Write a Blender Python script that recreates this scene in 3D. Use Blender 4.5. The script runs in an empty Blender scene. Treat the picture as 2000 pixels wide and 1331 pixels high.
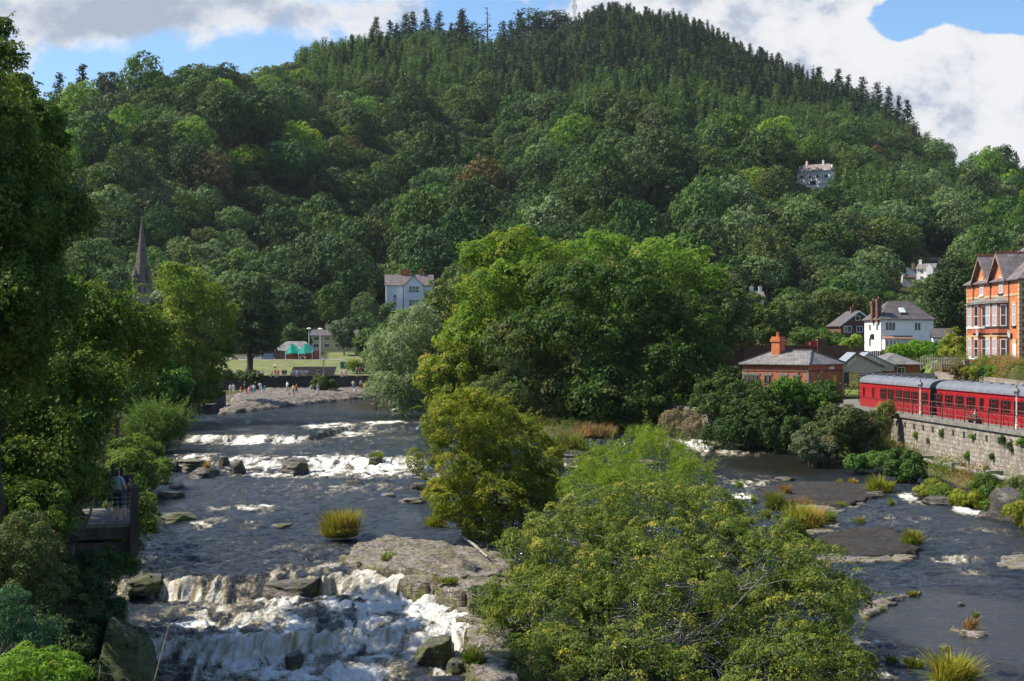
import bpy, math, random
import numpy as np
from mathutils import Vector, Matrix, Quaternion

# ---------------------------------------------------------------- camera, sky, sun, exposure
scene = bpy.context.scene
COL = bpy.context.scene.collection
CAM_H, FPX, HZ = 11.0, 2777.8, 665.5
cam_data = bpy.data.cameras.new("camera")
cam_data.lens = 50.0; cam_data.sensor_width = 36.0
cam_data.clip_start = 0.5; cam_data.clip_end = 12000
cam = bpy.data.objects.new("camera", cam_data)
COL.objects.link(cam)
cam.location = (0, 0, CAM_H)
cam.rotation_euler = (math.radians(90), 0, 0)
scene.camera = cam

SUN_DIR = Vector((-0.66, 0.07, 0.75)).normalized()      # towards the sun
sun_el = math.asin(SUN_DIR.z)
sun_az = math.atan2(SUN_DIR.x, SUN_DIR.y)
sd = bpy.data.lights.new("sun", 'SUN'); sd.energy = 5.0; sd.angle = math.radians(0.55); sd.color = (1.0, 0.92, 0.78)
sun = bpy.data.objects.new("sun", sd); COL.objects.link(sun)
sun.location = (-60, 60, 120)
sun.rotation_euler = SUN_DIR.to_track_quat('Z', 'Y').to_euler()

scene.view_settings.view_transform = 'Standard'
scene.view_settings.look = 'None'
scene.view_settings.exposure = 0.75
scene.view_settings.gamma = 1.0
scene.view_settings.use_curve_mapping = False
scene.cycles.max_bounces = 5
scene.cycles.diffuse_bounces = 3
scene.cycles.glossy_bounces = 2
scene.cycles.transmission_bounces = 2
scene.cycles.transparent_max_bounces = 6
scene.cycles.volume_bounces = 0
scene.cycles.caustics_reflective = False
scene.cycles.caustics_refractive = False
scene.cycles.use_denoising = True

# ---- world: Nishita sky with procedural cumulus laid out by direction
world = bpy.data.worlds.new("World"); scene.world = world
world.use_nodes = True
wt = world.node_tree; wt.nodes.clear()
class NT:
    """tiny helper for building node trees"""
    def __init__(s, tree): s.t = tree
    def n(s, typ, **kw):
        nd = s.t.nodes.new(typ)
        for k, v in kw.items(): setattr(nd, k, v)
        return nd
    def l(s, a, b): s.t.links.new(a, b)
    def val(s, sock, v):
        if hasattr(v, 'is_linked') or isinstance(v, bpy.types.NodeSocket): s.l(v, sock)
        else: sock.default_value = v
    def math(s, op, a, b=None, c=None, clamp=False):
        nd = s.n('ShaderNodeMath', operation=op); nd.use_clamp = clamp
        s.val(nd.inputs[0], a)
        if b is not None: s.val(nd.inputs[1], b)
        if c is not None: s.val(nd.inputs[2], c)
        return nd.outputs[0]
    def mix(s, fac, a, b, mode='MIX'):
        nd = s.n('ShaderNodeMix', data_type='RGBA', blend_type=mode)
        s.val(nd.inputs[0], fac); s.val(nd.inputs[6], a); s.val(nd.inputs[7], b)
        return nd.outputs[2]
    def noise(s, vec, scale, detail=4, rough=0.55, dist=0.0, dim='3D'):
        nd = s.n('ShaderNodeTexNoise', noise_dimensions=dim)
        if vec is not None: s.l(vec, nd.inputs['Vector'])
        nd.inputs['Scale'].default_value = scale; nd.inputs['Detail'].default_value = detail
        nd.inputs['Roughness'].default_value = rough; nd.inputs['Distortion'].default_value = dist
        return nd.outputs['Fac']
    def ramp(s, fac, stops, interp='LINEAR'):
        nd = s.n('ShaderNodeValToRGB'); s.val(nd.inputs[0], fac)
        cr = nd.color_ramp; cr.interpolation = interp
        while len(cr.elements) < len(stops): cr.elements.new(0.5)
        for e, (p, c) in zip(cr.elements, stops):
            e.position = p; e.color = c if len(c) == 4 else (*c, 1)
        return nd.outputs[0]
    def mrange(s, v, a, b, c=0.0, d=1.0, smooth=True):
        nd = s.n('ShaderNodeMapRange', interpolation_type='SMOOTHSTEP' if smooth else 'LINEAR')
        s.val(nd.inputs[0], v)
        for i, x in enumerate((a, b, c, d)): nd.inputs[i+1].default_value = x
        return nd.outputs[0]
w = NT(wt)
tc = w.n('ShaderNodeTexCoord')
sep = w.n('ShaderNodeSeparateXYZ'); w.l(tc.outputs['Generated'], sep.inputs[0])
sky = w.n('ShaderNodeTexSky', sky_type='NISHITA')
sky.sun_disc = False; sky.sun_elevation = sun_el; sky.sun_rotation = sun_az
sky.altitude = 100; sky.air_density = 1.0; sky.dust_density = 0.6; sky.ozone_density = 2.0
# tangent-plane style sky coordinates for the part of the sky ahead: a = x/y, e = z/y
yy = w.math('MAXIMUM', w.math('ABSOLUTE', sep.outputs[1]), 0.05)
az = w.math('DIVIDE', sep.outputs[0], yy); el = w.math('DIVIDE', sep.outputs[2], yy)
cmb = w.n('ShaderNodeCombineXYZ'); w.l(az, cmb.inputs[0]); w.val(cmb.inputs[1], w.math('MULTIPLY', el, 1.3)); w.val(cmb.inputs[2], w.math('SIGN', sep.outputs[1]))
cvec = cmb.outputs[0]
n1 = w.noise(cvec, 9.0, 12, 0.58)
n2 = w.noise(cvec, 30.0, 9, 0.6)
nn = w.math('ADD', w.math('MULTIPLY', n1, 0.58), w.math('MULTIPLY', n2, 0.42))
def blob(px, py, rx, ry, amp):
    a0, e0 = (px-1000)/FPX, (HZ-py)/FPX
    dx = w.math('DIVIDE', w.math('SUBTRACT', az, a0), rx/FPX)
    dy = w.math('DIVIDE', w.math('SUBTRACT', el, e0), ry/FPX)
    r2 = w.math('ADD', w.math('MULTIPLY', dx, dx), w.math('MULTIPLY', dy, dy))
    g = w.math('EXPONENT', w.math('MULTIPLY', r2, -1.0))
    return w.math('MULTIPLY', g, amp)
bl = [blob(350, 20, 560, 70, 0.46), blob(1480, 60, 300, 240, 0.55), blob(1800, 240, 300, 150, 0.6), blob(20, 160, 90, 60, 0.32),
      blob(1770, 45, 85, 48, -0.62), blob(1960, 15, 170, 46, -0.6), blob(1660, 60, 60, 40, 0.12), blob(1850, 60, 60, 50, 0.36), blob(250, 150, 330, 42, -0.3),
      blob(980, 40, 160, 60, -0.24), blob(560, 110, 120, 40, -0.05), blob(-400, 250, 500, 160, 0.4), blob(2500, 200, 400, 300, 0.4), blob(400, -600, 1600, 420, 0.22), blob(1950, 140, 120, 60, 0.2)]
tot = bl[0]
for b in bl[1:]: tot = w.math('ADD', tot, b)
dens = w.math('ADD', tot, w.math('MULTIPLY', w.math('SUBTRACT', nn, 0.5), 1.7))
soft = w.mrange(az, -0.02, 0.12)
cov = w.math('ADD', w.math('MULTIPLY', w.mrange(dens, 0.09, 0.22), soft), w.math('MULTIPLY', w.mrange(dens, 0.06, 0.34), w.math('SUBTRACT', 1.0, soft)))
# cloud tone: bright rims, grey bellies
thick = w.mrange(dens, 0.16, 0.62)
sh1 = w.noise(cvec, 13.0, 10, 0.55)
# the long cloud over the left of the valley is seen from its grey underside
belly = w.mrange(az, 0.02, -0.10)
tone = w.math('SUBTRACT', w.mrange(w.math('ADD', w.math('MULTIPLY', sh1, .6), w.math('MULTIPLY', n2, .4)), 0.38, 0.58), w.math('MULTIPLY', belly, w.math('MULTIPLY', thick, 0.75)), clamp=True)
ccol = w.ramp(tone, [(0.0, (0.48, 0.55, 0.68)), (0.3, (0.62, 0.68, 0.79)), (0.6, (0.86, 0.89, 0.95)), (1.0, (1.02, 1.02, 1.04))])
skyc = w.mix(1.0, sky.outputs[0], (0.80, 0.97, 1.12, 1), 'MULTIPLY')
SKY_K = 0.10
CLOUD = 0.53 / SKY_K
cc = w.n('ShaderNodeVectorMath', operation='SCALE'); w.l(ccol, cc.inputs[0]); cc.inputs[3].default_value = CLOUD
full = w.mix(cov, skyc, cc.outputs[0])
bg = w.n('ShaderNodeBackground'); w.l(full, bg.inputs[0]); bg.inputs[1].default_value = SKY_K
wo = w.n('ShaderNodeOutputWorld'); w.l(bg.outputs[0], wo.inputs[0])

# ---------------------------------------------------------------- numpy noise
_rs = np.random.RandomState(7)
_perm = _rs.permutation(4096); _grad = _rs.uniform(-1, 1, 4096)
def _h(ix, iy, iz): return _grad[_perm[(ix + _perm[(iy + _perm[iz & 4095]) & 4095]) & 4095]]
def vnoise(x, y, z=0.0):
    x = np.asarray(x, float); y = np.asarray(y, float) + 0*x; z = np.asarray(z, float) + 0*x
    ix = np.floor(x).astype(int); iy = np.floor(y).astype(int); iz = np.floor(z).astype(int)
    fx = x-ix; fy = y-iy; fz = z-iz
    fx = fx*fx*(3-2*fx); fy = fy*fy*(3-2*fy); fz = fz*fz*(3-2*fz)
    r = 0
    for dx in (0, 1):
        wx = fx if dx else 1-fx
        for dy in (0, 1):
            wy = fy if dy else 1-fy
            for dz in (0, 1):
                wz = fz if dz else 1-fz
                r = r + wx*wy*wz*_h(ix+dx, iy+dy, iz+dz)
    return r
def fbm(x, y, z=0.0, o=4, g=0.5):
    r = 0; a = 1; s = 0
    for i in range(o):
        r = r + a*vnoise(np.asarray(x)*2**i + 17*i, np.asarray(y)*2**i - 9*i, np.asarray(z)*2**i + 5*i); s += a; a *= g
    return r/s
def sstep(x, a, b):
    t = np.clip((x-a)/(b-a), 0, 1); return t*t*(3-2*t)

# ---------------------------------------------------------------- pixel helpers (positions were surveyed from the photograph)
def P(px, py, D): return Vector(((px-1000)/FPX*D, D, CAM_H-(py-HZ)/FPX*D))
def Wz(px, py, z):
    D = (CAM_H-z)*FPX/(py-HZ); return Vector(((px-1000)/FPX*D, D, z))
def M(px, D): return px/FPX*D       # width in metres of px photo pixels at distance D

# ---------------------------------------------------------------- object helpers
def tag(o, label=None, cat=None, group=None, kind=None):
    if label: o['label'] = label
    if cat: o['category'] = cat
    if group: o['group'] = group
    if kind: o['kind'] = kind
    return o
def empty(name, loc=(0, 0, 0), rz=0.0, label=None, cat=None, group=None):
    o = bpy.data.objects.new(name, None); COL.objects.link(o)
    o.location = loc; o.rotation_euler = (0, 0, rz); o.empty_display_size = 0.3
    return tag(o, label, cat, group)
def link(name, me, parent=None, loc=None, rz=None):
    o = bpy.data.objects.new(name, me); COL.objects.link(o)
    if parent: o.parent = parent
    if loc is not None: o.location = loc
    if rz is not None: o.rotation_euler = (0, 0, rz)
    return o
def copy_tree(o, parent=None):
    c = o.copy(); COL.objects.link(c)
    if parent: c.parent = parent
    for ch in list(o.children): copy_tree(ch, c)
    return c
def mesh_np(name, V, F, mats=(), midx=None, attrs=None, smooth=False):
    """V (n,3), F list of (m,k) int arrays"""
    if isinstance(F, np.ndarray): F = [F]
    F = [f for f in F if len(f)]
    me = bpy.data.meshes.new(name)
    V = np.asarray(V, np.float32)
    me.vertices.add(len(V)); me.vertices.foreach_set('co', V.ravel())
    loops = np.concatenate([f.ravel() for f in F]).astype(np.int32)
    cnt = np.concatenate([np.full(len(f), f.shape[1]) for f in F])
    start = np.concatenate([[0], np.cumsum(cnt)[:-1]]).astype(np.int32)
    me.loops.add(len(loops)); me.loops.foreach_set('vertex_index', loops)
    me.polygons.add(len(cnt)); me.polygons.foreach_set('loop_start', start)
    if midx is not None: me.polygons.foreach_set('material_index', np.asarray(midx, np.int32))
    if smooth: me.polygons.foreach_set('use_smooth', np.ones(len(cnt), bool))
    for m in mats: me.materials.append(m)
    if attrs:
        for k, (dom, arr) in attrs.items():
            a = me.attributes.new(k, 'FLOAT', dom); a.data.foreach_set('value', np.asarray(arr, np.float32))
    me.update(calc_edges=True)
    return me

class MB:
    """collects boxes, prisms and tubes into one mesh"""
    def __init__(s): s.v = []; s.f = []; s.m = []
    def add(s, vs, fs, m=0):
        b = len(s.v); s.v += [tuple(v) for v in vs]; s.f += [tuple(i+b for i in f) for f in fs]; s.m += [m]*len(fs); return s
    def box(s, x0, y0, z0, x1, y1, z1, m=0):
        return s.add([(x0,y0,z0),(x1,y0,z0),(x1,y1,z0),(x0,y1,z0),(x0,y0,z1),(x1,y0,z1),(x1,y1,z1),(x0,y1,z1)],
                     [(0,3,2,1),(4,5,6,7),(0,1,5,4),(1,2,6,5),(2,3,7,6),(3,0,4,7)], m)
    def prism(s, pts, a, b, m=0):
        """closed polygon of 3D points extruded by vector b-a"""
        d = Vector(b)-Vector(a); n = len(pts); P0 = [Vector(p) for p in pts]
        vs = P0+[p+d for p in P0]
        fs = [tuple(range(n))[::-1], tuple(range(n, 2*n))]+[(i, (i+1) % n, (i+1) % n+n, i+n) for i in range(n)]
        return s.add(vs, fs, m)
    def poly(s, pts, m=0): return s.add(pts, [tuple(range(len(pts)))], m)
    def tube(s, pts, rad, n=6, m=0, cap=True):
        pts = [Vector(p) for p in pts]
        if not hasattr(rad, '__len__'): rad = [rad]*len(pts)
        vs = []; up = Vector((0.13, 0.21, 1)).normalized()
        for i, p in enumerate(pts):
            d = (pts[min(i+1, len(pts)-1)]-pts[max(i-1, 0)])
            if d.length < 1e-6: d = Vector((0, 0, 1))
            d.normalize(); u = d.cross(up)
            if u.length < 0.1: u = d.cross(Vector((1, 0, 0)))
            u.normalize(); v = d.cross(u)
            for k in range(n):
                a = 2*math.pi*k/n; vs.append(p+(u*math.cos(a)+v*math.sin(a))*rad[i])
        fs = []
        for i in range(len(pts)-1):
            for k in range(n):
                a = i*n+k; b = i*n+(k+1) % n; fs.append((a, b, b+n, a+n))
        if cap: fs += [tuple(range(n))[::-1], tuple(range((len(pts)-1)*n, len(pts)*n))]
        return s.add(vs, fs, m)
    def lathe(s, prof, n=10, c=(0, 0), m=0):
        vs = [(c[0]+r*math.cos(2*math.pi*k/n), c[1]+r*math.sin(2*math.pi*k/n), z) for r, z in prof for k in range(n)]
        fs = [(i*n+k, i*n+(k+1) % n, (i+1)*n+(k+1) % n, (i+1)*n+k) for i in range(len(prof)-1) for k in range(n)]
        fs += [tuple(range(n))[::-1], tuple(range((len(prof)-1)*n, len(prof)*n))]
        return s.add(vs, fs, m)
    def mesh(s, name, mats):
        me = bpy.data.meshes.new(name); me.from_pydata(s.v, [], s.f)
        for x in (mats if isinstance(mats, (list, tuple)) else [mats]): me.materials.append(x)
        me.polygons.foreach_set('material_index', s.m); me.update(); return me
    def build(s, name, mats, parent=None, loc=None, rz=None):
        return link(name, s.mesh(name, mats), parent, loc, rz)

# ---------------------------------------------------------------- materials
MATS = {}
def newmat(name):
    m = bpy.data.materials.new(name); m.use_nodes = True; t = m.node_tree; t.nodes.clear()
    q = NT(t); q.out = q.n('ShaderNodeOutputMaterial'); return m, q
def pmat(name, c1, c2=None, scale=2.0, rough=0.7, bump=0.0, bscale=None, metal=0.0, spec=0.4, lo=0.35, hi=0.65, detail=5, coords='Object', stretch=None):
    """principled with two-tone noise variation and optional bump"""
    if name in MATS: return MATS[name]
    m, q = newmat(name); b = q.n('ShaderNodeBsdfPrincipled'); q.l(b.outputs[0], q.out.inputs[0])
    tcn = q.n('ShaderNodeTexCoord'); vec = tcn.outputs[coords]
    if stretch:
        mp = q.n('ShaderNodeMapping'); mp.inputs['Scale'].default_value = stretch; q.l(vec, mp.inputs[0]); vec = mp.outputs[0]
    if c2 is None: c2 = tuple(x*0.75 for x in c1)
    f = q.mrange(q.noise(vec, scale, detail, 0.6), lo, hi)
    q.l(q.mix(f, (*c1, 1), (*c2, 1)), b.inputs['Base Color'])
    b.inputs['Roughness'].default_value = rough; b.inputs['Metallic'].default_value = metal
    b.inputs['Specular IOR Level'].default_value = spec
    if bump:
        bn = q.n('ShaderNodeBump'); bn.inputs['Strength'].default_value = bump; bn.inputs['Distance'].default_value = 0.1
        q.l(q.noise(vec, bscale or scale*3, 6, 0.65), bn.inputs['Height']); q.l(bn.outputs[0], b.inputs['Normal'])
    MATS[name] = m; return m
def leafmat(name, c1, c2, c3=None, trans=0.28, objvar=0.25, rough=0.6, wscale=0.0, spec=0.12):
    """leaf: tone attribute per clump picks between c1 and c2 (c3: rare turned leaves); each tree differs a little"""
    if name in MATS: return MATS[name]
    m, q = newmat(name)
    at = q.n('ShaderNodeAttribute', attribute_name='tone')
    col = q.mix(at.outputs['Fac'], (*c1, 1), (*c2, 1))
    if c3:
        a2 = q.n('ShaderNodeAttribute', attribute_name='turn')
        col = q.mix(a2.outputs['Fac'], col, (*c3, 1))
    oi = q.n('ShaderNodeObjectInfo')
    hsv = q.n('ShaderNodeHueSaturation')
    r = oi.outputs['Random']
    q.val(hsv.inputs['Hue'], q.math('ADD', 0.5, q.math('MULTIPLY', q.math('SUBTRACT', r, 0.5), 0.045*objvar*4)))
    r2 = q.math('FRACT', q.math('MULTIPLY', r, 7.31)); r3 = q.math('FRACT', q.math('MULTIPLY', r, 23.7))
    q.val(hsv.inputs['Value'], q.math('ADD', 1.0-objvar*1.1, q.math('MULTIPLY', r2, objvar*2.4)))
    q.val(hsv.inputs['Saturation'], q.math('ADD', 1.0-objvar*0.6, q.math('MULTIPLY', r3, objvar)))
    q.l(col, hsv.inputs['Color']); col = hsv.outputs[0]
    b = q.n('ShaderNodeBsdfPrincipled'); q.l(col, b.inputs['Base Color']); b.inputs['Roughness'].default_value = rough
    b.inputs['Specular IOR Level'].default_value = spec
    tr = q.n('ShaderNodeBsdfTranslucent')
    q.l(q.mix(1.0, col, (1.25, 1.35, 0.6, 1), 'MULTIPLY'), tr.inputs[0])
    mx = q.n('ShaderNodeMixShader'); mx.inputs[0].default_value = trans
    q.l(b.outputs[0], mx.inputs[1]); q.l(tr.outputs[0], mx.inputs[2]); q.l(mx.outputs[0], q.out.inputs[0])
    MATS[name] = m; return m

bark = pmat('bark', (0.09, 0.07, 0.05), (0.17, 0.15, 0.12), 3.0, 0.9, 0.5)
bark_dark = pmat('bark_dark', (0.035, 0.028, 0.02), (0.07, 0.06, 0.045), 3.0, 0.9, 0.5)
bark_grey = pmat('bark_grey', (0.22, 0.20, 0.17), (0.32, 0.30, 0.26), 6.0, 0.85, 0.3)
# ---------------------------------------------------------------- the valley: river outline, ground height, hill
def interp(x, tab, k): return np.interp(x, [r[0] for r in tab], [r[k] for r in tab])
RIVER = [(-9, 18), (-10.2, 40), (-11.6, 46), (-14.0, 52), (-15.6, 57), (-17.6, 66), (-19.0, 72), (-22, 88), (-26.5, 104), (-29.5, 119), (-33, 136), (-37.5, 158),
         (-36.5, 170), (-35.2, 176), (-31.5, 188), (-29, 200), (-26, 214), (-21.5, 227), (-16.0, 232), (-12, 226), (-13.5, 206), (-9.5, 178), (-7.6, 158), (-5.0, 143),
         (-1.5, 133), (2.5, 127), (7.5, 128.5), (11.0, 134), (13.5, 137.5), (15.6, 129), (17.5, 124.5), (21.5, 120.5), (26, 118.8), (29.5, 113.5), (31.2, 105),
         (31.4, 97), (31.6, 90), (33.4, 76), (35.2, 60), (36, 18)]
def sdist(X, Y, poly):
    """signed distance to a polygon, positive inside"""
    X = np.asarray(X, float); Y = np.asarray(Y, float)
    d = np.full(X.shape, 1e9); ins = np.zeros(X.shape, bool); n = len(poly)
    for i in range(n):
        x0, y0 = poly[i]; x1, y1 = poly[(i+1) % n]
        ex, ey = x1-x0, y1-y0
        t = np.clip(((X-x0)*ex+(Y-y0)*ey)/(ex*ex+ey*ey), 0, 1)
        d = np.minimum(d, np.hypot(X-x0-t*ex, Y-y0-t*ey))
        c = (y0 > Y) != (y1 > Y)
        ins ^= c & (X < (x1-x0)*(Y-y0)/((y1-y0) if y1 != y0 else 1e-9)+x0)
    return np.where(ins, d, -d)
def water_z(X, Y):
    X = np.asarray(X, float); Y = np.asarray(Y, float)
    wob = 1.2*fbm(X*0.25, Y*0.05, 3.3, 3)
    jag = 0.9*fbm(X*1.1, Y*0.3, 8.3, 2)
    YA2 = 49.2+wob+jag+0.10*(X+8)+1.6*np.exp(-((X+5.2)/1.6)**2); YA1 = 58.2+wob*1.4+jag*.8-0.25*np.clip(X+6, 0, 9); YB = 108.5+wob*2.2
    YC = np.where(X < -18.0, 127.5+0.12*(X+28), 144.5)
    YC = 127.5+17*sstep(X, -18.5, -16.3)+0.12*(X+28)*(X < -18)
    sf = 1+.9*vnoise(X*.5, Y*.02, 6)
    zl = 0.55*sstep(Y, YA2-.7*sf, YA2+.9*sf)+0.7*sstep(Y, YA1-.8*sf, YA1+1.1*sf)+0.6*sstep(Y, YB-2.2, YB+2.4)+0.45*sstep(Y, YC-1.3, YC+1.1)
    zr = np.interp(Y, [46, 50, 62, 75, 95, 104, 114, 118, 124], [0, 0.08, 0.15, 0.22, 0.4, 0.6, 0.95, 1.4, 2.3])
    zr = zr+0.05*vnoise(X*.3, Y*.3)
    s = sstep(X-(0.02*Y+0.5), -1.5, 1.5)*sstep(-(Y-136), -4, 4)
    return zl*(1-s)+zr*s
# px, skyline y of the canopy, ridge distance
RIDGE = [(-1500, 420, 520), (-700, 330, 520), (-300, 250, 520), (-100, 205, 530), (0, 190, 540), (100, 182, 560), (240, 135, 600), (330, 122, 620), (460, 119, 650), (545, 101, 700), (620, 88, 800), (700, 78, 860),
         (740, 72, 900), (830, 66, 950), (900, 66, 970), (960, 88, 985), (1000, 80, 1000), (1060, 76, 1000), (1100, 70, 1000), (1150, 34, 1000), (1200, 22, 1000), (1300, 36, 1000), (1380, 62, 990), (1450, 99, 960),
         (1560, 143, 925), (1650, 176, 900), (1720, 205, 880), (1780, 242, 850), (1850, 268, 800), (1880, 298, 760), (1930, 290, 740), (2000, 306, 700), (2100, 345, 660), (2400, 430, 600), (3200, 520, 560)]
HILL0 = [(-1500, 300), (0, 315), (400, 330), (560, 352), (700, 352), (900, 345), (1400, 335), (1700, 345), (2000, 335), (3200, 320)]
PLAT = [(60, 18), (39.2, 60), (36.2, 96), (34.0, 123.4), (26.3, 124.8), (18.3, 128.6), (16.0, 139), (17.6, 180), (30, 215), (500, 230), (500, 18)]
def ground_z(X, Y):
    X = np.asarray(X, float); Y = np.maximum(np.asarray(Y, float), 1.0)
    px = 1000+X/Y*FPX
    zb = 4.6+3.2*sstep(Y, 120, 330)
    # far shore: rock shelf, promenade, lawn, road
    far = sstep(X, -62, -55)*sstep(-X, 6, 12)*sstep(Y, 150, 165)
    zf = np.where(Y < 236, 2.85+0.15*vnoise(X*.4, Y*.4), 5.0)
    zf = zf+2.1*sstep(Y, 243, 288)+1.6*sstep(Y, 296, 335)
    zb = zb*(1-far)+zf*far
    # island between the channels
    isl = sstep(X, -14, -8)*sstep(-X, -17, -13)*sstep(Y, 118, 124)*sstep(-Y, -215, -170)
    zb = zb*(1-isl)+3.1*isl
    dp = sdist(X, Y, PLAT)
    xr = 43.6+0.12*(Y-130)
    zp = 4.5+np.maximum(4.2*sstep(X, xr, xr+2.6)*sstep(-Y, -240, -165), 4.9*sstep(Y, 184, 245))
    zb = np.where(dp > 0, zp, zb*sstep(-Y, -215, -150)*0+np.where(X > 5, np.minimum(zb, 3.0+2.5*sstep(Y, 140, 230)+3*sstep(Y, 230, 330)), zb))
    dr = sdist(X, Y, RIVER)
    wz = water_z(X, Y)
    wdt = np.where(X > 12, 2.5, np.where(X < -12, 4.5, 3.0))
    bank = wz-0.35+(zb-wz+0.35)*sstep(-dr, 0.0, 1.0*wdt)
    lowbank = wz-0.35+np.minimum((zb-wz+0.35), 0.85)*sstep(-dr, 0.0, 1.5)
    kk = sstep(X, 11, 13)*sstep(-Y, -175, -150)*(dp <= 0)
    bank = bank*(1-kk)+lowbank*kk
    z = np.where(dr > 0, wz-0.35-0.7*sstep(dr, 0, 3), bank)
    # hill
    D0 = interp(px, HILL0, 1); Dr = interp(px, RIDGE, 2)
    Zr = CAM_H+(HZ-interp(px, RIDGE, 1))/FPX*Dr-13.0-9.0*sstep(-px, -620, -520)-9*sstep(px, 1780, 1850)
    u = (Y-D0)/(Dr-D0)
    uu = np.clip(u, 0, 1)
    z0 = z
    env = sstep(u, 0.02, 0.25)*(1-sstep(u, .72, 1.0))
    spur = (22*fbm(X*0.010+3.1, Y*0.008+1.7, 0, 3)+9*fbm(X*0.03, Y*0.02, 5, 3))*env
    zh = z0+(Zr-z0)*(0.72*uu+0.28*uu*uu*(3-2*uu))+spur
    zd = Zr-0.16*(Y-Dr)-0.00004*(Y-Dr)**2
    zh = np.where(u > 1, zd, zh)
    return np.where(u > 0, zh, z)
def gz(x, y): return float(ground_z(np.array([x]), np.array([y]))[0])
def ground_at(px, py, d0=240.0):
    """the first point of the ground that shows at this place in the photo"""
    D = np.arange(d0, 1300, 1.0); X = (px-1000)/FPX*D; z = ground_z(X, D)
    pyy = HZ-(z-CAM_H)/D*FPX
    i = np.argmax(pyy <= py) if (pyy <= py).any() else len(D)-1
    return Vector((X[i], D[i], z[i]))

def fan_grid(t0, t1, nt, Y):
    T, YY = np.meshgrid(np.linspace(t0, t1, nt), Y); return T*YY, YY
def grid_faces(nr, nc):
    i = np.arange((nr-1)*(nc-1)); r = i//(nc-1); c = i % (nc-1); a = r*nc+c
    return np.stack([a, a+1, a+nc+1, a+nc], 1)

g_mat, q = newmat('ground')
tcn = q.n('ShaderNodeTexCoord'); vec = tcn.outputs['Object']
base = q.ramp(q.noise(vec, 0.35, 8, 0.65), [(0.3, (0.028, 0.030, 0.012)), (0.5, (0.055, 0.062, 0.018)), (0.62, (0.09, 0.085, 0.035)), (0.75, (0.13, 0.105, 0.06))])
b = q.n('ShaderNodeBsdfPrincipled'); q.l(base, b.inputs['Base Color']); b.inputs['Roughness'].default_value = 0.95; b.inputs['Specular IOR Level'].default_value = 0.1
bn = q.n('ShaderNodeBump'); bn.inputs['Distance'].default_value = 0.25; bn.inputs['Strength'].default_value = 0.8
q.l(q.noise(vec, 1.5, 8, 0.7), bn.inputs['Height']); q.l(bn.outputs[0], b.inputs['Normal']); q.l(b.outputs[0], q.out.inputs[0])

Yr = np.concatenate([np.geomspace(16, 260, 430), np.geomspace(262, 1500, 260), np.geomspace(1550, 6000, 20)])
GX, GY = fan_grid(-0.95, 0.95, 620, Yr)
GZ = ground_z(GX, GY)
GZ = np.where(GY > 1500, np.maximum(GZ, 20), GZ)
o = link('ground', mesh_np('ground', np.stack([GX.ravel(), GY.ravel(), GZ.ravel()], 1), grid_faces(*GX.shape), [g_mat], smooth=True))
tag(o, kind='structure')
del GX, GY, GZ

def patch(name, poly, mat, dz=0.03, step=0.8, kind='structure', follow=True, zflat=None, label=None, cat=None):
    """sheet lying on the ground inside a polygon"""
    xs = [p[0] for p in poly]; ys = [p[1] for p in poly]
    X, Y = np.meshgrid(np.arange(min(xs), max(xs)+step, step), np.arange(min(ys), max(ys)+step, step))
    Z = (ground_z(X, Y) if zflat is None else np.full(X.shape, zflat))+dz
    inside = sdist(X, Y, poly) > -step*0.3
    F = grid_faces(*X.shape); keep = inside.ravel()[F].all(1)
    o = link(name, mesh_np(name, np.stack([X.ravel(), Y.ravel(), Z.ravel()], 1), F[keep], [mat], smooth=True))
    return tag(o, label, cat, kind=kind)
lawn_mat = pmat('lawn', (0.17, 0.165, 0.055), (0.085, 0.115, 0.03), 0.4, 0.95, 0.4, 3.0, detail=8)
asphalt = pmat('asphalt', (0.10, 0.095, 0.09), (0.15, 0.14, 0.135), 1.2, 0.9, 0.2)
paving = pmat('paving', (0.30, 0.28, 0.25), (0.22, 0.21, 0.19), 1.0, 0.85, 0.1)
patch('lawn', [(-50, 243), (-14, 243), (-15, 292), (-62, 292)], lawn_mat, 0.04)
patch('lawn', [(-38, 292), (-24, 292), (-27, 322), (-42, 322)], lawn_mat, 0.05)
patch('promenade', [(-52, 236.6), (-12, 236.6), (-12, 242.8), (-52, 242.8)], paving, 0.05)
patch('cafe_terrace_paving', [(-62, 286), (-34, 286), (-34, 296), (-62, 296)], paving, 0.08)
patch('road', [(-75, 300.5), (-43, 300.5), (-43, 307), (-75, 307)], asphalt, 0.06)
patch('platform', [(36.5, 60), (34.8, 96), (32.8, 121.5), (26.5, 123.4), (27, 157), (46, 157), (41.0, 120), (41, 60)], pmat('platform_paving', (.17, .155, .14), (.12, .11, .10), 1.0, .9, .2), 0.03, 0.7)
patch('lawn', [(35, 170), (60, 170), (64, 186), (40, 186)], pmat('lush_lawn', (0.09, 0.14, 0.02), (0.14, 0.19, 0.035), 0.5, 0.95, 0.3), 0.05)

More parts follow.
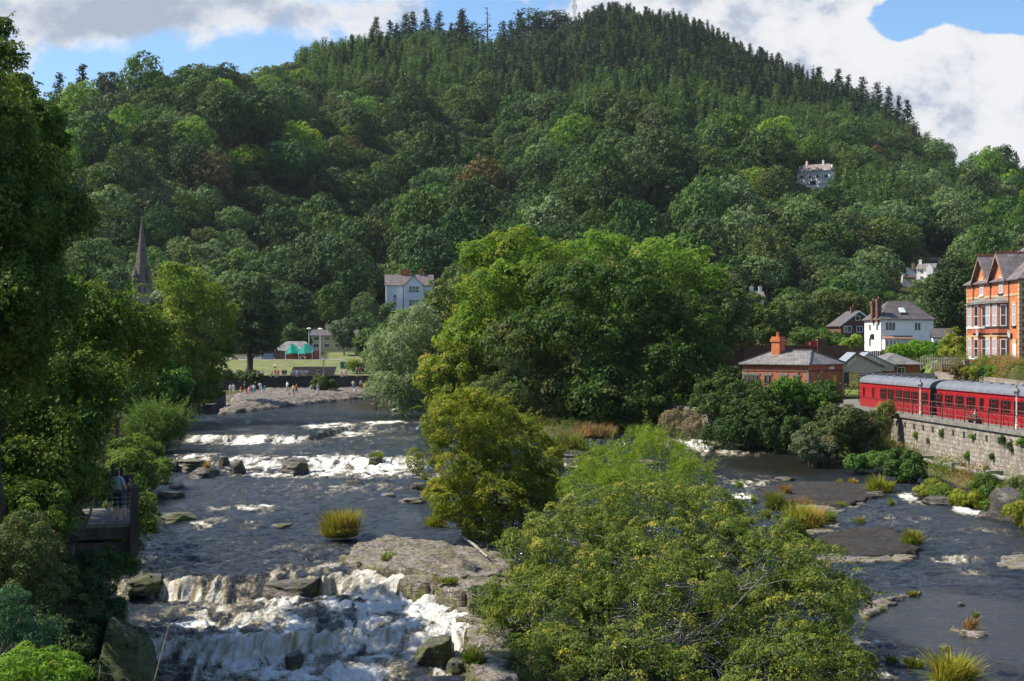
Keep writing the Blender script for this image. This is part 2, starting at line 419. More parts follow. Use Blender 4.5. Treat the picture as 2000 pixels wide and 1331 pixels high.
# ---------------------------------------------------------------- river
# foam fields: photo px, py, half sizes, strength, water level
FOAM = [(600, 1245, 340, 60, .42, .4), (450, 1310, 200, 40, .6, .1), (800, 1225, 140, 34, .6, .4), (350, 1230, 90, 50, .35, .4), (640, 1080, 330, 40, .22, 1.2), (560, 960, 260, 40, .22, 1.2), (600, 880, 220, 14, .24, 1.8), (740, 860, 90, 22, .25, 1.8), (1650, 1180, 260, 40, .16, .3), (1750, 1050, 240, 50, .18, .3), (1480, 950, 140, 24, .3, .5), (560, 1218, 300, 34, .75, .5), (760, 1186, 150, 26, 1.15, .7), (870, 1216, 90, 22, 1.1, .4), (600, 1180, 150, 18, .8, .8), (470, 1290, 190, 34, .85, .2), (400, 1190, 110, 24, .5, .7), (700, 1262, 110, 24, .7, .3),
        (620, 1318, 160, 22, .95, 0), (880, 1318, 50, 16, .85, 0), (330, 1290, 70, 40, .6, .2), (690, 1225, 200, 22, .8, .4), (880, 1150, 70, 14, .8, .6), (330, 1160, 70, 14, .45, .9),
        (290, 1110, 60, 16, .35, 1.2), (640, 1108, 120, 14, .38, 1.2), (720, 1120, 60, 14, .42, 1.2), (475, 996, 95, 8, .62, 1.2), (405, 1026, 40, 14, .52, 1.2), (485, 1030, 32, 10, .42, 1.2), (570, 1040, 160, 40, .10, 1.2),
        (640, 915, 200, 11, .8, 1.4), (560, 928, 150, 8, .8, 1.3), (740, 928, 110, 9, .72, 1.3), (790, 905, 40, 12, .6, 1.7), (640, 955, 190, 12, .36, 1.2), (380, 893, 52, 8, .7, 1.8), (500, 897, 90, 7, .6, 1.8), (650, 892, 80, 6, .5, 1.8),
        (500, 862, 125, 5, .85, 2.0), (600, 868, 60, 6, .35, 1.9), (400, 856, 50, 5, .6, 2.2), (650, 832, 55, 7, .95, 2.1), (690, 850, 60, 8, .6, 2.0), (760, 826, 80, 3.4, .8, 2.1), (700, 838, 70, 10, .6, 2.0),
        (1440, 972, 34, 7, 1.0, 1.3), (1470, 945, 70, 8, .5, 1.5), (1340, 868, 60, 7, .8, 2.2), (1430, 880, 60, 4, .6, 2.1), (1892, 1000, 34, 7, 1.1, 1.0), (1780, 978, 20, 8, .75, 1.2), (1790, 966, 60, 3, .45, 1.3), (1700, 1262, 45, 20, .65, .2), (1790, 1300, 40, 16, .5, 0),
        (1690, 1318, 60, 16, .8, 0), (1850, 1098, 70, 5, .42, .7), (1580, 1108, 40, 8, .5, .8), (1560, 1158, 30, 8, .8, .6), (1900, 1120, 30, 6, .42, .7), (1750, 1020, 140, 10, .22, 1.0), (1900, 1040, 120, 8, .26, .9),
        (1460, 1190, 60, 10, .4, .6), (1660, 1120, 90, 6, .3, .7), (1130, 905, 60, 6, .6, 1.9), (905, 935, 60, 10, .5, 1.5), (960, 1065, 60, 8, .35, 1.2)]
CALM = [(1940, 1235, 150, 80, 1.0, .3), (1790, 1215, 130, 60, 1.0, .4), (620, 792, 240, 16, .8, 2.6), (1500, 915, 160, 22, 1.0, 1.8), (900, 790, 180, 26, 1.0, 2.6), (1950, 1200, 200, 60, .8, .3), (870, 980, 90, 30, .8, 1.2), (800, 1270, 110, 26, .7, .2)]
def wlevel(px, py, z0=1.0):
    """level of the water that shows at this place in the photo"""
    D = np.linspace(34, 235, 2000); X = (px-1000)/FPX*D
    pz = CAM_H-(py-HZ)/FPX*D; i = np.argmax(pz < water_z(X, D)); return float(water_z(X[i:i+1], D[i:i+1])[0])
def field(lst, X, Y, cap=None):
    F = np.zeros(X.shape)
    for (px, py, rx, ry, a, z) in lst:
        z = wlevel(px, py)
        c = Wz(px, py, z); d = Wz(px, py+ry, z)
        sx = M(rx, c.y); sy = max(abs(c.y-d.y), 0.5)
        r2 = ((X-c.x)/sx)**2+((Y-c.y)/sy)**2
        F = np.maximum(F, a*np.exp(-r2**1.5*0.7)) if cap else F+a*np.exp(-r2**1.4*0.7)
    return F
Yw = [26.0]
while Yw[-1] < 236: Yw.append(Yw[-1]+max(0.075, 0.075*(Yw[-1]/60)**1.5))
Yw = np.array(Yw)
WX, WY = fan_grid(-0.40, 0.46, 1150, Yw)
WZ0 = water_z(WX, WY)
foam = field(FOAM, WX, WY, True)
calm = np.clip(field(CALM, WX, WY), 0, 1)
gy = np.gradient(WZ0, axis=0)/np.gradient(WY, axis=0)
steep = np.clip(np.abs(gy)*1.6, 0, 1)
turb = np.clip(foam*0.9+steep*0.9, 0, 1.3)
near = np.clip(1.25-WY/160, 0.25, 1)
br0 = fbm(WX*.8, WY*.5, 12.9, 3)
rid = 1-np.abs(fbm(WX*1.25+1.6*br0, WY*0.42+.8*br0, 1.1, 4)*2.0)
rid2 = 1-np.abs(fbm(WX*3.2+3*br0, WY*1.3+2*br0, 4.1, 3)*2.0)
small = fbm(WX*1.3, WY*2.4, 7.7, 4)+.6*(1-2*np.abs(fbm(WX*.9+br0, WY*2.2, 17.7, 3)))
rid3 = 1-np.abs(fbm(WX*6.1+3*br0, WY*4.5, 2.1, 2)*2.0)
H = turb*(0.27*(rid-0.55)+0.08*(rid2-0.5)+0.025*(rid3-.5))*near+(0.055*small+0.05*fbm(WX*.35, WY*.9, 2.2, 3))*(1-0.88*calm)*np.clip(1.2-WY/220, .5, 1)*3.6
WZ = WZ0+H
# streaky break-up of the foam along the current
br = fbm(WX*2.1+1.8*br0, WY*0.62+br0, 9.9, 5, .6)
strk = fbm(WX*4.5, WY*.35, 3.7, 3)
big_ = fbm(WX*.45, WY*.38, 21.0, 3)
foam_a = np.clip(foam*(.92+.5*big_)+steep*(.12+.42*(WY < 66)*(WX < -1))+.10*steep*foam+br*1.05*(0.22+np.clip(foam, 0, 1))+turb*0.20*(rid-0.5)+steep*strk*.7, -1, 2)
foam_a = np.where(foam+steep < 0.05, np.minimum(foam_a, 0.25), foam_a)
w_mat, q = newmat('river_water')
geo = q.n('ShaderNodeNewGeometry'); tcn = q.n('ShaderNodeTexCoord'); vec = tcn.outputs['Object']
fa = q.n('ShaderNodeAttribute', attribute_name='foam').outputs['Fac']; ca = q.n('ShaderNodeAttribute', attribute_name='calm').outputs['Fac']
mp = q.n('ShaderNodeMapping'); mp.inputs['Scale'].default_value = (1.0, 0.55, 1.0); q.l(vec, mp.inputs[0]); sv = mp.outputs[0]
fn = q.noise(sv, 3.2, 8, 0.68, 0.6); fn2 = q.noise(sv, 11.0, 5, 0.65, 0.3)
fsum = q.math('ADD', fa, q.math('ADD', q.math('MULTIPLY', q.math('SUBTRACT', fn, 0.5), 1.3), q.math('MULTIPLY', q.math('SUBTRACT', fn2, 0.5), 0.8)))
fm = q.mrange(fsum, 0.22, 1.0)
wb = q.n('ShaderNodeBsdfPrincipled')
deep = q.mix(q.mrange(fsum, 0.20, 0.65), (0.013, 0.019, 0.024, 1), (0.085, 0.080, 0.062, 1))
deep = q.mix(q.math('MULTIPLY', ca, .8), deep, (0.017, 0.015, 0.009, 1)); q.l(deep, wb.inputs['Base Color']); wb.inputs['Roughness'].default_value = 0.09; wb.inputs['IOR'].default_value = 1.33
wb.inputs['Specular IOR Level'].default_value = 0.9
bn = q.n('ShaderNodeBump'); bn.inputs['Distance'].default_value = 0.26
q.val(bn.inputs['Strength'], q.math('SUBTRACT', 1.0, q.math('MULTIPLY', ca, 0.82)))
mp2 = q.n('ShaderNodeMapping'); mp2.inputs['Scale'].default_value = (1.0, 1.9, 1.0); q.l(vec, mp2.inputs[0])
hgt = q.math('ADD', q.math('MULTIPLY', q.noise(mp2.outputs[0], 1.6, 7, 0.62, 0.4), 1.6), q.math('MULTIPLY', q.noise(mp2.outputs[0], 7.0, 5, 0.65, 0.2), 0.45))
q.l(hgt, bn.inputs['Height']); q.l(bn.outputs[0], wb.inputs['Normal'])
fb = q.n('ShaderNodeBsdfPrincipled'); fb.inputs['Roughness'].default_value = 0.6; fb.inputs['Specular IOR Level'].default_value = 0.2
amber = q.ramp(q.math('ADD', q.math('MULTIPLY', fm, 0.7), q.math('MULTIPLY', q.noise(sv, 0.9, 5, 0.6), 0.5)), [(0.25, (0.15, 0.115, 0.055)), (0.5, (0.40, 0.33, 0.20)), (0.74, (0.66, 0.63, 0.54)), (1.0, (0.84, 0.84, 0.82))])
sa = q.n('ShaderNodeAttribute', attribute_name='steep').outputs['Fac']
mp3 = q.n('ShaderNodeMapping'); mp3.inputs['Scale'].default_value = (5.0, 0.5, 0.6); q.l(vec, mp3.inputs[0])
curt = q.math('MULTIPLY', q.math('ADD', sa, .10), q.mrange(q.noise(mp3.outputs[0], 1.0, 6, .65, .3), .36, .60, .95, .25))
q.l(q.mix(curt, amber, (0.36, 0.285, 0.15, 1)), fb.inputs['Base Color'])
bn2 = q.n('ShaderNodeBump'); bn2.inputs['Distance'].default_value = 0.3; bn2.inputs['Strength'].default_value = 0.9
q.l(q.math('ADD', fn, q.math('MULTIPLY', fn2, 0.4)), bn2.inputs['Height']); q.l(bn2.outputs[0], fb.inputs['Normal'])
mx = q.n('ShaderNodeMixShader'); q.l(fm, mx.inputs[0]); q.l(wb.outputs[0], mx.inputs[1]); q.l(fb.outputs[0], mx.inputs[2]); q.l(mx.outputs[0], q.out.inputs[0])
ok = (sdist(WX, WY, RIVER) > -6).ravel()
F = grid_faces(*WX.shape); F = F[ok[F].any(1)]
used = np.unique(F); remap = np.full(WX.size, -1); remap[used] = np.arange(len(used))
V = np.stack([WX.ravel(), WY.ravel(), WZ.ravel()], 1)[used]
o = link('river', mesh_np('river', V, remap[F], [w_mat], attrs={'foam': ('POINT', foam_a.ravel()[used]), 'calm': ('POINT', calm.ravel()[used]), 'steep': ('POINT', (np.clip(steep*1.2-.15, 0, 1)*(WY < 70)).ravel()[used])}, smooth=True))
tag(o, kind='structure')
del WX, WY, WZ, WZ0, V, F, H, foam, foam_a, calm, small, rid, rid2, br
# ---------------------------------------------------------------- foliage
ORD = ['first', 'second', 'third', 'fourth', 'fifth', 'sixth', 'seventh', 'eighth', 'ninth', 'tenth', 'eleventh', 'twelfth', 'thirteenth', 'fourteenth', 'fifteenth', 'sixteenth', 'seventeenth', 'eighteenth', 'nineteenth', 'twentieth', 'twenty-first', 'twenty-second', 'twenty-third', 'twenty-fourth', 'twenty-fifth', 'twenty-sixth', 'twenty-seventh', 'twenty-eighth', 'twenty-ninth', 'thirtieth']
def unit(n, rs):
    v = rs.normal(size=(n, 3)); return v/np.linalg.norm(v, axis=1, keepdims=True)
def leaf_quads(Pn, Nn, size, rs, aspect=0.6, fold=0.15):
    """diamond leaves at points Pn with normals Nn"""
    n = len(Pn); r = unit(n, rs)
    u = np.cross(Nn, r); u /= np.linalg.norm(u, axis=1, keepdims=True)+1e-9
    v = np.cross(Nn, u); s = (size*rs.uniform(.65, 1.3, n))[:, None]
    V = np.stack([Pn-u*s*.5, Pn+v*s*.5*aspect+Nn*s*fold, Pn+u*s*.5, Pn-v*s*.5*aspect+Nn*s*fold], 1).reshape(-1, 3)
    return V
def crown_arrays(lobes, rs, leaf, nleaf, cl=0.9, inner=0.15, jitter=0.55, down=-0.55, droop=0.0, flat=0.8, tip=0.0, gap=None):
    """lobes: (cx,cy,cz,rx,ry,rz). Leaves sit on many small domes (clumps of radius ~cl) spread over the outside of the lobes."""
    Pn, Nn, tone, turn = [], [], [], []
    lob = np.array(lobes, float); area = (lob[:, 3]*lob[:, 4]+lob[:, 3]*lob[:, 5]+lob[:, 4]*lob[:, 5])
    cnt = (nleaf*area/area.sum()).astype(int)
    for L, n in zip(lob, cnt):
        c, r = L[:3], L[3:]
        nc = max(4, int(2.2*(r[0]*r[1]+r[0]*r[2]+r[1]*r[2])/(cl*cl)))
        d = unit(nc*2, rs); d = d[d[:, 2] > down+rs.uniform(-.2, .2, len(d))][:nc]; nc = len(d)
        rad = rs.uniform(0.78, 1.04, nc)[:, None]
        cc = c+d*r*rad
        # drop clumps buried in other lobes
        keep = np.ones(nc, bool)
        for L2 in lob:
            if L2 is L: continue
            q_ = (((cc-L2[:3])/L2[3:])**2).sum(1)
            keep &= q_ > 0.55
        if gap is not None:
            k2 = keep & (vnoise(cc[:, 0]/(cl*2.2)+7, cc[:, 1]/(cl*2.2), cc[:, 2]/(cl*1.8)) > gap)
            if k2.sum() > 3: keep = k2
        cc = cc[keep]; d = d[keep]; nc = len(cc)
        if nc == 0: continue
        cs = cl*rs.uniform(.6, 1.35, nc)
        ct = np.clip(rs.normal(.5, .28, nc), 0, 1); ctn = (rs.rand(nc) < 0.12)*rs.uniform(.3, .9, nc)
        k = rs.randint(0, nc, n)
        dd = unit(n, rs); no = d[k]/r; no /= np.linalg.norm(no, axis=1, keepdims=True)
        upv = no*0.7+np.array([0, 0, 0.55]); dd = dd+upv*0.75; dd /= np.linalg.norm(dd, axis=1, keepdims=True)
        rr = cs[k]*rs.uniform(.72, 1.05, n)
        p = cc[k]+dd*rr[:, None]*np.array([1, 1, flat])
        p[:, 2] -= droop*rs.rand(n)**1.5*(1.2-dd[:, 2])*cs[k]*2
        nrm = dd+unit(n, rs)*jitter; nrm /= np.linalg.norm(nrm, axis=1, keepdims=True)
        Pn.append(p); Nn.append(nrm); tone.append(np.clip(ct[k]+rs.normal(0, .16, n), 0, 1)); turn.append(np.clip(ctn[k]+rs.normal(0, .08, n), 0, 1))
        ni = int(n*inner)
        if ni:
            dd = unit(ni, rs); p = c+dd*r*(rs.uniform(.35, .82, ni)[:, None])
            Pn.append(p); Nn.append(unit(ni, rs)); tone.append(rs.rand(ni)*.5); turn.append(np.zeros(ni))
    return np.concatenate(Pn), np.concatenate(Nn), np.concatenate(tone), np.concatenate(turn)
def shoot_arrays(lobes, rs, n, length, per, arch=.5, upw=.55):
    """leafy shoots that stick out of the crown and break its outline"""
    lob = np.array(lobes, float); ar = lob[:, 3]*lob[:, 5]; k = rs.choice(len(lob), n, p=ar/ar.sum())
    d = unit(n, rs); d[:, 2] = d[:, 2]*.7+upw; d /= np.linalg.norm(d, axis=1, keepdims=True)
    st = lob[k, :3]+d*lob[k, 3:6]*.9
    ln = length*rs.uniform(.5, 1.4, n); t = rs.rand(n, per)**.8; dd = d+rs.normal(size=(n, 3))*.25; side = rs.normal(size=(n, 3))*.35
    p = st[:, None]+dd[:, None]*(ln[:, None]*t)[..., None]+side[:, None]*(ln[:, None]*t**2)[..., None]*.5
    p[..., 2] -= arch*(ln[:, None]*t**2)*.5
    p = p+rs.normal(size=p.shape)*(length*.07)*(1.2-t)[..., None]
    nr = unit(n*per, rs)+np.array([0, 0, .6]); nr /= np.linalg.norm(nr, axis=1, keepdims=True)
    tn = np.clip(np.repeat(rs.normal(.6, .25, n), per)+rs.normal(0, .12, n*per), 0, 1); tu = np.repeat((rs.rand(n) < .2)*rs.uniform(.2, .8, n), per)
    return p.reshape(-1, 3), nr, tn, tu
def crown_mesh(name, lobes, seed, leaf, nleaf, mat, aspect=0.6, extra=None, shoots=None, **kw):
    rs = np.random.RandomState(seed)
    Pn, Nn, tone, turn = crown_arrays(lobes, rs, leaf, nleaf, **kw)
    if shoots:
        a = shoot_arrays(lobes, rs, *shoots); Pn = np.concatenate([Pn, a[0]]); Nn = np.concatenate([Nn, a[1]]); tone = np.r_[tone, a[2]]; turn = np.r_[turn, a[3]]
    V = leaf_quads(Pn, Nn, leaf, rs, aspect)
    F = np.arange(len(V)).reshape(-1, 4)
    return mesh_np(name, V, F, [mat], attrs={'tone': ('FACE', tone), 'turn': ('FACE', turn)})
def limb_path(a, b, rs, n=5, bend=0.12):
    a = np.array(a, float); b = np.array(b, float); L = np.linalg.norm(b-a)
    pts = [a+(b-a)*t+(rs.normal(size=3)*L*bend*math.sin(math.pi*t)) for t in np.linspace(0, 1, n)]
    pts[0] = a; pts[-1] = b; return pts
def trunk_mesh(name, base, lobes, seed, r0, mat, limbs=10, twigs=0, fork=0.35, stems=1, spread=0.3, tw_r=0.012, reach=0.9):
    rs = np.random.RandomState(seed); mb = MB(); lob = np.array(lobes, float)
    top = lob[:, :3].mean(0); base = np.array(base, float)
    ends = []
    for s in range(stems):
        off = rs.normal(size=3)*[spread, spread, 0]*(stems > 1)
        tgt = top+off*3
        pts = limb_path(base+off, tgt, rs, 7, 0.05)
        mb.tube(pts, list(np.linspace(r0, r0*.35, 7)), 8)
        for i in range(limbs//stems):
            L = lob[rs.randint(len(lob))]; d = unit(1, rs)[0]; d[2] = abs(d[2])*.8
            e = L[:3]+d*L[3:]*reach*rs.uniform(.6, 1)
            st = np.array(pts[rs.randint(2, 6)])
            rr = r0*rs.uniform(.25, .45)
            lp = limb_path(st, e, rs, 6, .08); mb.tube(lp, list(np.linspace(rr, rr*.15, 6)), 6)
            ends.append((lp, rr))
    for i in range(twigs):
        lp, rr = ends[rs.randint(len(ends))]; k = rs.randint(2, 6)
        d = unit(1, rs)[0]; d[2] = abs(d[2])*.6
        lp2 = limb_path(lp[k], lp[k]+d*rs.uniform(.5, 1.6)*(lob[:, 3].mean())*.6, rs, 6, .2)
        mb.tube(lp2, list(np.linspace(tw_r*2, tw_r*.6, 6)), 4, cap=False)
    me = mb.mesh(name, mat); me.polygons.foreach_set('use_smooth', [True]*len(me.polygons)); return me

def plant(name, label, cat, base, lobes, leaf, nleaf, mat, seed, trunk=None, bmat=None, group=None, crown_name='crown', aspect=0.6, tmat=None, **kw):
    """a tree or bush: Empty at the foot > crown, trunk. lobes in world space"""
    base = Vector(base); lob = [(l[0]-base.x, l[1]-base.y, l[2]-base.z, *l[3:6]) for l in lobes]
    root = empty(name, base, 0, label, cat, group)
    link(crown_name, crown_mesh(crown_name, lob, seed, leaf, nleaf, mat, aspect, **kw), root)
    if trunk: link('trunk', trunk_mesh('trunk', (0, 0, -0.4), lob, seed+1, trunk.get('r', .2), tmat or bark, **{k: v for k, v in trunk.items() if k != 'r'}), root)
    return root
def LB(px, py, D, wpx, hpx, dep=None):
    """one crown lobe from where it shows: centre px,py at distance D, half width/height in photo px"""
    c = P(px, py, D); rx = M(wpx, D); rz = M(hpx, D); return (c.x, c.y, c.z, rx, dep or rx, rz)

# leaf colours
G_MID = leafmat('leaf_mid', (0.034, 0.080, 0.018), (0.100, 0.166, 0.038), (0.15, 0.19, 0.04))
G_DARK = leafmat('leaf_dark', (0.022, 0.054, 0.015), (0.060, 0.110, 0.028), (0.09, 0.13, 0.03), trans=0.2)
G_LIME = leafmat('leaf_lime', (0.090, 0.190, 0.020), (0.195, 0.310, 0.036), (0.30, 0.30, 0.04), trans=0.42, objvar=0.15)
G_YEL = leafmat('leaf_yellow', (0.13, 0.165, 0.018), (0.27, 0.28, 0.035), (0.32, 0.23, 0.04), trans=0.35, objvar=0.12)
G_OLIVE = leafmat('leaf_olive', (0.052, 0.086, 0.026), (0.115, 0.150, 0.048), (0.16, 0.13, 0.04), trans=0.25, objvar=0.2)
G_SILVER = leafmat('leaf_silver', (0.12, 0.19, 0.085), (0.28, 0.34, 0.19), None, trans=0.25, objvar=0.15)
G_RUST = leafmat('leaf_rust', (0.085, 0.075, 0.025), (0.15, 0.105, 0.04), None, trans=0.2, objvar=0.2)
G_SPRUCE = leafmat('leaf_spruce', (0.024, 0.052, 0.022), (0.058, 0.098, 0.038), None, trans=0.08, objvar=0.22)
G_LARCH = leafmat('leaf_larch', (0.054, 0.108, 0.030), (0.125, 0.185, 0.052), None, trans=0.25, objvar=0.18)
G_NEAR = leafmat('leaf_birch', (0.032, 0.070, 0.012), (0.105, 0.160, 0.026), (0.22, 0.25, 0.04), trans=0.3, objvar=0.1)
G_WILLOW = leafmat('leaf_willow', (0.046, 0.090, 0.016), (0.180, 0.215, 0.038), (0.44, 0.38, 0.06), trans=0.3, objvar=0.1)

# ---------------------------------------------------------------- the wooded hill
def round_proto(i, mat):
    rs = np.random.RandomState(100+i)
    R = 1.0; lobes = [(0, 0, 1.25, .62, .62, .62)]
    n = [7, 9, 11, 8, 10, 6][i % 6]; zc = [1.25, 1.35, 1.15, 1.5, 1.2, 1.4][i % 6]; sq = [0.8, 0.95, .7, 1.1, .85, 1.0][i % 6]
    for k in range(n):
        a = 2*math.pi*k/n+rs.uniform(-.3, .3); el = rs.uniform(-.35, .75)
        rr = rs.uniform(.36, .52)
        lobes.append((math.cos(a)*.62*math.cos(el), math.sin(a)*.62*math.cos(el), zc+sq*.72*math.sin(el), rr, rr, rr*.85))
    for k in range(3):
        lobes.append((rs.uniform(-.3, .3), rs.uniform(-.3, .3), zc+.55*sq+rs.uniform(-.1, .15), .42, .42, .38))
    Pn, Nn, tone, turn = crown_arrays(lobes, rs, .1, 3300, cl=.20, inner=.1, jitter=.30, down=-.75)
    V = leaf_quads(Pn, Nn, .095, rs, .75); F = np.arange(len(V)).reshape(-1, 4)
    mb = MB(); mb.tube([(0, 0, -.6), (0.02, 0, .3), (0, 0.02, 1.1)], [.09, .065, .03], 5)
    for k in range(5):
        l = lobes[1+k]; mb.tube([(0, 0, .35+.1*k), (l[0]*.6, l[1]*.6, l[2]*.8), (l[0], l[1], l[2])], [.035, .02, .01], 4)
    tv = np.array(mb.v, float); tf = [np.array([f for f in mb.f if len(f) == 4])+len(V)]
    nt = len(tf[0])
    return mesh_np('broadleaf_tree', np.concatenate([V, tv]), [F]+tf, [mat, bark_dark], midx=np.r_[np.zeros(len(F), int), np.ones(nt, int)],
                   attrs={'tone': ('FACE', np.r_[tone, np.zeros(nt)]), 'turn': ('FACE', np.r_[turn, np.zeros(nt)])})
def conifer_proto(i, mat, soft=False, n_lay=23, fill=1.0, pine=False):
    """unit height, drooping whorls of needle sprays round a straight stem"""
    rs = np.random.RandomState(300+i); Pn, Nn, tone = [], [], []
    wid = rs.uniform(.17, .23)*(1.25 if soft else 1)
    z_0 = 0.12 if not pine else 0.45
    for k in range(n_lay):
        f = k/(n_lay-1); z = z_0+(0.97-z_0)*f
        R = wid*((1-f)**1.05*1.08+.03)*rs.uniform(.85, 1.15)
        if pine: R = wid*1.5*math.sin(math.pi*(0.15+.8*f))**.7*rs.uniform(.7, 1.2)
        nb = int((9 if soft else 8)*(0.6+.6*(1-f)))
        for b_ in range(nb):
            a = rs.uniform(0, 2*math.pi); rb = R*rs.uniform(.7, 1.2)
            m = int((9 if soft else 11)*fill*(0.4+R/wid))
            t = rs.uniform(.15, 1, m)**.7
            x = np.cos(a)*rb*t; y = np.sin(a)*rb*t; zz = z-(.30 if not soft else .05)*rb*t**1.5+(0.12*rb*t**4)
            s = .022*(1.6 if soft else 1)
            p = np.stack([x, y, zz], 1)+rs.normal(size=(m, 3))*s*[1, 1, .6]
            nr = np.array([np.cos(a)*.5, np.sin(a)*.5, 1.0])+rs.normal(size=(m, 3))*(.8 if soft else .45)
            Pn.append(p); Nn.append(nr/np.linalg.norm(nr, axis=1, keepdims=True)); tone.append(np.clip(rs.normal(.5, .2)+.35*(t-.5)*0+rs.normal(0, .15, m), 0, 1))
    Pn = np.concatenate(Pn); Nn = np.concatenate(Nn); tone = np.concatenate(tone)
    V = leaf_quads(Pn, Nn, .042 if not soft else .048, rs, .6); F = np.arange(len(V)).reshape(-1, 4)
    mb = MB(); mb.tube([(0, 0, -.1), (0, 0, .5), (0, 0, 1.0)], [.013, .008, .002], 5)
    tf = np.array([f for f in mb.f if len(f) == 4])+len(V); nt = len(tf)
    return mesh_np('conifer', np.concatenate([V, np.array(mb.v)]), [F, tf], [mat, bark_dark], midx=np.r_[np.zeros(len(F), int), np.ones(nt, int)],
                   attrs={'tone': ('FACE', np.r_[tone, np.zeros(nt)])})
KINDS = {
 'mid': [round_proto(i, G_MID) for i in range(4)], 'dark': [round_proto(i+1, G_DARK) for i in range(3)],
 'olive': [round_proto(i+3, G_OLIVE) for i in range(2)], 'rust': [round_proto(5, G_RUST)], 'lime': [round_proto(i+2, G_LIME) for i in range(2)],
 'pale': [round_proto(2, leafmat('leaf_pale', (0.08, 0.145, 0.055), (0.18, 0.24, 0.10), None, objvar=.15))],
 'spruce': [conifer_proto(i, G_SPRUCE) for i in range(4)], 'larch': [conifer_proto(i+6, G_LARCH, True, 15) for i in range(3)],
 'pine': [conifer_proto(9, G_SPRUCE, False, 12, 1.1, True)], 'bare': [conifer_proto(11, G_RUST, False, 10, .25)],
}
def zone(px, py, rs):
    """what grows where on the hill, shade low down put in as dark leaves, from the photograph"""
    n = 25*vnoise(px*.012, py*.012, 3)
    r = rs.rand()
    ys = np.interp(px, [r_[0] for r_ in RIDGE], [r_[1] for r_ in RIDGE])
    d = py-ys
    if px < 560:
        lim = 34 if px < 230 else 0
        if d < lim and px < 230: return 'spruce'
    elif px < 950:
        lim1 = np.interp(px, [560, 640, 800, 950], [20, 95, 160, 100])+n
        if d < lim1:
            if px > 720 and d < 45: return 'spruce' if r < .55 else 'larch'
            return 'larch' if r < .88 else 'spruce'
    elif px < 1900:
        lim1 = np.interp(px, [950, 1100, 1250, 1400, 1600, 1780, 1900], [75, 115, 175, 130, 70, 55, 0])+n
        lim2 = np.interp(px, [950, 1100, 1250, 1400, 1600, 1750, 1900], [150, 190, 235, 230, 150, 90, 0])+n
        if d < lim1: return ('pine' if px < 1130 and d < 50 and r < .5 else 'bare' if r < .03 else 'spruce') if r < .86 else 'larch'
        if d < lim2: return 'larch' if r < .86 else 'spruce'
        if 1560 < px < 1960 and 300+n < py < 440+n and py > 290+(1900-px)*.28+n: return 'larch' if r < .93 else 'pale'
    low = py > 400
    b = vnoise(px*.01+9, py*.01, 1)
    if 640 < px < 1000 and 290 < py < 430 and r < .05: return 'rust'
    if px > 1350 and py > 430: return ('dark' if r < .3 else 'mid' if r < .65 else 'pale' if r < .85 else 'olive')
    if 200 < px < 520 and 290 < py < 340 and r < .35: return 'lime'
    if (low or py > 330) and 480 < px < 1400: return 'dark' if r < .62+.3*b else 'mid' if r < .88 else 'olive' if r < .93 else 'pale'  # dark leaves crowd the lower middle, painting in the shade that lies there
    return 'mid' if r < .42+.3*b else 'dark' if r < .68 else 'olive' if r < .80 else 'pale' if r < .93 else 'lime' if r < .985 else 'rust'
HOUSES = [(1590, 368, 34, 34, ground_at(1590, 364, 300).y+3), (1790, 552, 36, 30, ground_at(1792, 552, 300).y), (1990, 452, 22, 8, ground_at(1990, 452, 300).y), (1835, 518, 34, 10, ground_at(1835, 518, 300).y), (800, 628, 52, 70, 394), (1480, 588, 14, 14, ground_at(1480, 590, 260).y-16)]
rs = np.random.RandomState(11)
cands = []
Dd = 338.0
while Dd < 1060:
    sp = 8.2 if Dd < 600 else 7.8
    nX = int(Dd*1.02/sp)
    Xs = (np.linspace(-.51, .51, nX)*Dd)+rs.uniform(-2.8, 2.8, nX)
    Ys = Dd+rs.uniform(-2.8, 2.8, nX)
    cands.append(np.stack([Xs, Ys], 1)); Dd += sp*.86
cands = np.concatenate(cands)
zz = ground_z(cands[:, 0], cands[:, 1])
pxs = 1000+cands[:, 0]/cands[:, 1]*FPX; pys = HZ-(zz-CAM_H)/cands[:, 1]*FPX
dr = interp(pxs, RIDGE, 2); d0 = interp(pxs, HILL0, 1)
hill = []
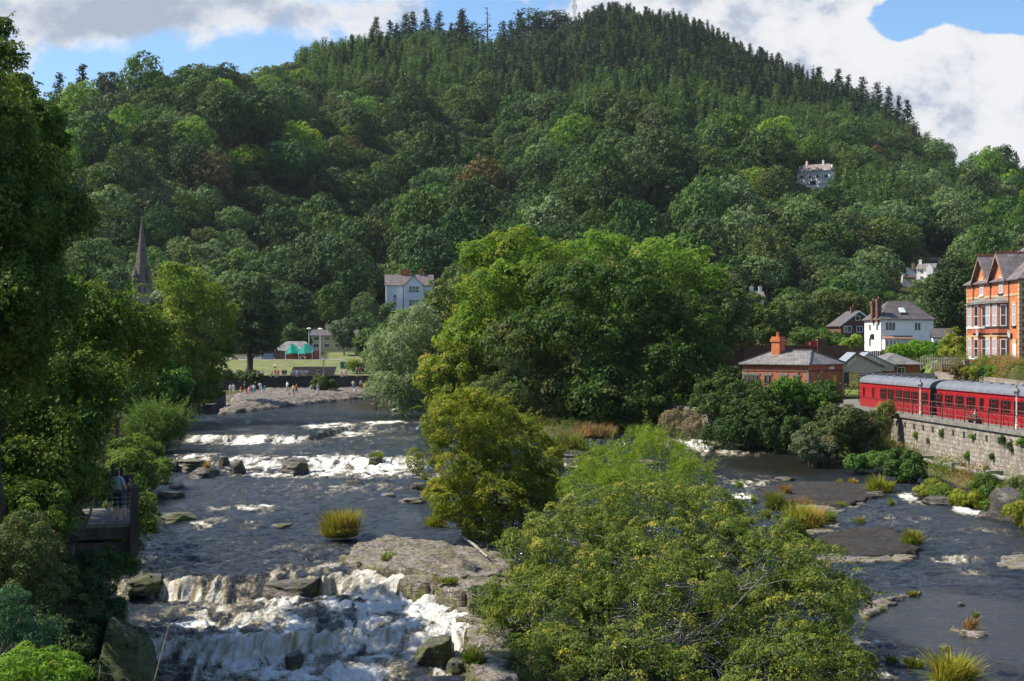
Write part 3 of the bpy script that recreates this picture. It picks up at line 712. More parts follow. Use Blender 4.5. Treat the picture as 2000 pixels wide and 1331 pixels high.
for (x, y), z, px, py, R, d_0 in zip(cands, zz, pxs, pys, dr, d0):
    if y > R+14 or y < d_0+2: continue
    if px < -260 or px > 2300: 
        if rs.rand() < .5: continue
    k = zone(px, py-22, rs)
    if k in ('spruce', 'pine', 'bare'): sc = rs.uniform(11, 21)*(rs.uniform(.7, 1.0) if y > R-30 else 1); H_ = sc
    elif k == 'larch': sc = rs.uniform(13, 18); H_ = sc
    else:
        sc = rs.uniform(3.8, 6.8) if rs.rand() < .78 else rs.uniform(6.5, 8.8); H_ = sc*2.1
        if y < 380: sc *= .8
    szf = (rs.uniform(.8, 1.15) if rs.rand() < .6 or py < 250 else rs.uniform(1.1, 1.5)) if k in ('mid', 'dark', 'olive', 'pale', 'lime', 'rust') else 1.0
    H_ *= szf; skip = False
    hp = H_/y*FPX; wr = (sc if H_ != sc else sc*.2)/y*FPX
    for (hx, hb, hw, hh, hd) in HOUSES:
        if abs(px-hx) < hw+wr*.85 and hd-110 < y < hd+9:
            if y > hd-4 and abs(px-hx) < hw+wr*.6: skip = True
            elif py-hp*.93 < hb-hh*.12 and py > hb-hh: skip = True
    if skip: continue
    if k == 'spruce' and y > R-40 and rs.rand() < .3: continue
    if y > R-26 and 930 < px < 985: continue
    hill.append([x, y, z-.5, px, py, k, sc, rs.uniform(0, 6.28), R, szf])
    # conifers stand closer together
    if k in ('spruce', 'larch', 'pine') and y < R:
        for e in range(1 if y < 700 else 1):
            x2, y2 = x+rs.uniform(-4.5, 4.5), y+rs.uniform(2, 5)
            hill.append([x2, y2, None, px, py, k, sc*rs.uniform(.75, 1.1), rs.uniform(0, 6.28), R, 1.0])
xs = np.array([h[0] for h in hill]); ys_ = np.array([h[1] for h in hill]); gzz = ground_z(xs, ys_)
for h, g in zip(hill, gzz):
    if h[2] is None: h[2] = g-.5
# the single pines and spruces that stand against the sky, surveyed one by one: px, top y, kind, height px
SKY = [(735, 32, 'spruce', 50), (762, 40, 'spruce', 34), (775, 46, 'spruce', 26), (793, 26, 'spruce', 40), (806, 22, 'spruce', 42), (832, 16, 'spruce', 50), (858, 22, 'spruce', 48), (881, 44, 'spruce', 30), (903, 17, 'spruce', 62), (899, 24, 'spruce', 60), (921, 42, 'pine', 40),
       (952, 14, 'bare', 74), (982, 40, 'spruce', 52), (998, 40, 'spruce', 50), (1016, 23, 'spruce', 46), (1033, 15, 'pine', 48), (1048, 26, 'spruce', 40), (1066, 20, 'pine', 46), (1078, 20, 'pine', 44), (1092, 18, 'pine', 46), (1105, 32, 'pine', 30), (1148, 18, 'spruce', 36),
       (1160, 10, 'spruce', 44), (1175, 5, 'spruce', 50), (1190, 4, 'spruce', 48), (1205, 3, 'spruce', 48), (160, 124, 'spruce', 66), (116, 142, 'spruce', 60), (198, 140, 'spruce', 44), (221, 140, 'spruce', 36), (140, 160, 'spruce', 44), (68, 168, 'spruce', 44),
       (1426, 80, 'spruce', 50), (1447, 80, 'spruce', 52), (1465, 84, 'spruce', 50), (1487, 92, 'spruce', 46), (1521, 102, 'spruce', 48), (1560, 116, 'bare', 52), (1590, 128, 'bare', 50), (1600, 130, 'spruce', 42), (1637, 134, 'spruce', 52), (1657, 146, 'spruce', 44), (1685, 150, 'spruce', 56), (1713, 160, 'spruce', 54),
       (1736, 168, 'spruce', 62), (1772, 194, 'spruce', 50), (1755, 186, 'spruce', 44), (1230, 5, 'spruce', 44), (1262, 12, 'spruce', 40), (1290, 16, 'spruce', 44), (1316, 22, 'spruce', 40), (1340, 26, 'spruce', 42), (1372, 42, 'spruce', 44)]
for (px, ty, k, hp) in SKY:
    R = float(interp(px, RIDGE, 2))-4; x = (px-1000)/FPX*R
    top = CAM_H+(HZ-ty)/FPX*R; g = gz(x, R)
    h = max(top-g, M(hp, R)*.9)
    hill.append([x, R, top-h, px, ty, 'S'+k, h, px*.1, R, 1.0])

def side_of(px):
    for lim, s in ((330, 'above the church spire'), (560, 'above the tall park tree'), (720, 'above the green café canopies'), (900, 'behind the white villa'), (1150, 'behind the big sycamore'),
                   (1420, 'above the island trees'), (1560, 'beyond the station chimney'), (1680, 'near the half-timbered cottage'), (1840, 'above the white hillside house')):
        if px < lim: return s
    return 'above the orange terrace'
LOOK = {'mid': 'mid green rounded broadleaf tree', 'dark': 'dark green rounded broadleaf tree', 'olive': 'olive green rounded tree', 'rust': 'rusty brown tinged tree', 'lime': 'bright lime green rounded tree',
        'pale': 'pale grey-green rounded tree', 'spruce': 'dark pointed spruce', 'larch': 'soft green pointed larch', 'pine': 'dark bushy-topped pine', 'bare': 'thin half-bare conifer'}
# which ones show: nearest first, those inside the frame
def score(h): return -(h[1]+(0 if 150 < h[3] < 2010 else 900)+(500 if h[4] > 640 else 0)+(160 if 900 < h[3] < 1400 and h[4] > 500 else 0))
lists = {'b': [], 'c': []}
for h in hill: lists['c' if h[5].lstrip('S') in ('spruce', 'larch', 'pine', 'bare') else 'b'].append(h)
lists['b'].sort(key=score, reverse=True)
lists['c'].sort(key=lambda h: (0 if h[5][0] == 'S' and h[5][1:] in KINDS else 1, -score(h)))
single = lists['b'][:205]+lists['c'][:80]; rest = lists['b'][205:]+lists['c'][80:]
rsi = np.random.RandomState(5)
def seg(px): return 0 if px < 300 else 1 if px < 1115 else 2 if px < 1400 else 3
SEG = [sorted(r_[0] for r_ in SKY if seg(r_[0]) == i) for i in range(4)]
for h in single:
    k = h[5][1:] if h[5][1:] in KINDS else h[5]
    me = KINDS[k][rsi.randint(len(KINDS[k]))]
    nm = {'spruce': 'spruce_tree', 'larch': 'larch_tree', 'pine': 'pine_tree', 'bare': 'conifer_tree'}.get(k, 'broadleaf_tree')
    o = link(nm, me, None, (h[0], h[1], h[2]), h[7])
    sx = h[6]*rsi.uniform(.9, 1.12)
    o.scale = (sx, sx, h[6]*h[9]) if k not in ('spruce', 'pine', 'bare') else (h[6]*rsi.uniform(1.15, 1.7),)*2+(h[6],)
    if h[5][0] == 'S' and h[5][1:] in KINDS:
        sg_ = seg(h[3])
        tag(o, '%s against the sky, %s from left %s' % (LOOK[k], ORD[SEG[sg_].index(h[3])], ['of the low left ridge', 'before the radio mast', 'on the summit', 'below the right shoulder'][sg_]), 'tree', 'conifers along the skyline')
    else:
        row = 'at the foot of' if h[4] > 560 else 'low on' if h[4] > 480 else 'a third up' if h[4] > 400 else 'halfway up' if h[4] > 320 else 'high on'
        size = 'huge' if sx > 7.6 else 'large' if sx > 6.4 else 'medium' if sx > 5.2 else 'small'
        if k in ('spruce', 'larch', 'pine', 'bare'): size = 'tall' if h[6] > 16 else 'short'
        shp = ' tall' if h[9] > 1.1 else ' squat' if h[9] < .92 else ''
        if len(('%s%s %s %s the hill %s' % (size, shp, LOOK[k], row, side_of(h[3]))).split()) > 17: shp = ''
        tag(o, '%s%s %s %s the hill %s' % (size, shp, LOOK[k].replace('rounded broadleaf ', '').replace('rounded ', ''), row, side_of(h[3])), 'tree', 'trees on the wooded hill')
# the rest of the wood: one object, real trees instanced on points
protos = bpy.data.collections.new('wood_kinds')
names = []
for k, ml in KINDS.items():
    for me in ml:
        names.append((k, me.name)); ob = bpy.data.objects.new('kind_%02d' % len(names), me); protos.objects.link(ob)
by = {}
for i, (k, n_) in enumerate(names): by.setdefault(k, []).append(i)
Vp = np.array([[h[0], h[1], h[2]] for h in rest]); n = len(rest)
idx = np.array([by[h[5][1:] if h[5][1:] in KINDS else h[5]][rsi.randint(len(by[h[5][1:] if h[5][1:] in KINDS else h[5]]))] for h in rest])
me = bpy.data.meshes.new('hillside_wood'); me.vertices.add(n); me.vertices.foreach_set('co', Vp.astype(np.float32).ravel())
a = me.attributes.new('idx', 'INT', 'POINT'); a.data.foreach_set('value', idx.astype(np.int32))
a = me.attributes.new('sc', 'FLOAT', 'POINT'); a.data.foreach_set('value', np.array([h[6] for h in rest], np.float32))
a = me.attributes.new('sz', 'FLOAT', 'POINT'); a.data.foreach_set('value', np.array([h[6]*h[9] for h in rest], np.float32))
a = me.attributes.new('rz', 'FLOAT', 'POINT'); a.data.foreach_set('value', np.array([h[7] for h in rest], np.float32))
wood = link('hillside_wood', me); tag(wood, 'mixed wood of broadleaf trees and conifers covering the far hillside', 'wood', kind='stuff')
def instancer(ob, coll):
    ng = bpy.data.node_groups.new('scatter', 'GeometryNodeTree')
    ng.interface.new_socket('Geometry', in_out='INPUT', socket_type='NodeSocketGeometry'); ng.interface.new_socket('Geometry', in_out='OUTPUT', socket_type='NodeSocketGeometry')
    N = ng.nodes.new; gi = N('NodeGroupInput'); go = N('NodeGroupOutput')
    ci = N('GeometryNodeCollectionInfo'); ci.inputs[0].default_value = coll; ci.inputs['Separate Children'].default_value = True; ci.inputs['Reset Children'].default_value = True
    ip = N('GeometryNodeInstanceOnPoints'); ip.inputs['Pick Instance'].default_value = True
    m2p = N('GeometryNodeMeshToPoints')
    def attr(nm, t):
        a = N('GeometryNodeInputNamedAttribute'); a.data_type = t; a.inputs['Name'].default_value = nm
        return a.outputs['Attribute']
    L = ng.links.new
    L(gi.outputs[0], m2p.inputs[0]); L(m2p.outputs[0], ip.inputs['Points']); L(ci.outputs[0], ip.inputs['Instance']); L(attr('idx', 'INT'), ip.inputs['Instance Index'])
    cx = N('ShaderNodeCombineXYZ'); L(attr('rz', 'FLOAT'), cx.inputs[2]); L(cx.outputs[0], ip.inputs['Rotation'])
    cs = N('ShaderNodeCombineXYZ'); s_ = attr('sc', 'FLOAT')
    for i in range(2): L(s_, cs.inputs[i])
    L(attr('sz', 'FLOAT'), cs.inputs[2])
    L(cs.outputs[0], ip.inputs['Scale']); L(ip.outputs[0], go.inputs[0])
    md = ob.modifiers.new('scatter', 'NODES'); md.node_group = ng
instancer(wood, protos)
print('hill trees', len(hill), 'single', len(single))
# ---------------------------------------------------------------- buildings
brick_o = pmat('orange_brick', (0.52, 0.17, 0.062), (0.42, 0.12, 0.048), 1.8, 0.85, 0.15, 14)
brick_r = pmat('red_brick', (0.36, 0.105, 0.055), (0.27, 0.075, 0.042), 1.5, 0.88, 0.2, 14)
brick_st = pmat('station_brick', (0.44, 0.145, 0.075), (0.33, 0.10, 0.055), 1.5, 0.88, 0.2, 14)
brick_d = pmat('dark_brick', (0.16, 0.075, 0.05), (0.10, 0.05, 0.04), 1.5, 0.9, 0.2)
white_w = pmat('white_render', (0.80, 0.79, 0.76), (0.70, 0.69, 0.66), 0.8, 0.85, 0.1)
bluish_w = pmat('pale_painted_wall', (0.78, 0.80, 0.83), (0.70, 0.73, 0.77), 0.6, 0.85, 0.05)  # white walls tinted blue, so the shade on them sits in the colour
cream_w = pmat('cream_wall', (0.62, 0.52, 0.26), (0.54, 0.44, 0.22), 0.8, 0.85)
stone_q = pmat('buff_stone', (0.50, 0.36, 0.20), (0.38, 0.27, 0.16), 2, 0.85)
spire_st = pmat('spire_stone', (0.13, 0.105, 0.085), (0.075, 0.062, 0.052), 0.9, 0.9, 0.3, stretch=(1, 1, 3))
w_paint = pmat('white_paint', (0.80, 0.80, 0.78), (0.72, 0.72, 0.70), 3, 0.5)
dk_paint = pmat('dark_paint', (0.03, 0.03, 0.033), (0.05, 0.05, 0.05), 3, 0.5)
iron = pmat('iron', (0.05, 0.045, 0.045), (0.08, 0.06, 0.05), 5, 0.6)
terracotta = pmat('terracotta', (0.42, 0.13, 0.06), (0.30, 0.09, 0.05), 4, 0.8)
def slate(name, c1, c2):
    if name in MATS: return MATS[name]
    m, q = newmat(name); b = q.n('ShaderNodeBsdfPrincipled'); q.l(b.outputs[0], q.out.inputs[0])
    tcn = q.n('ShaderNodeTexCoord'); sp = q.n('ShaderNodeSeparateXYZ'); q.l(tcn.outputs['Object'], sp.inputs[0])
    cx = q.n('ShaderNodeCombineXYZ'); q.val(cx.inputs[0], q.math('ADD', sp.outputs[0], sp.outputs[1])); q.val(cx.inputs[1], q.math('MULTIPLY', sp.outputs[2], 1.4))
    br = q.n('ShaderNodeTexBrick'); q.l(cx.outputs[0], br.inputs['Vector']); br.inputs['Scale'].default_value = 1.0
    br.inputs['Brick Width'].default_value = 0.42; br.inputs['Row Height'].default_value = 0.3; br.inputs['Mortar Size'].default_value = 0.02
    br.inputs['Color1'].default_value = (*c1, 1); br.inputs['Color2'].default_value = (*c2, 1); br.inputs['Mortar'].default_value = (*[x*.45 for x in c1], 1)
    nz = q.mrange(q.noise(tcn.outputs['Object'], 0.9, 6, .65), .3, .7, .65, 1.25)
    sc = q.n('ShaderNodeVectorMath', operation='SCALE'); q.l(br.outputs[0], sc.inputs[0]); q.l(nz, sc.inputs[3])
    q.l(sc.outputs[0], b.inputs['Base Color']); b.inputs['Roughness'].default_value = 0.6
    MATS[name] = m; return m
slate_g = slate('slate_grey', (0.155, 0.145, 0.14), (0.22, 0.205, 0.195)); slate_d = slate('slate_dark', (0.085, 0.07, 0.068), (0.12, 0.10, 0.10)); slate_p = slate('slate_purple', (0.13, 0.105, 0.105), (0.18, 0.15, 0.15))
m, q = newmat('glass'); b = q.n('ShaderNodeBsdfPrincipled'); q.l(b.outputs[0], q.out.inputs[0])
b.inputs['Base Color'].default_value = (0.02, 0.024, 0.028, 1); b.inputs['Roughness'].default_value = 0.06; b.inputs['Specular IOR Level'].default_value = 0.7; glass = m
net = pmat('net_curtain', (0.42, 0.44, 0.47), (0.28, 0.30, 0.34), 4, 0.3, spec=.6, stretch=(6, 6, .5))

_wc = {}
def window(root, x, y, z, w, h, rz=0.0, bars=(1, 1), frame=None, sill=None, head=None, pane=None, fr=0.07, name='window', arch=False):
    """a window facing local -y at x (centre), z (bottom); its pane is a child"""
    frame = frame or w_paint; pane = pane or glass
    key = (round(w, 2), round(h, 2), bars, frame.name, sill and sill.name, head and head.name, pane.name, fr, arch)
    if key not in _wc:
        mb = MB()
        a = w/2
        mb.box(-a, -.06, 0, -a+fr, .02, h); mb.box(a-fr, -.06, 0, a, .02, h)
        mb.box(-a+fr, -.06, 0, a-fr, .02, fr); mb.box(-a+fr, -.06, h-fr, a-fr, .02, h)
        for i in range(bars[0]-1):
            cxx = -a+fr+(w-2*fr)*(i+1)/bars[0]; mb.box(cxx-fr*.4, -.05, fr, cxx+fr*.4, .01, h-fr)
        for i in range(bars[1]-1):
            cz = fr+(h-2*fr)*(i+1)/bars[1]; mb.box(-a+fr, -.045, cz-fr*.4, a-fr, .012, cz+fr*.4)
        mats = [frame]
        if sill: mats.append(sill); mb.box(-a-.12, -.16, -.14, a+.12, .02, -.003, len(mats)-1)
        if head: mats.append(head); mb.box(-a-.1, -.075, h+.003, a+.1, .02, h+.25, len(mats)-1)
        if arch:
            mats.append(head or frame)
            pts = [(-a-.05, -.07, h)]+[(-(a+.05)*math.cos(t), -.07, h+(a*1.25)*math.sin(t)) for t in np.linspace(.2, math.pi-.2, 7)]+[(a+.05, -.07, h)]
            mb.prism(pts, (0, 0, 0), (0, .08, 0), len(mats)-1)
        pm_ = MB().box(-a+fr*.8, -.02, fr*.8, a-fr*.8, .015, h-fr*.8)
        _wc[key] = (mb.mesh('window', mats), pm_.mesh('pane', pane))
    wm, pm2 = _wc[key]
    o = link(name, wm, root, (x, y, z), rz); link('pane', pm2, o); return o
def hip_roof(mb, x0, y0, x1, y1, z, h, over=.35, ridge_in=None, m=0, th=.12):
    """hipped roof on a rectangle, eaves boards included"""
    x0 -= over; x1 += over; y0 -= over; y1 += over
    W, Dp = x1-x0, y1-y0
    r = ridge_in if ridge_in is not None else min(W, Dp)/2
    if W >= Dp: a, b2 = (x0+r, (y0+y1)/2, z+h), (x1-r, (y0+y1)/2, z+h)
    else: a, b2 = ((x0+x1)/2, y0+r, z+h), ((x0+x1)/2, y1-r, z+h)
    c = [(x0, y0, z), (x1, y0, z), (x1, y1, z), (x0, y1, z)]; e = [(p[0], p[1], z-th) for p in c]
    vs = e+c+[a, b2]
    if W >= Dp: fs = [(4, 5, 9, 8), (5, 6, 9), (6, 7, 8, 9), (7, 4, 8)]
    else: fs = [(4, 5, 8), (5, 6, 9, 8), (6, 7, 9), (7, 4, 8, 9)]
    fs += [(0, 3, 2, 1), (0, 1, 5, 4), (1, 2, 6, 5), (2, 3, 7, 6), (3, 0, 4, 7)]
    mb.add(vs, fs, m); return a, b2
def gable_roof(mb, x0, y0, x1, y1, z, h, over=.3, axis='x', th=.14, m=0):
    """two sloping slabs; ridge along axis"""
    if axis == 'x':
        ym = (y0+y1)/2; k = h/((y1-y0)/2)
        for s, ye in ((-1, y0-over), (1, y1+over)):
            ze = z-k*over
            mb.prism([(x0-over, ye, ze), (x0-over, ym, z+h), (x0-over, ym, z+h+th), (x0-over, ye, ze+th)], (0, 0, 0), (x1-x0+2*over, 0, 0), m)
    else:
        xm = (x0+x1)/2; k = h/((x1-x0)/2)
        for s, xe in ((-1, x0-over), (1, x1+over)):
            ze = z-k*over
            mb.prism([(xe, y0-over, ze), (xm, y0-over, z+h), (xm, y0-over, z+h+th), (xe, y0-over, ze+th)], (0, 0, 0), (0, y1-y0+2*over, 0), m)
def chimney(parent, x, y, z, w, d, h, mat, pots=2, capm=None):
    mb = MB().box(x-w/2, y-d/2, z, x+w/2, y+d/2, z+h*.86, 0).box(x-w/2-.07, y-d/2-.07, z+h*.86, x+w/2+.07, y+d/2+.07, z+h, 0)
    o = mb.build('chimney', [mat], parent)
    for i in range(pots):
        xx = x+(i-(pots-1)/2)*w*.5
        pm_ = MB(); pm_.lathe([(.12, z+h-.02), (.14, z+h+.12), (.10, z+h+.45), (.13, z+h+.5)], 8, (xx, y)); pm_.build('chimney_pot', terracotta, o)
    return o

# --- orange brick terrace (faces the river to the left)
tx, ty, tz = 50.3, 157.3, 8.5
T = empty('terraced_house', (tx, ty, tz), math.radians(-90), 'tall orange brick terrace with twin gables and bay windows above the railway', 'house')
EV, AP, DEP, LN = 8.65, 11.25, 9.5, 16.3
def lx(px): return 157.3-50.3*FPX/(px-1000)
mb = MB().box(0, 0, -3, LN, DEP, EV)
for (a, b_, c) in ((2.6, 5.2, 8.0), (8.0, 10.65, 13.3)):
    mb.prism([(a+.01, .0, EV), (c-.01, .0, EV), (b_, .0, AP)], (0, 0, 0), (0, 4.2, 0))
mb.build('wall', brick_o, T)
MB().box(LN+.003, .25, -3, LN+.05, DEP, EV-.1).build('end_wall', brick_r, T)  # darker brick laid over the near end puts its shade into the colour
mb = MB().box(-.02, -.05, 7.0, LN+.02, -.003, 7.22)
for k in range(22):   # quoins at both corners
    wq = .42 if k % 2 else .26
    mb.box(-.03, -.045, k*.39, wq, -.004, k*.39+.34); mb.box(LN-wq, -.045, k*.39, LN+.06, -.004, k*.39+.34); mb.box(LN+.052, -.045, k*.39, LN+.09, wq, k*.39+.34)
mb.build('stone_dressing', stone_q, T)
mb = MB()
for (a, b_, c) in ((2.6, 5.2, 8.0), (8.0, 10.65, 13.3)):
    k = (AP-EV)/((c-a)/2)
    for s, e in ((-1, a), (1, c)):
        ee = e+s*.05; ze = EV-.1
        mb.prism([(ee, -.45, ze), (b_, -.45, AP+.12), (b_, -.45, AP+.28), (ee, -.45, ze+.16)], (0, 0, 0), (0, 5.6, 0))
hip_roof(mb, 0, 0.02, LN, DEP, EV, 3.9, .35)
mb.build('roof', slate_p, T)
mb = MB()
for b_ in (5.2, 10.65):
    mb.box(b_-.07, -.45, AP+.26, b_+.07, 4.9, AP+.38)
    for k in range(13): mb.box(b_-.03, -.4+k*.4, AP+.38, b_+.03, -.2+k*.4, AP+.52)
mb.box(4.9, DEP/2-.08, EV+3.86, LN-4.9, DEP/2+.08, EV+4.02)
mb.build('ridge_tiles', terracotta, T)
mb = MB()
for (a, b_, c) in ((2.6, 5.2, 8.0), (8.0, 10.65, 13.3)):
    for s, e in ((-1, a), (1, c)):
        mb.prism([(e+s*.05, -.5, EV-.28), (b_, -.5, AP-.06), (b_, -.5, AP+.2), (e+s*.05, -.5, EV+.0)], (0, 0, 0), (0, .045, 0))
mb.build('bargeboard', pmat('bargeboard_paint', (0.10, 0.08, 0.07), (0.32, 0.24, 0.18), .7, .7), T)
for b_ in ((4.9, 10.9)): window(T, b_+.2, -.003, 7.35, 1.15, 1.65, bars=(1, 2), sill=w_paint if b_ < 8 else dk_paint, head=stone_q, pane=net)
for (a, c, sm) in ((2.2, 7.5, w_paint), (8.15, 13.25, dk_paint)):
    for lv, (z0, z1, zh) in enumerate(((0, 2.9, 1.95), (3.25, 6.35, 2.2))):
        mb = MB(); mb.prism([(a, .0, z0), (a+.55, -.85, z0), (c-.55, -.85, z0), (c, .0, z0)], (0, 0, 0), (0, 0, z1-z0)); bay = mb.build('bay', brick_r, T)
        mb = MB(); mb.prism([(a-.08, .0, z1+.003), (a+.52, -.95, z1+.003), (c-.52, -.95, z1+.003), (c+.08, .0, z1+.003)], (0, 0, 0), (0, 0, .16)); mb.build('cornice', stone_q if lv == 0 else dk_paint, bay)
        zs = .7 if lv == 0 else 3.98
        mb = MB(); mb.prism([(a-.04, .0, zs-.2), (a+.53, -.92, zs-.2), (c-.53, -.92, zs-.2), (c+.04, .0, zs-.2)], (0, 0, 0), (0, 0, .16)); mb.build('sill', sm, bay)
        for f in (.30, .70): window(T, a+(c-a)*f, -.855, zs, 1.25, zh, bars=(1, 2), head=stone_q, pane=net if a > 5 or f < .5 else glass)
        window(T, c-.275, -.43, zs, .62, zh, math.atan2(.85, .55), bars=(1, 2), pane=glass)
    mb = MB(); n_ = [(a-.25, .0, 6.35), (a+.4, -1.15, 6.35), (c-.4, -1.15, 6.35), (c+.25, .0, 6.35)]
    mb.add(n_+[(a+.9, .0, 7.0), (c-.9, .0, 7.0)], [(0, 1, 4), (1, 2, 5, 4), (2, 3, 5), (0, 3, 2, 1), (0, 4, 5, 3)]); mb.build('bay_roof', slate_g, T)
window(T, .95, -.003, 4.0, .8, 2.15, bars=(1, 2), head=stone_q, sill=w_paint, pane=net); window(T, 14.9, -.003, 4.0, .95, 2.15, bars=(1, 2), head=stone_q, sill=dk_paint, pane=net)
for x_ in (1.0, 15.0):
    d_ = MB().box(x_-.45, -.06, 0, x_+.45, -.003, 2.25).build('door', w_paint, T); MB().box(x_-.6, -.1, 2.26, x_+.6, -.003, 2.65).build('lintel', stone_q, d_)
for x_ in (2.45, 8.0, 13.55):
    mb = MB(); mb.tube([(x_, -.1, -.1), (x_, -.1, EV-.15)], .055, 6); mb.box(x_-.14, -.2, EV-.3, x_+.14, -.01, EV-.1); mb.build('drainpipe', dk_paint, T)
def dish(parent, x, y, z, r, rz=0.0, mat=None):
    mb = MB(); n = 12; ring = [(x+r*math.cos(t), y-.25-.04*math.sin(t), z+r*math.sin(t)) for t in np.linspace(0, 2*math.pi, n, endpoint=False)]
    mb.add(ring+[(x, y-.13, z)], [(i, (i+1) % n, n) for i in range(n)]); mb.tube([(x, y, z-.2), (x, y-.13, z)], .02, 4); mb.tube([(x, y-.13, z-r*.7), (x, y-.5, z)], .012, 4)
    o = mb.build('satellite_dish', mat or pmat('dish_grey', (0.45, 0.45, 0.46)), parent); return o
dish(T, 6.8, -.86, 3.35, .42); dish(T, 14.0, -.01, 3.2, .42)
chimney(T, 8.0, 6.6, EV+1.2, 1.0, .7, 3.2, brick_r, 4)

# --- white villa on the far bank
V_ = P(754, 620, 392); vz = V_.z-4
V = empty('villa', (V_.x, V_.y, vz), math.radians(6), 'tall pale blue-white villa with slate roof and three chimneys at the foot of the wood', 'house')
vw = M(92, 392); vh = 4+M(50, 392)+M(3, 392)
H0 = vh+1.4
mb = MB().box(0, 0, -2, vw, 9, H0); xm = vw*.58
mb.prism([(0, 0, H0), (0, 9, H0), (0, 4.5, H0+2.9)], (0, 0, 0), (vw, 0, 0)); mb.build('wall', bluish_w, V)
mb = MB().box(xm-2.6, -1.5, -2, xm+2.6, 0, H0+.0); mb.prism([(xm-2.6, -1.5, H0), (xm+2.6, -1.5, H0), (xm, -1.5, H0+2.3)], (0, 0, 0), (0, 1.5, 0)); mb.build('projecting_bay', bluish_w, V)
mb = MB(); gable_roof(mb, 0, 0, vw, 9, H0, 2.95, .35, 'x'); gable_roof(mb, xm-2.6, -1.5, xm+2.6, 4.4, H0, 2.35, .3, 'y'); mb.build('roof', slate_p, V)
for x_, w_ in ((vw*.36, 1.0), (vw*.47, 1.3), (vw*.76, .95)): chimney(V, x_, 4.5, H0+2.2, w_, .8, 2.3, terracotta, 1)
window(V, xm+.1, -1.52, H0-2.2, 3.0, 1.9, bars=(3, 2), pane=glass, fr=.16, head=w_paint); window(V, xm+.1, -1.52, H0-5.9, 3.0, 1.9, bars=(3, 2), fr=.16, head=w_paint)
window(V, vw*.19, -.02, H0-5.8, .75, 2.6, frame=dk_paint, arch=True, pane=net); window(V, vw*.885, -.02, H0-5.8, .75, 2.6, frame=dk_paint, arch=True, pane=net)
window(V, vw*.18, -.02, H0-9.6, 1.2, 1.9, bars=(2, 2), fr=.12); window(V, xm, -1.52, H0-9.6, 2.2, 1.9, bars=(3, 2), fr=.12)
for zz_ in (H0-2.2, H0-6.2): window(V, -.02, 5.0, zz_, 1.3, 2.6, math.radians(-90), bars=(2, 1), frame=dk_paint)
MB().tube([(xm-2.75, -.08, -1), (xm-2.75, -.08, H0)], .08, 5).build('drainpipe', dk_paint, V)
MB().box(-5.5, 3, 1.2, -.03, 8, 4.2).build('side_extension', white_w, V)

# --- church with broach spire
S_ = P(277, 555, 305); sw = M(33, 305)
CH = empty('church', (S_.x, S_.y, 4), math.radians(18), 'dark stone church tower with a tall spire and corner pinnacles beyond the trees', 'church')
zt = S_.z-4; zs = P(277, 422, 305).z-4
mb = MB().box(-sw/2, -sw/2, -2, sw/2, sw/2, zt); mb.box(-sw/2-.12, -sw/2-.12, zt-.25, sw/2+.12, sw/2+.12, zt+.12); mb.box(-sw/2-.1, -sw/2-.1, zt-2.1, sw/2+.1, sw/2+.1, zt-1.95)
mb.build('tower', pmat('tower_stone', (0.26, 0.20, 0.14), (0.15, 0.12, 0.09), 1.2, .9, .3, 6), CH)
n = 8; r0 = sw*.52; mb = MB(); ring = [(r0*math.cos(math.pi/8+i*math.pi/4), r0*math.sin(math.pi/8+i*math.pi/4), zt+.12) for i in range(8)]
mb.add(ring+[(0, 0, zs)], [(i, (i+1) % 8, 8) for i in range(8)]+[tuple(range(8))[::-1]]); mb.build('spire', spire_st, CH)
mb = MB(); mb.tube([(0, 0, zs-.3), (0, 0, zs+1.1)], .05, 5); mb.box(-.35, -.05, zs+.55, .35, .05, zs+.65); mb.lathe([(.02, zs+1.0), (.16, zs+1.15), (.02, zs+1.3)], 6); mb.build('finial', iron, CH)
for sx in (-1, 1):
    for sy in (-1, 1):
        mb = MB(); c = (sx*(sw/2-.35), sy*(sw/2-.35)); mb.lathe([(.48, zt-1.2), (.48, zt+1.5), (.62, zt+1.55), (.62, zt+1.75), (.02, zt+3.6)], 8, c); mb.build('pinnacle', spire_st, CH)
for rz_ in (0, math.pi/2, -math.pi/2):
    for off in (-.55, .55):
        px_, py_ = (off, -sw/2-.02) if rz_ == 0 else ((sw/2+.02)*(1 if rz_ > 0 else -1), off)
        window(CH, px_, py_, zt-1.85, .55, 1.2, rz_, frame=spire_st, pane=dk_paint, arch=True)
MB().box(-6, sw/2, -2, 6, 22, 5.5).prism([(-6, sw/2, 5.5), (6, sw/2, 5.5), (0, sw/2, 10.5)], (0, 0, 0), (0, 22, 0)).build('nave', spire_st, CH)

# --- half-timbered cottage high on the hill
c0 = ground_at(1590, 364, 300); HC = c0
cw = M(66, c0.y)
C1 = empty('cottage', (c0.x-cw/2, c0.y, c0.z), math.radians(-30), 'black and white half-timbered cottage among the trees high on the hill', 'house')
hC = M(22, c0.y)+1
mb = MB().box(0, 0, -3, cw, 6, hC); mb.prism([(0, 0, hC), (0, 6, hC), (0, 3, hC+2.4)], (0, 0, 0), (cw, 0, 0)); mb.build('wall', white_w, C1)
mb = MB()
for i in range(14): mb.box(cw*i/13-.07, -.04, 0, cw*i/13+.07, -.003, hC)
for z_ in (.05, hC*.5, hC-.2): mb.box(0, -.05, z_, cw, -.002, z_+.14)
mb.build('timber_framing', dk_paint, C1)
mb = MB(); hip_roof(mb, 0, 0, cw, 6, hC, 2.9, .5, 1.6); mb.build('roof', pmat('old_slate', (0.26, 0.20, 0.19), (0.16, 0.13, 0.13), 1, .8), C1)
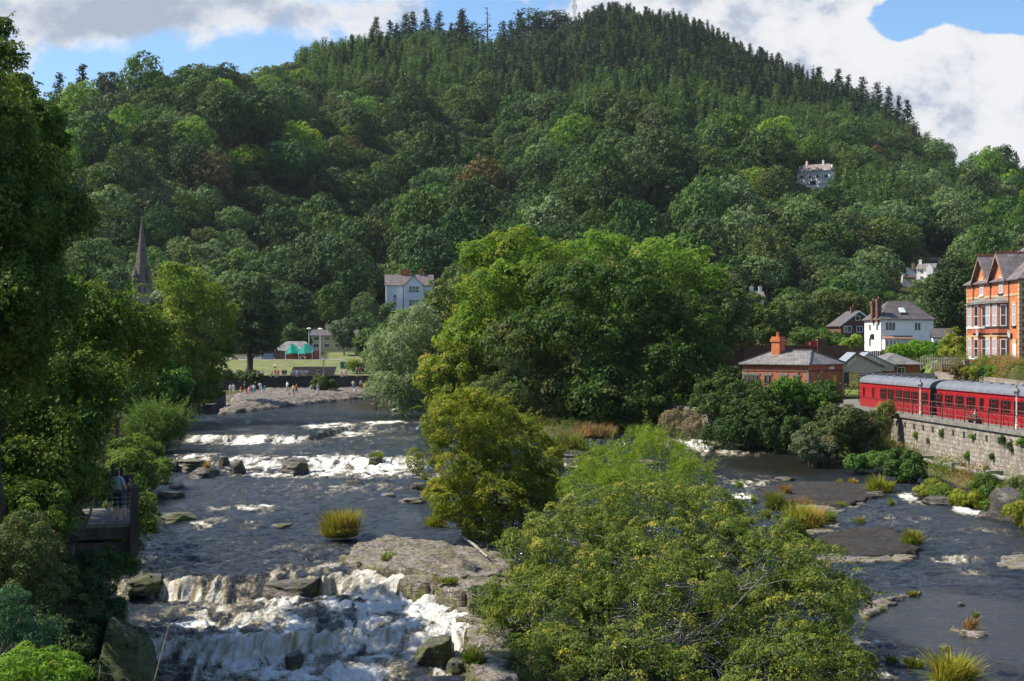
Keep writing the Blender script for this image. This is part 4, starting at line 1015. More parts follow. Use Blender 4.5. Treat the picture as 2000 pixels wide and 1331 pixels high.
for f in (.22, .72):
    o = MB().box(cw*f-.35, 2.6, hC+1.8, cw*f+.35, 3.4, hC+4.2).build('chimney', white_w, C1); MB().lathe([(.2, hC+4.2), (.16, hC+4.9)], 8, (cw*f, 3)).build('chimney_pot', terracotta, o)
for f in (.14, .38, .62, .87):
    window(C1, cw*f, -.05, hC*.52, 1.0, .9, bars=(2, 1), frame=dk_paint); 
    d_ = MB(); d_.prism([(cw*f-.8, -.6, hC-.05), (cw*f+.8, -.6, hC-.05), (cw*f, -.6, hC+.75)], (0, 0, 0), (0, 2.2, 0)); d_.build('dormer', white_w, C1)
window(C1, cw*.48, -.05, .1, 2.2, 1.5, bars=(3, 1), frame=dk_paint)

# --- small houses on the right of the hillside
def small_house(name, px, py, D, wpx, hpx, label, wall, roof, rz=0, dep=6, roof_h=1.8, wins=(.25, .7), wind=None, chim=(.1, .8), axis='x', z_ext=3, cm=None, floors=2):
    b0 = P(px, py, D); w_ = M(wpx, D); h_ = M(hpx, D)
    r = empty('house' if name is None else name, b0, math.radians(rz), label, 'house')
    mb = MB().box(0, 0, -z_ext, w_, dep, h_)
    if axis == 'x': mb.prism([(0, 0, h_), (0, dep, h_), (0, dep/2, h_+roof_h)], (0, 0, 0), (w_, 0, 0))
    elif axis == 'y': mb.prism([(0, 0, h_), (w_, 0, h_), (w_/2, 0, h_+roof_h)], (0, 0, 0), (0, dep, 0))
    mb.build('wall', wall, r); mb = MB()
    if axis == 'hip': hip_roof(mb, 0, 0, w_, dep, h_, roof_h, .3)
    else: gable_roof(mb, 0, 0, w_, dep, h_, roof_h+.06, .25, axis)
    mb.build('roof', roof, r)
    for f in chim: chimney(r, w_*f, dep*.5, h_+roof_h*.6, .8, .6, 1.9, cm or wall, 1)
    for f in wins:
        for k in range(floors):
            window(r, w_*f, -.01, h_*(k+.32)/floors, min(1.2, w_*.2), h_/floors*.5, bars=(2, 1), frame=wind or w_paint)
    return r, w_, h_
g1 = ground_at(1792, 552, 300)
r, w_, h_ = small_house(None, 1790, 550, g1.y, 34, 24, 'white gabled hillside house above the pink meadow', white_w, slate_g, -28, 6, M(10, g1.y), (.3, .72), None, (.1,))
mb = MB().box(w_*.62, -1.8, -2, w_, -.0, h_+.1); mb.prism([(w_*.62, -1.8, h_+.1), (w_, -1.8, h_+.1), (w_*.81, -1.8, h_+1.5)], (0, 0, 0), (0, 1.8, 0)); mb.build('projecting_bay', white_w, r); window(r, w_*.81, -1.82, .6, .8, 1.2, frame=dk_paint)
r, w_, h_ = small_house(None, 1763, 548, g1.y-6, 26, 15, 'small white gabled house with brown lean-to, left neighbour on the hillside', white_w, slate_p, -8, 6, M(9, g1.y), (.3,), None, (.9,), 'y', cm=stone_q, floors=1)
mb = MB(); mb.prism([(0, -.02, h_*.55), (w_*.95, -.02, h_*.55), (w_*.95, -1.6, h_*.35), (0, -1.6, h_*.35)], (0, 0, 0), (0, 0, .1)); mb.build('porch_roof', pmat('brown_roof', (0.16, 0.09, 0.06)), r)
g2 = ground_at(1990, 452, 300); small_house(None, 1972, 451, g2.y, 40, 6, 'low white bungalow glimpsed at the edge of the wood high on the right', white_w, slate_g, 0, 6, 1.0, (.3, .7), None, (), floors=1)
g3 = ground_at(1480, 590, 260); small_house('house', 1469, 590, g3.y-20, 24, 9, 'grey slate roofed house just showing above the trees beyond the station', white_w, slate_g, 0, 7, 1.6, (.5,), None, (.15, .85), 'x', floors=1)
g4 = ground_at(1835, 518, 300); small_house('shed', 1800, 518, g4.y, 62, 8, 'long dark roofed outbuilding above the white hillside house', pmat('grey_wall', (.12, .12, .12)), slate_d, 0, 5, 1.0, (.75, .85), None, (), floors=1)

# --- white house with hipped roof by the station
b0 = P(1720, 683, 250)
WH = empty('house', b0, math.radians(5), 'white rendered house with dark hipped roof, skylight and two tall brick chimneys', 'house')
w_, h_, dp = M(107, 250)*.99, M(59, 250), 8.5
MB().box(0, 0, -2, w_, dp, h_).build('wall', white_w, WH)
mb = MB(); hip_roof(mb, 0, 0, w_, dp, h_, M(37, 250), .4, 3.2); rf = mb.build('roof', slate_d, WH)
MB().prism([(3.7, .78, h_+1.15), (4.9, .78, h_+1.15), (4.8, 1.75, h_+2.0), (3.8, 1.75, h_+2.0)], (0, 0, 0), (0, -.08, .1)).build('skylight', pmat('skylight', (0.6, 0.63, 0.66), rough=.2), rf)
for y_ in (1.0, 3.6): chimney(WH, -.05, y_, h_-.6, .75, 1.0, 3.9 if y_ > 2 else 4.2, brick_d, 1)
window(WH, 1.75, -.01, h_*.62, 1.9, 1.55, bars=(3, 1), fr=.1); window(WH, w_*.70, -.01, h_*.62, 1.25, 1.5, bars=(2, 1), fr=.1); window(WH, -.01, 1.6, h_*.62, 1.2, 1.4, math.radians(-90), bars=(2, 1), fr=.1); window(WH, -.01, 5.4, .5, 1.2, 1.6, math.radians(-90), bars=(2, 1), fr=.1)
window(WH, -.01, 5.4, h_*.62, 1.0, 1.2, math.radians(-90), bars=(1, 1), fr=.1)
mb = MB(); mb.prism([(0.2, 0, h_*.44), (w_*.58, 0, h_*.44), (w_*.6, -1.5, h_*.34), (.1, -1.5, h_*.34)], (0, 0, 0), (0, 0, .12)); mb.build('porch_roof', pmat('porch_tiles', (0.30, 0.16, 0.11), (0.22, 0.12, 0.09)), WH)
cs_ = MB().box(.3, -1.3, 0, 3.1, -.0, h_*.335).build('porch', w_paint, WH)
for k in range(4): window(WH, .68+.68*k, -1.32, .5, .6, 1.2)
dish(WH, -.3, 3.6, h_*.42, .55, mat=dk_paint)
# --- brown gabled house
b0 = P(1642, 660, 264)
BH = empty('house', b0, math.radians(3), 'brown brick gabled house half hidden beside the white hipped-roof house', 'house')
w_, h_ = M(48, 264), M(25, 264)
MB().box(0, 0, -3, w_, 8, h_).prism([(0, 0, h_), (w_*1.5, 0, h_), (w_*.75, 0, h_+M(26, 264))], (0, 0, 0), (0, 8, 0)).build('wall', brick_d, BH)
mb = MB(); gable_roof(mb, 0, 0, w_*1.5, 8, h_, M(26, 264)+.05, .4, 'y'); mb.build('roof', slate_d, BH)
mb = MB()
for s, e in ((-1, 0-.4), (1, w_*1.5+.4)): mb.prism([(e, -.42, h_-.4), (w_*.75, -.42, h_+M(26, 264)-.1), (w_*.75, -.42, h_+M(26, 264)+.2), (e, -.42, h_-.1)], (0, 0, 0), (0, .05, 0))
mb.build('bargeboard', w_paint, BH)
chimney(BH, w_*.7, 3, h_+1.6, .8, .6, 1.8, brick_d, 1); window(BH, 1.3, -.01, h_*.42, 1.5, 1.2, bars=(2, 1), fr=.1); window(BH, w_*.78, -.01, h_*.42, 1.2, 1.2, bars=(2, 1), fr=.1); window(BH, w_*.7, -.01, h_+.8, .9, .9, bars=(1, 1), fr=.1)
# --- little white shed
b0 = P(1822, 674, 238); small_house('shed', 1822, 674, 238, 40, 15, 'low white outbuilding with a dark slate roof beside the bay of shrubs', white_w, slate_d, -14, 4.5, 1.3, (.5,), None, (), floors=1)

# --- yellow cottages and the café on the far bank
r, w_, h_ = small_house(None, 607, 683, 330, 90, 27, 'long yellow two-storey house with slate roof behind the café', cream_w, slate_d, 2, 7, M(10, 330), (.12, .35, .58, .8), None, (.32,), cm=cream_w)
MB().box(w_*1.0, 2, -1, w_*1.25, 8, h_*.45).build('side_extension', pmat('brown_stone', (.16, .11, .08)), r)
b0 = P(537, 704, 292)
CF = empty('cafe', b0, math.radians(-3), 'low brick riverside café with grey roof and green pointed canopies', 'building')
w_, h_ = M(78, 292), M(19, 292)
MB().box(0, 0, -1, w_, 7, h_).build('wall', brick_r, CF)
mb = MB(); hip_roof(mb, 0, -.2, w_*.9, 7, h_, 1.9, .3, 2.0); mb.build('roof', slate_g, CF)
green = pmat('green_canopy', (0.03, 0.42, 0.28), (0.05, 0.52, 0.36), 2, .5)
for (a, c) in ((.33, .62), (.62, 1.0)):
    mb = MB(); x0, x1 = w_*a, w_*c; xm_ = (x0+x1)/2
    mb.add([(x0, -2.6, h_-.7), (xm_, -2.4, h_+1.5), (x1, -2.6, h_-.5), (x1, .3, h_+.2), (xm_, .3, h_+1.3), (x0, .3, h_+.2), (xm_, -2.8, h_-.6)],
           [(0, 6, 1), (6, 2, 1), (1, 2, 3, 4), (0, 1, 4, 5)]); mb.build('canopy', green, CF)
mb = MB().tube([(w_*.33, -2.5, 0), (w_*.33, -2.5, h_+.1)], .05, 5); mb.tube([(w_, -2.5, 0), (w_, -2.5, h_+.3)], .05, 5); mb.tube([(w_*.66, -2.5, 0), (w_*.66, -2.5, h_)], .05, 5); mb.build('canopy_poles', w_paint, CF)
for f in (.08, .22, .45, .6, .75): window(CF, w_*f, -.01, .3 if f < .3 else .8, .8, 1.6 if f < .3 else 1.0, frame=dk_paint)
MB().box(-2.5, -1.2, .0, -.2, 0, 1.3).build('servery', pmat('blue_panel', (.12, .2, .3)), CF)

# --- promenade wall and the dark stone pier on the left bank
rub = pmat('rubble_stone', (0.085, 0.07, 0.055), (0.045, 0.04, 0.035), 1.2, .95, .7, 5)
mb = MB().box(-53, 235.6, 1.5, -11, 236.5, 5.02); mb.box(-53, 235.45, 5.02, -11, 236.6, 5.2)
tag(mb.build('promenade_wall', [rub]), 'long dark stone wall holding up the riverside promenade', 'wall')
mb = MB().box(-41.5, 172, 1.5, -36.2, 180, 4.6); mb.box(-38, 168.5, 1.5, -35.6, 172, 3.4); tag(mb.build('stone_pier', rub), 'dark stone pier wall at the left bank by the upper pool', 'wall')
mb = MB()
for i in range(9): mb.box(-38, 243.2+i*.45, 5.0+i*.16, -30.5, 243.65+i*.45, 5.17+i*.16)
tag(mb.build('stone_steps', pmat('step_stone', (.16, .13, .10), (.10, .085, .07), 2)), 'dark stone steps rising from the promenade into the lawn', 'steps')
mb = MB().box(-56, 310, 6, -44, 311, 10.0); tag(mb.build('roadside_wall', rub), 'dark stone wall behind the parked silver car', 'wall')
# telecom mast on the hill
R = 985; g = P(1122, 40, R)
TM = empty('radio_mast', (g.x, g.y, g.z-12), 0, 'slim lattice radio mast with antennas on the hilltop', 'mast')
mb = MB(); hm = 12+M(52, R)
for sx, sy in ((-1.1, -1), (1.1, -1), (0, 1.2)): mb.tube([(sx, sy, 0), (sx*.55, sy*.55, hm)], .16, 4)
for i in range(16):
    z_ = hm*i/16; mb.tube([(-1.1, -1, z_), (1.0, -1, z_+hm/16)], .07, 3); mb.tube([(1.1, -1, z_), (-1.0, -1, z_+hm/16)], .07, 3)
mb.build('lattice', pmat('steel', (.35, .36, .38)), TM)
for k, (dx, z_) in enumerate(((-1.6, hm-3), (1.6, hm-3), (-1.5, hm-9), (1.5, hm-9), (0.2, hm+1))): MB().box(dx-.25, -.4, z_-1.6, dx+.25, .4, z_+1.6).tube([(dx, 0, z_), (0, 0, z_)], .08, 3).build('antenna', w_paint, TM)

# ---------------------------------------------------------------- railway side
rz_s = math.radians(-44)
ST = empty('station_building', (26.6, 164.0, 4.5), rz_s, 'single-storey red brick station building with slate hipped roof and tall chimney', 'building')
w_, h_, dp = 8.8, 3.75, 7.2
MB().box(0, 0, -1, w_, dp, h_).build('wall', brick_st, ST)
MB().box(-.04, -.06, h_-.75, w_+.06, -.003, h_-.55).box(w_+.003, -.06, h_-.75, w_+.06, dp, h_-.55).box(-.08, -.12, h_-.12, w_+.12, -.003, h_+.0).build('brick_band', brick_d, ST)
mb = MB(); a_, b_ = hip_roof(mb, 0, 0, w_, dp, h_+.12, 1.45, .35, 2.2); rf = mb.build('roof', slate_g, ST)
mb = MB()
for (p0, p1) in (((w_+.35, -.35, h_+.16), b_), ((w_+.35, dp+.35, h_+.16), b_), ((-.35, -.35, h_+.16), a_), (a_, b_)): mb.tube([Vector(p0)+Vector((0, 0, .03)), Vector(p1)+Vector((0, 0, .05))], .07, 5)
mb.build('ridge_tiles', slate_d, rf)
o = MB().box(2.3, 2.4, h_+.4, 3.4, 3.5, h_+2.6).box(2.2, 2.3, h_+2.6, 3.5, 3.6, h_+2.95).box(2.3, 2.4, h_+2.95, 3.4, 3.5, h_+3.2).build('chimney', brick_o, rf); 
p_ = MB(); p_.lathe([(.2, h_+3.2), (.17, h_+3.75)], 8, (2.85, 2.95)); p_.build('chimney_pot', terracotta, o)
dst = pmat('dark_dressed_stone', (0.13, 0.12, 0.115), (0.19, 0.175, 0.16), 3)
for px_ in (1458.6, 1473.6, 1496, 1524.7, 1548.8):
    t = (px_-1450)/(1570-1450); xx = w_*t**.97
    for s in (-.28, .28): window(ST, xx+s, -.005, 1.55, .42, 1.0, frame=dst, head=dst, arch=True, fr=.06)
for y_ in (.05, dp-.35): MB().box(w_+.004, y_, -1, w_+.05, y_+.3, h_-.8).build('corner_dressing', dst, ST)
MB().box(-.03, -.05, -1, .3, -.004, h_-.8).box(w_-.3, -.05, -1, w_+.05, -.004, h_-.8).build('corner_dressing', dst, ST)
MB().box(w_+.01, 5.1, 1.75, w_+.03, 5.75, 2.55).build('wall_sign', pmat('yellow_sign', (.75, .5, .04)), ST)
for k in range(2): MB().box(w_+.01, 4.2+k*.5, h_-.5, w_+.2, 4.5+k*.5, h_-.2).build('floodlight', w_paint, ST)
tag(MB().box(24.5, 192, 4.5, 45.5, 192.7, 10.35).box(31.2, 191.7, 4.5, 32.4, 193, 11.2).box(41.2, 191.7, 4.5, 42.4, 193, 11.2).build('parapet_wall', brick_d), 'dark brick parapet with square piers behind the station roof', 'wall')
rd = pmat('sign_red', (.5, .03, .03))
for x_ in (29.9, 39.6): tag(MB().box(x_, 191.62, 10.2, x_+1.5, 191.69, 10.95).box(x_+.4, 191.6, 10.4, x_+.6, 191.615, 10.75, 1).build('notice_board', [rd, w_paint]), 'small red board on the dark brick parapet, '+('left of the station chimney' if x_ < 35 else 'right of the station chimney'), 'sign')
# platform canopy
cb = P(1645, 716, 168)
CN = empty('platform_canopy', (cb.x, cb.y, 4.5), math.radians(-8), 'cream boarded gable of the glazed station canopy between the two brick buildings', 'canopy')
hC = cb.z-4.5; wC = M(76, 168); cream = pmat('cream_boards', (0.66, 0.60, 0.46), (0.56, 0.50, 0.38), 2, .7)
for yy_, nm in ((0, 'gable_boards'), (5, 'gable_boards')):
    sh = 0 if yy_ == 0 else 2.0
    mb = MB(); nb = 26
    for k in range(nb):
        x0 = wC*k/nb; x1 = wC*(k+1)/nb-.03; xc = (x0+x1)/2
        f = min(xc/(wC*.34), (wC-xc)/(wC*.66)); zt_ = hC+1.45*f
        mb.box(x0+sh, yy_, hC-.62-(.08 if k % 2 else 0), x1+sh, yy_+.05, zt_)
    mb.build(nm, cream, CN)
mb = MB(); ap = (wC*.34, hC+1.5)
for (xe, ze), s in (((-.3, hC-.12), -1), ((wC+.3, hC-.1), 1)):
    mb.prism([(xe, -.3, ze), (ap[0], -.3, ap[1]), (ap[0], -.3, ap[1]+.12), (xe, -.3, ze+.12)], (0, 0, 0), (0, 11, 0))
    mb.prism([(xe+2, 4.7, ze), (ap[0]+2, 4.7, ap[1]), (ap[0]+2, 4.7, ap[1]+.12), (xe+2, 4.7, ze+.12)], (0, 0, 0), (0, 8, 0))
mb.build('canopy_roof', pmat('canopy_glass', (0.30, 0.36, 0.42), (0.24, 0.28, 0.32), 1, .35), CN)
mb = MB()
for (xe, ze) in ((-.3, hC-.15), (wC+.3, hC-.12)): mb.prism([(xe, -.34, ze-.05), (ap[0], -.34, ap[1]-.05), (ap[0], -.34, ap[1]+.12), (xe, -.34, ze+.12)], (0, 0, 0), (0, .05, 0))
mb.build('bargeboard', brick_d, CN)
for x_ in (.2, wC-.2): MB().tube([(x_, .3, 0), (x_, .3, hC-.5)], .09, 8).build('column', iron, CN)
r, w2, h2 = small_house('station_building', 1722, 741, 174, 79, 29, 'smaller red brick station building with hipped slate roof right of the canopy', brick_r, slate_g, 6, 7, 1.35, (.5,), None, (), 'hip', floors=1)
r['category'] = 'building'
def text_obj(body, size, mat, parent, loc, rz, ext=.01, rx=math.pi/2):
    cu = bpy.data.curves.new('lettering', 'FONT'); cu.body = body; cu.size = size; cu.extrude = ext; cu.align_x = 'CENTER'; cu.align_y = 'CENTER'
    tmp = bpy.data.objects.new('t', cu); COL.objects.link(tmp); bpy.context.view_layer.update()
    me = bpy.data.meshes.new_from_object(tmp.evaluated_get(bpy.context.evaluated_depsgraph_get())); bpy.data.objects.remove(tmp)
    me.materials.clear(); me.materials.append(mat); o = link('lettering', me, parent, loc); o.rotation_euler = (rx, 0, rz); return o
sb = P(1691, 737, 150)
SG = empty('station_sign', (sb.x, sb.y, 4.5), math.radians(-12), 'black station name board with cream border and lettering at the train end', 'sign')
hs = sb.z-4.5; MB().box(-.9, 0, hs, .9, .06, hs+.55).build('board', dk_paint, SG)
MB().box(-.84, -.012, hs+.05, .84, -.003, hs+.085).box(-.84, -.012, hs+.465, .84, -.003, hs+.5).box(-.84, -.012, hs+.085, -.805, -.003, hs+.465).box(.805, -.012, hs+.085, .84, -.003, hs+.465).build('border', cream, SG)
text_obj('LLANGOLLEN', .27, cream, SG, (0, -.012, hs+.275), 0)
for x_ in (-.7, .7): MB().box(x_-.05, .02, -.05, x_+.05, .1, hs+.2).build('post', dk_paint, SG)

# retaining wall
m, q = newmat('retaining_stone'); b = q.n('ShaderNodeBsdfPrincipled'); q.l(b.outputs[0], q.out.inputs[0])
tcn = q.n('ShaderNodeTexCoord'); sp = q.n('ShaderNodeSeparateXYZ'); q.l(tcn.outputs['Object'], sp.inputs[0])
cx = q.n('ShaderNodeCombineXYZ'); al = q.math('SUBTRACT', sp.outputs[1], sp.outputs[0]); q.val(cx.inputs[0], q.math('ADD', al, q.math('MULTIPLY', q.noise(tcn.outputs['Object'], 1.6, 3), .8))); q.val(cx.inputs[1], q.math('ADD', sp.outputs[2], q.math('MULTIPLY', q.noise(tcn.outputs['Object'], 1.2, 3), .35)))
br = q.n('ShaderNodeTexBrick'); q.l(cx.outputs[0], br.inputs['Vector']); br.inputs['Scale'].default_value = 1; br.inputs['Brick Width'].default_value = .72; br.inputs['Row Height'].default_value = .33; br.inputs['Mortar Size'].default_value = .025
br.inputs['Color1'].default_value = (.25, .20, .145, 1); br.inputs['Color2'].default_value = (.36, .32, .255, 1); br.inputs['Mortar'].default_value = (.10, .085, .07, 1); br.offset = .41; br.squash = .62; br.squash_frequency = 3
st = q.mrange(q.noise(tcn.outputs['Object'], .7, 8, .7), .4, .62)
col = q.mix(q.math('MULTIPLY', st, .75), br.outputs[0], (.13, .115, .10, 1))
col = q.mix(q.math('MULTIPLY', q.mrange(q.noise(tcn.outputs['Object'], 2.3, 6, .7), .52, .66), .6), col, (.46, .43, .38, 1))
col = q.mix(q.math('MULTIPLY', q.mrange(sp.outputs[2], 2.0, .4), .6), col, (.20, .19, .18, 1))
q.l(col, b.inputs['Base Color']); b.inputs['Roughness'].default_value = .9
bn = q.n('ShaderNodeBump'); bn.inputs['Distance'].default_value = .08; q.l(q.math('SUBTRACT', q.noise(tcn.outputs['Object'], 3, 6, .7), q.math('MULTIPLY', br.outputs[1], .8)), bn.inputs['Height']); q.l(bn.outputs[0], b.inputs['Normal']); ret_mat = m
WA = [(38.3, 50), (37.2, 64), (36.5, 74), (34.6, 96), (32.5, 122)]; WB = [(32.5, 122), (26, 123.2), (17.5, 127), (14.5, 139)]
def wall_strip(name, pts, z0, z1, thick, mat, parent, out=0.0, side=1):
    mb = MB()
    for (x0, y0), (x1, y1) in zip(pts, pts[1:]):
        d = Vector((x1-x0, y1-y0, 0)); n_ = Vector((-d.y, d.x, 0)).normalized()*side
        a0 = Vector((x0, y0, z0))+n_*out; a1 = Vector((x1, y1, z0))+n_*out
        mb.prism([a0, a1, a1-n_*thick, a0-n_*thick], (0, 0, 0), (0, 0, z1-z0))
    return mb.build(name, mat, parent)
RW = empty('retaining_wall', (33, 110, 0), 0, 'high stone retaining wall carrying the station platform above the river', 'wall')
def rel(pts): return [(x-33, y-110) for x, y in pts]
wall_strip('stone_face', rel(WA+WB[1:]), -1, 4.56, .8, ret_mat, RW)
wall_strip('coping', rel(WA+WB[1:]), 4.563, 4.85, .75, pmat('coping_stone', (.22, .20, .17), (.13, .12, .10), 2, .9, .3), RW, .16)
def wall_x(y): return float(np.interp(y, [50, 64, 74, 96, 122], [38.3, 37.2, 36.5, 34.6, 32.5]))
for i in range(24):
    y_ = 120.6-i*2.05
    MB().box(wall_x(y_)-33-.05, y_-110-.16, 3.78, wall_x(y_)-33+.2, y_-110+.16, 4.2).build('drain_hole', dk_paint, RW)  # dark blocks on the face: the shade inside each opening is painted
conc = pmat('old_concrete', (.26, .25, .23), (.16, .15, .14), 2, .9, .3)
PP = empty('river_pipe', (32, 105, 0), 0, 'grey pipe on concrete brackets running along the foot of the retaining wall', 'pipe')
mb = MB(); mb.tube([(wall_x(y)-.75-32, y-105, 1.55) for y in (60, 74, 85, 97, 108, 118.5)], .17, 8); mb.build('pipe', conc, PP)
for y_ in (112.5, 106.2, 99.6, 92, 84, 76): MB().box(wall_x(y_)-1.0-32, y_-105-.2, -.8, wall_x(y_)-32+.0, y_-105+.2, 1.3).box(wall_x(y_)-1.05-32, y_-105-.28, 1.303, wall_x(y_)-32, y_-105+.28, 1.9).build('bracket', conc, PP)

# platform railing
red_ox = pmat('oxide_red_paint', (.20, .05, .035), (.14, .045, .035), 3, .6)
FN = empty('platform_railing', (33, 110, 4.85), 0, 'rust red metal railing with raked stays along the platform edge', 'railing')
ys = np.arange(121.5, 52, -2.15)
for y_ in ys:
    x_ = wall_x(y_)+.1-33
    mb = MB(); mb.box(x_-.035, y_-110-.035, 0, x_+.035, y_-110+.035, 1.35); mb.tube([(x_, y_-110, 1.15), (x_+.55, y_-110, .45), (x_+.55, y_-110, -.3)], .025, 4); mb.build('post', red_ox, FN)
for z_ in (1.32, .88, .45): 
    mb = MB(); mb.tube([(wall_x(y)+.1-33, y-110, z_) for y in list(ys)], .028, 5); mb.build('rail', red_ox, FN)
# fence of the bend over the ivy
def lamp(x, y, h, label):
    L = empty('platform_lamp', (x, y, 4.52), 0, label, 'lamp', 'cream post lamps on the platform')
    mb = MB(); mb.lathe([(.13, 0), (.13, .35), (.085, .45), (.065, 1.2), (.06, h-.75), (.1, h-.72), (.05, h-.66)], 10); mb.build('post', pmat('cream_post', (.70, .62, .45), (.60, .52, .36), 3), L)
    mb = MB(); mb.lathe([(.08, h-.66), (.2, h-.2)], 4, (0, 0)); mb.build('lantern_glass', pmat('lantern_glass', (.30, .33, .35), rough=.1), L)
    mb = MB(); mb.lathe([(.27, h-.2), (.24, h-.17), (.1, h+.02), (.05, h+.06), (.05, h+.16), (.01, h+.3)], 4)
    for k in range(4):
        a = k*math.pi/2; mb.tube([(.09*math.cos(a), .09*math.sin(a), h-.66), (.215*math.cos(a), .215*math.sin(a), h-.19)], .014, 4)
    mb.build('lantern_cap', dk_paint, L); return L
lamp(34.75, 121, 2.95, 'black lantern on a cream post beside the first carriage'); lamp(36.55, 103, 3.0, 'black lantern on a cream post before the second carriage')

# train
crim = pmat('crimson_paint', (0.33, 0.010, 0.016), (0.26, 0.009, 0.014), 1.0, 0.35, spec=.5)
roofg = pmat('carriage_roof', (0.15, 0.165, 0.19), (0.115, 0.125, 0.145), .8, .6)
m, q = newmat('carriage_glass'); b = q.n('ShaderNodeBsdfPrincipled'); q.l(b.outputs[0], q.out.inputs[0]); b.inputs['Base Color'].default_value = (.012, .01, .01, 1); b.inputs['Roughness'].default_value = .08; cglass = m
def carriage(x, y, rz, label, L, wins, singles, doors, far=(34.5, 141)):
    c = empty('railway_carriage', (x, y, 4.42), rz, label, 'railway carriage', 'crimson carriages at the platform')
    HB = 2.48; W2 = 2.75
    prof = [(0.06, 0), (0.0, .5), (0.0, 1.3), (.03, HB-.3), (.08, HB)]
    full_ = prof+[(W2-a, z) for a, z in prof[::-1]]
    mb = MB(); mb.prism([(0, yy_, z) for yy_, z in full_], (0, 0, 0), (L, 0, 0)); mb.build('body', crim, c)
    arc = [(-.04, HB-.01)]+[(W2/2-(W2/2+.02)*math.cos(t), HB+.70*math.sin(t)**.8) for t in np.linspace(.12, math.pi-.12, 13)]+[(W2+.04, HB-.01)]
    mb = MB(); mb.prism([(-.08, a, z) for a, z in arc], (0, 0, 0), (L+.16, 0, 0)); rf = mb.build('roof', roofg, c)
    for i in range(int(L/1.9)):
        mb = MB(); mb.lathe([(.13, HB+.62), (.15, HB+.76), (.03, HB+.83)], 8, (1+i*1.9, W2/2-.35)); mb.build('roof_vent', roofg, rf)
    MB().box(0.05, -.03, -.28, L-.05, .02, -.0).box(.05, -.055, 1.02, L-.05, -.004, 1.06).box(.05, -.05, HB-.05, L-.05, .05, HB-.012).build('body_trim', pmat('dark_crimson', (.2, .012, .015)), c)
    def win1(xc, wd, z0, z1, nm='window'):
        f = MB().box(xc-wd/2-.05, -.03, z0-.05, xc+wd/2+.05, .04, z1+.05).build(nm, pmat('window_frame_crimson', (.10, .015, .015)), c); MB().box(xc-wd/2, -.045, z0, xc+wd/2, -.031, z1).build('pane', cglass, f); return f
    for xc in wins:
        win1(xc-.62, .3, 1.12, 2.0); win1(xc+.62, .3, 1.12, 2.0); f = win1(xc, .6, 1.12, 2.0, 'door_window'); MB().box(xc-.3, -.055, 1.66, xc+.3, -.046, 1.70).build('droplight_bar', crim, f)
        mb = MB()
        for s in (-.40, .40): mb.box(xc+s-.012, -.022, .05, xc+s+.012, .03, 2.2)
        mb.tube([(xc-.33, -.05, 1.0), (xc-.2, -.05, 1.0)], .02, 4); mb.build('door_edges', pmat('dark_crimson', (.2, .012, .015)), c)
    for xc in singles: win1(xc, .32, 1.1, 2.0)
    for xc in doors: win1(xc, .55, 1.05, 2.0)
    for x_ in (2.6, L-2.6):
        bg_ = MB().box(x_-1.4, .25, -.75, x_+1.4, W2-.25, -.35).build('bogie', dk_paint, c)
        for dx in (-.95, .95):
            mb = MB(); 
            for yy_ in (.35, W2-.5): mb.tube([(x_+dx, yy_, -.55), (x_+dx, yy_+.12, -.55)], .42, 14)
            mb.build('wheel', iron, bg_)
    for x_ in (-.25, L+.02): MB().box(x_, .85, .0, x_+.23, W2-.85, 2.3).build('gangway', dk_paint, c)
    for x_ in (-.01, L): MB().prism([(x_, yy_, z) for yy_, z in full_], (0, 0, 0), (.012, 0, 0)).build('body_end', dk_paint, c)
    return c
rz1 = math.atan2(-18.4, 1.7)
def s_of(px, fx=34.5, fy=141.0, r=rz1):
    t = (px-1000)/FPX; return (t*fy-fx)/(math.cos(r)-t*math.sin(r))
L1 = s_of(1816)
carriage(34.5, 141, rz1, 'crimson carriage with grey roof at the station end of the train', L1, [s_of(1500+x/4) for x in (902, 960, 1022, 1083, 1145, 1222)], [s_of(1687.5), s_of(1705.5)], [])
x2, y2 = 34.5+math.cos(rz1)*(L1+1.5), 141+math.sin(rz1)*(L1+1.5)
sx = lambda px: s_of(px, x2, y2)
carriage(x2, y2, rz1, 'crimson carriage with grey roof, the nearer of the two, running towards the river bridge', 19.6, [sx(1500+x/4) for x in (1333, 1413, 1497, 1585, 1765, 1857, 1960)]+[sx(2014), sx(2036)], [], [sx(1917.5)])
# dark locomotive roof beyond, bench, trolley
lc = P(1765, 735, 158); tag(MB().box(lc.x-3.2, lc.y, 4.5, lc.x+3.6, lc.y+2.5, 6.6).prism([(lc.x-3.2, lc.y-.1, 6.6), (lc.x-3.2, lc.y+2.6, 6.6), (lc.x-3.2, lc.y+1.9, 7.35), (lc.x-3.2, lc.y+.6, 7.35)], (0, 0, 0), (6.8, 0, 0)).build('goods_van', dk_paint), 'dark van roof showing behind the first crimson carriage', 'railway van')
def bench(x, y, z, rz, label):
    B = empty('bench', (x, y, z), rz, label, 'bench')
    wd = pmat('bench_wood', (.10, .05, .03), (.07, .04, .03))
    MB().box(-.8, -.22, .42, .8, .22, .47).build('seat', wd, B); MB().box(-.8, .2, .5, .8, .25, .9).build('backrest', wd, B)
    for x_ in (-.7, .7): MB().box(x_-.04, -.2, 0, x_+.04, .2, .417).build('leg', iron, B)
bench(35.0, 107.6, 4.53, math.radians(96), 'dark platform bench with its back to the river')
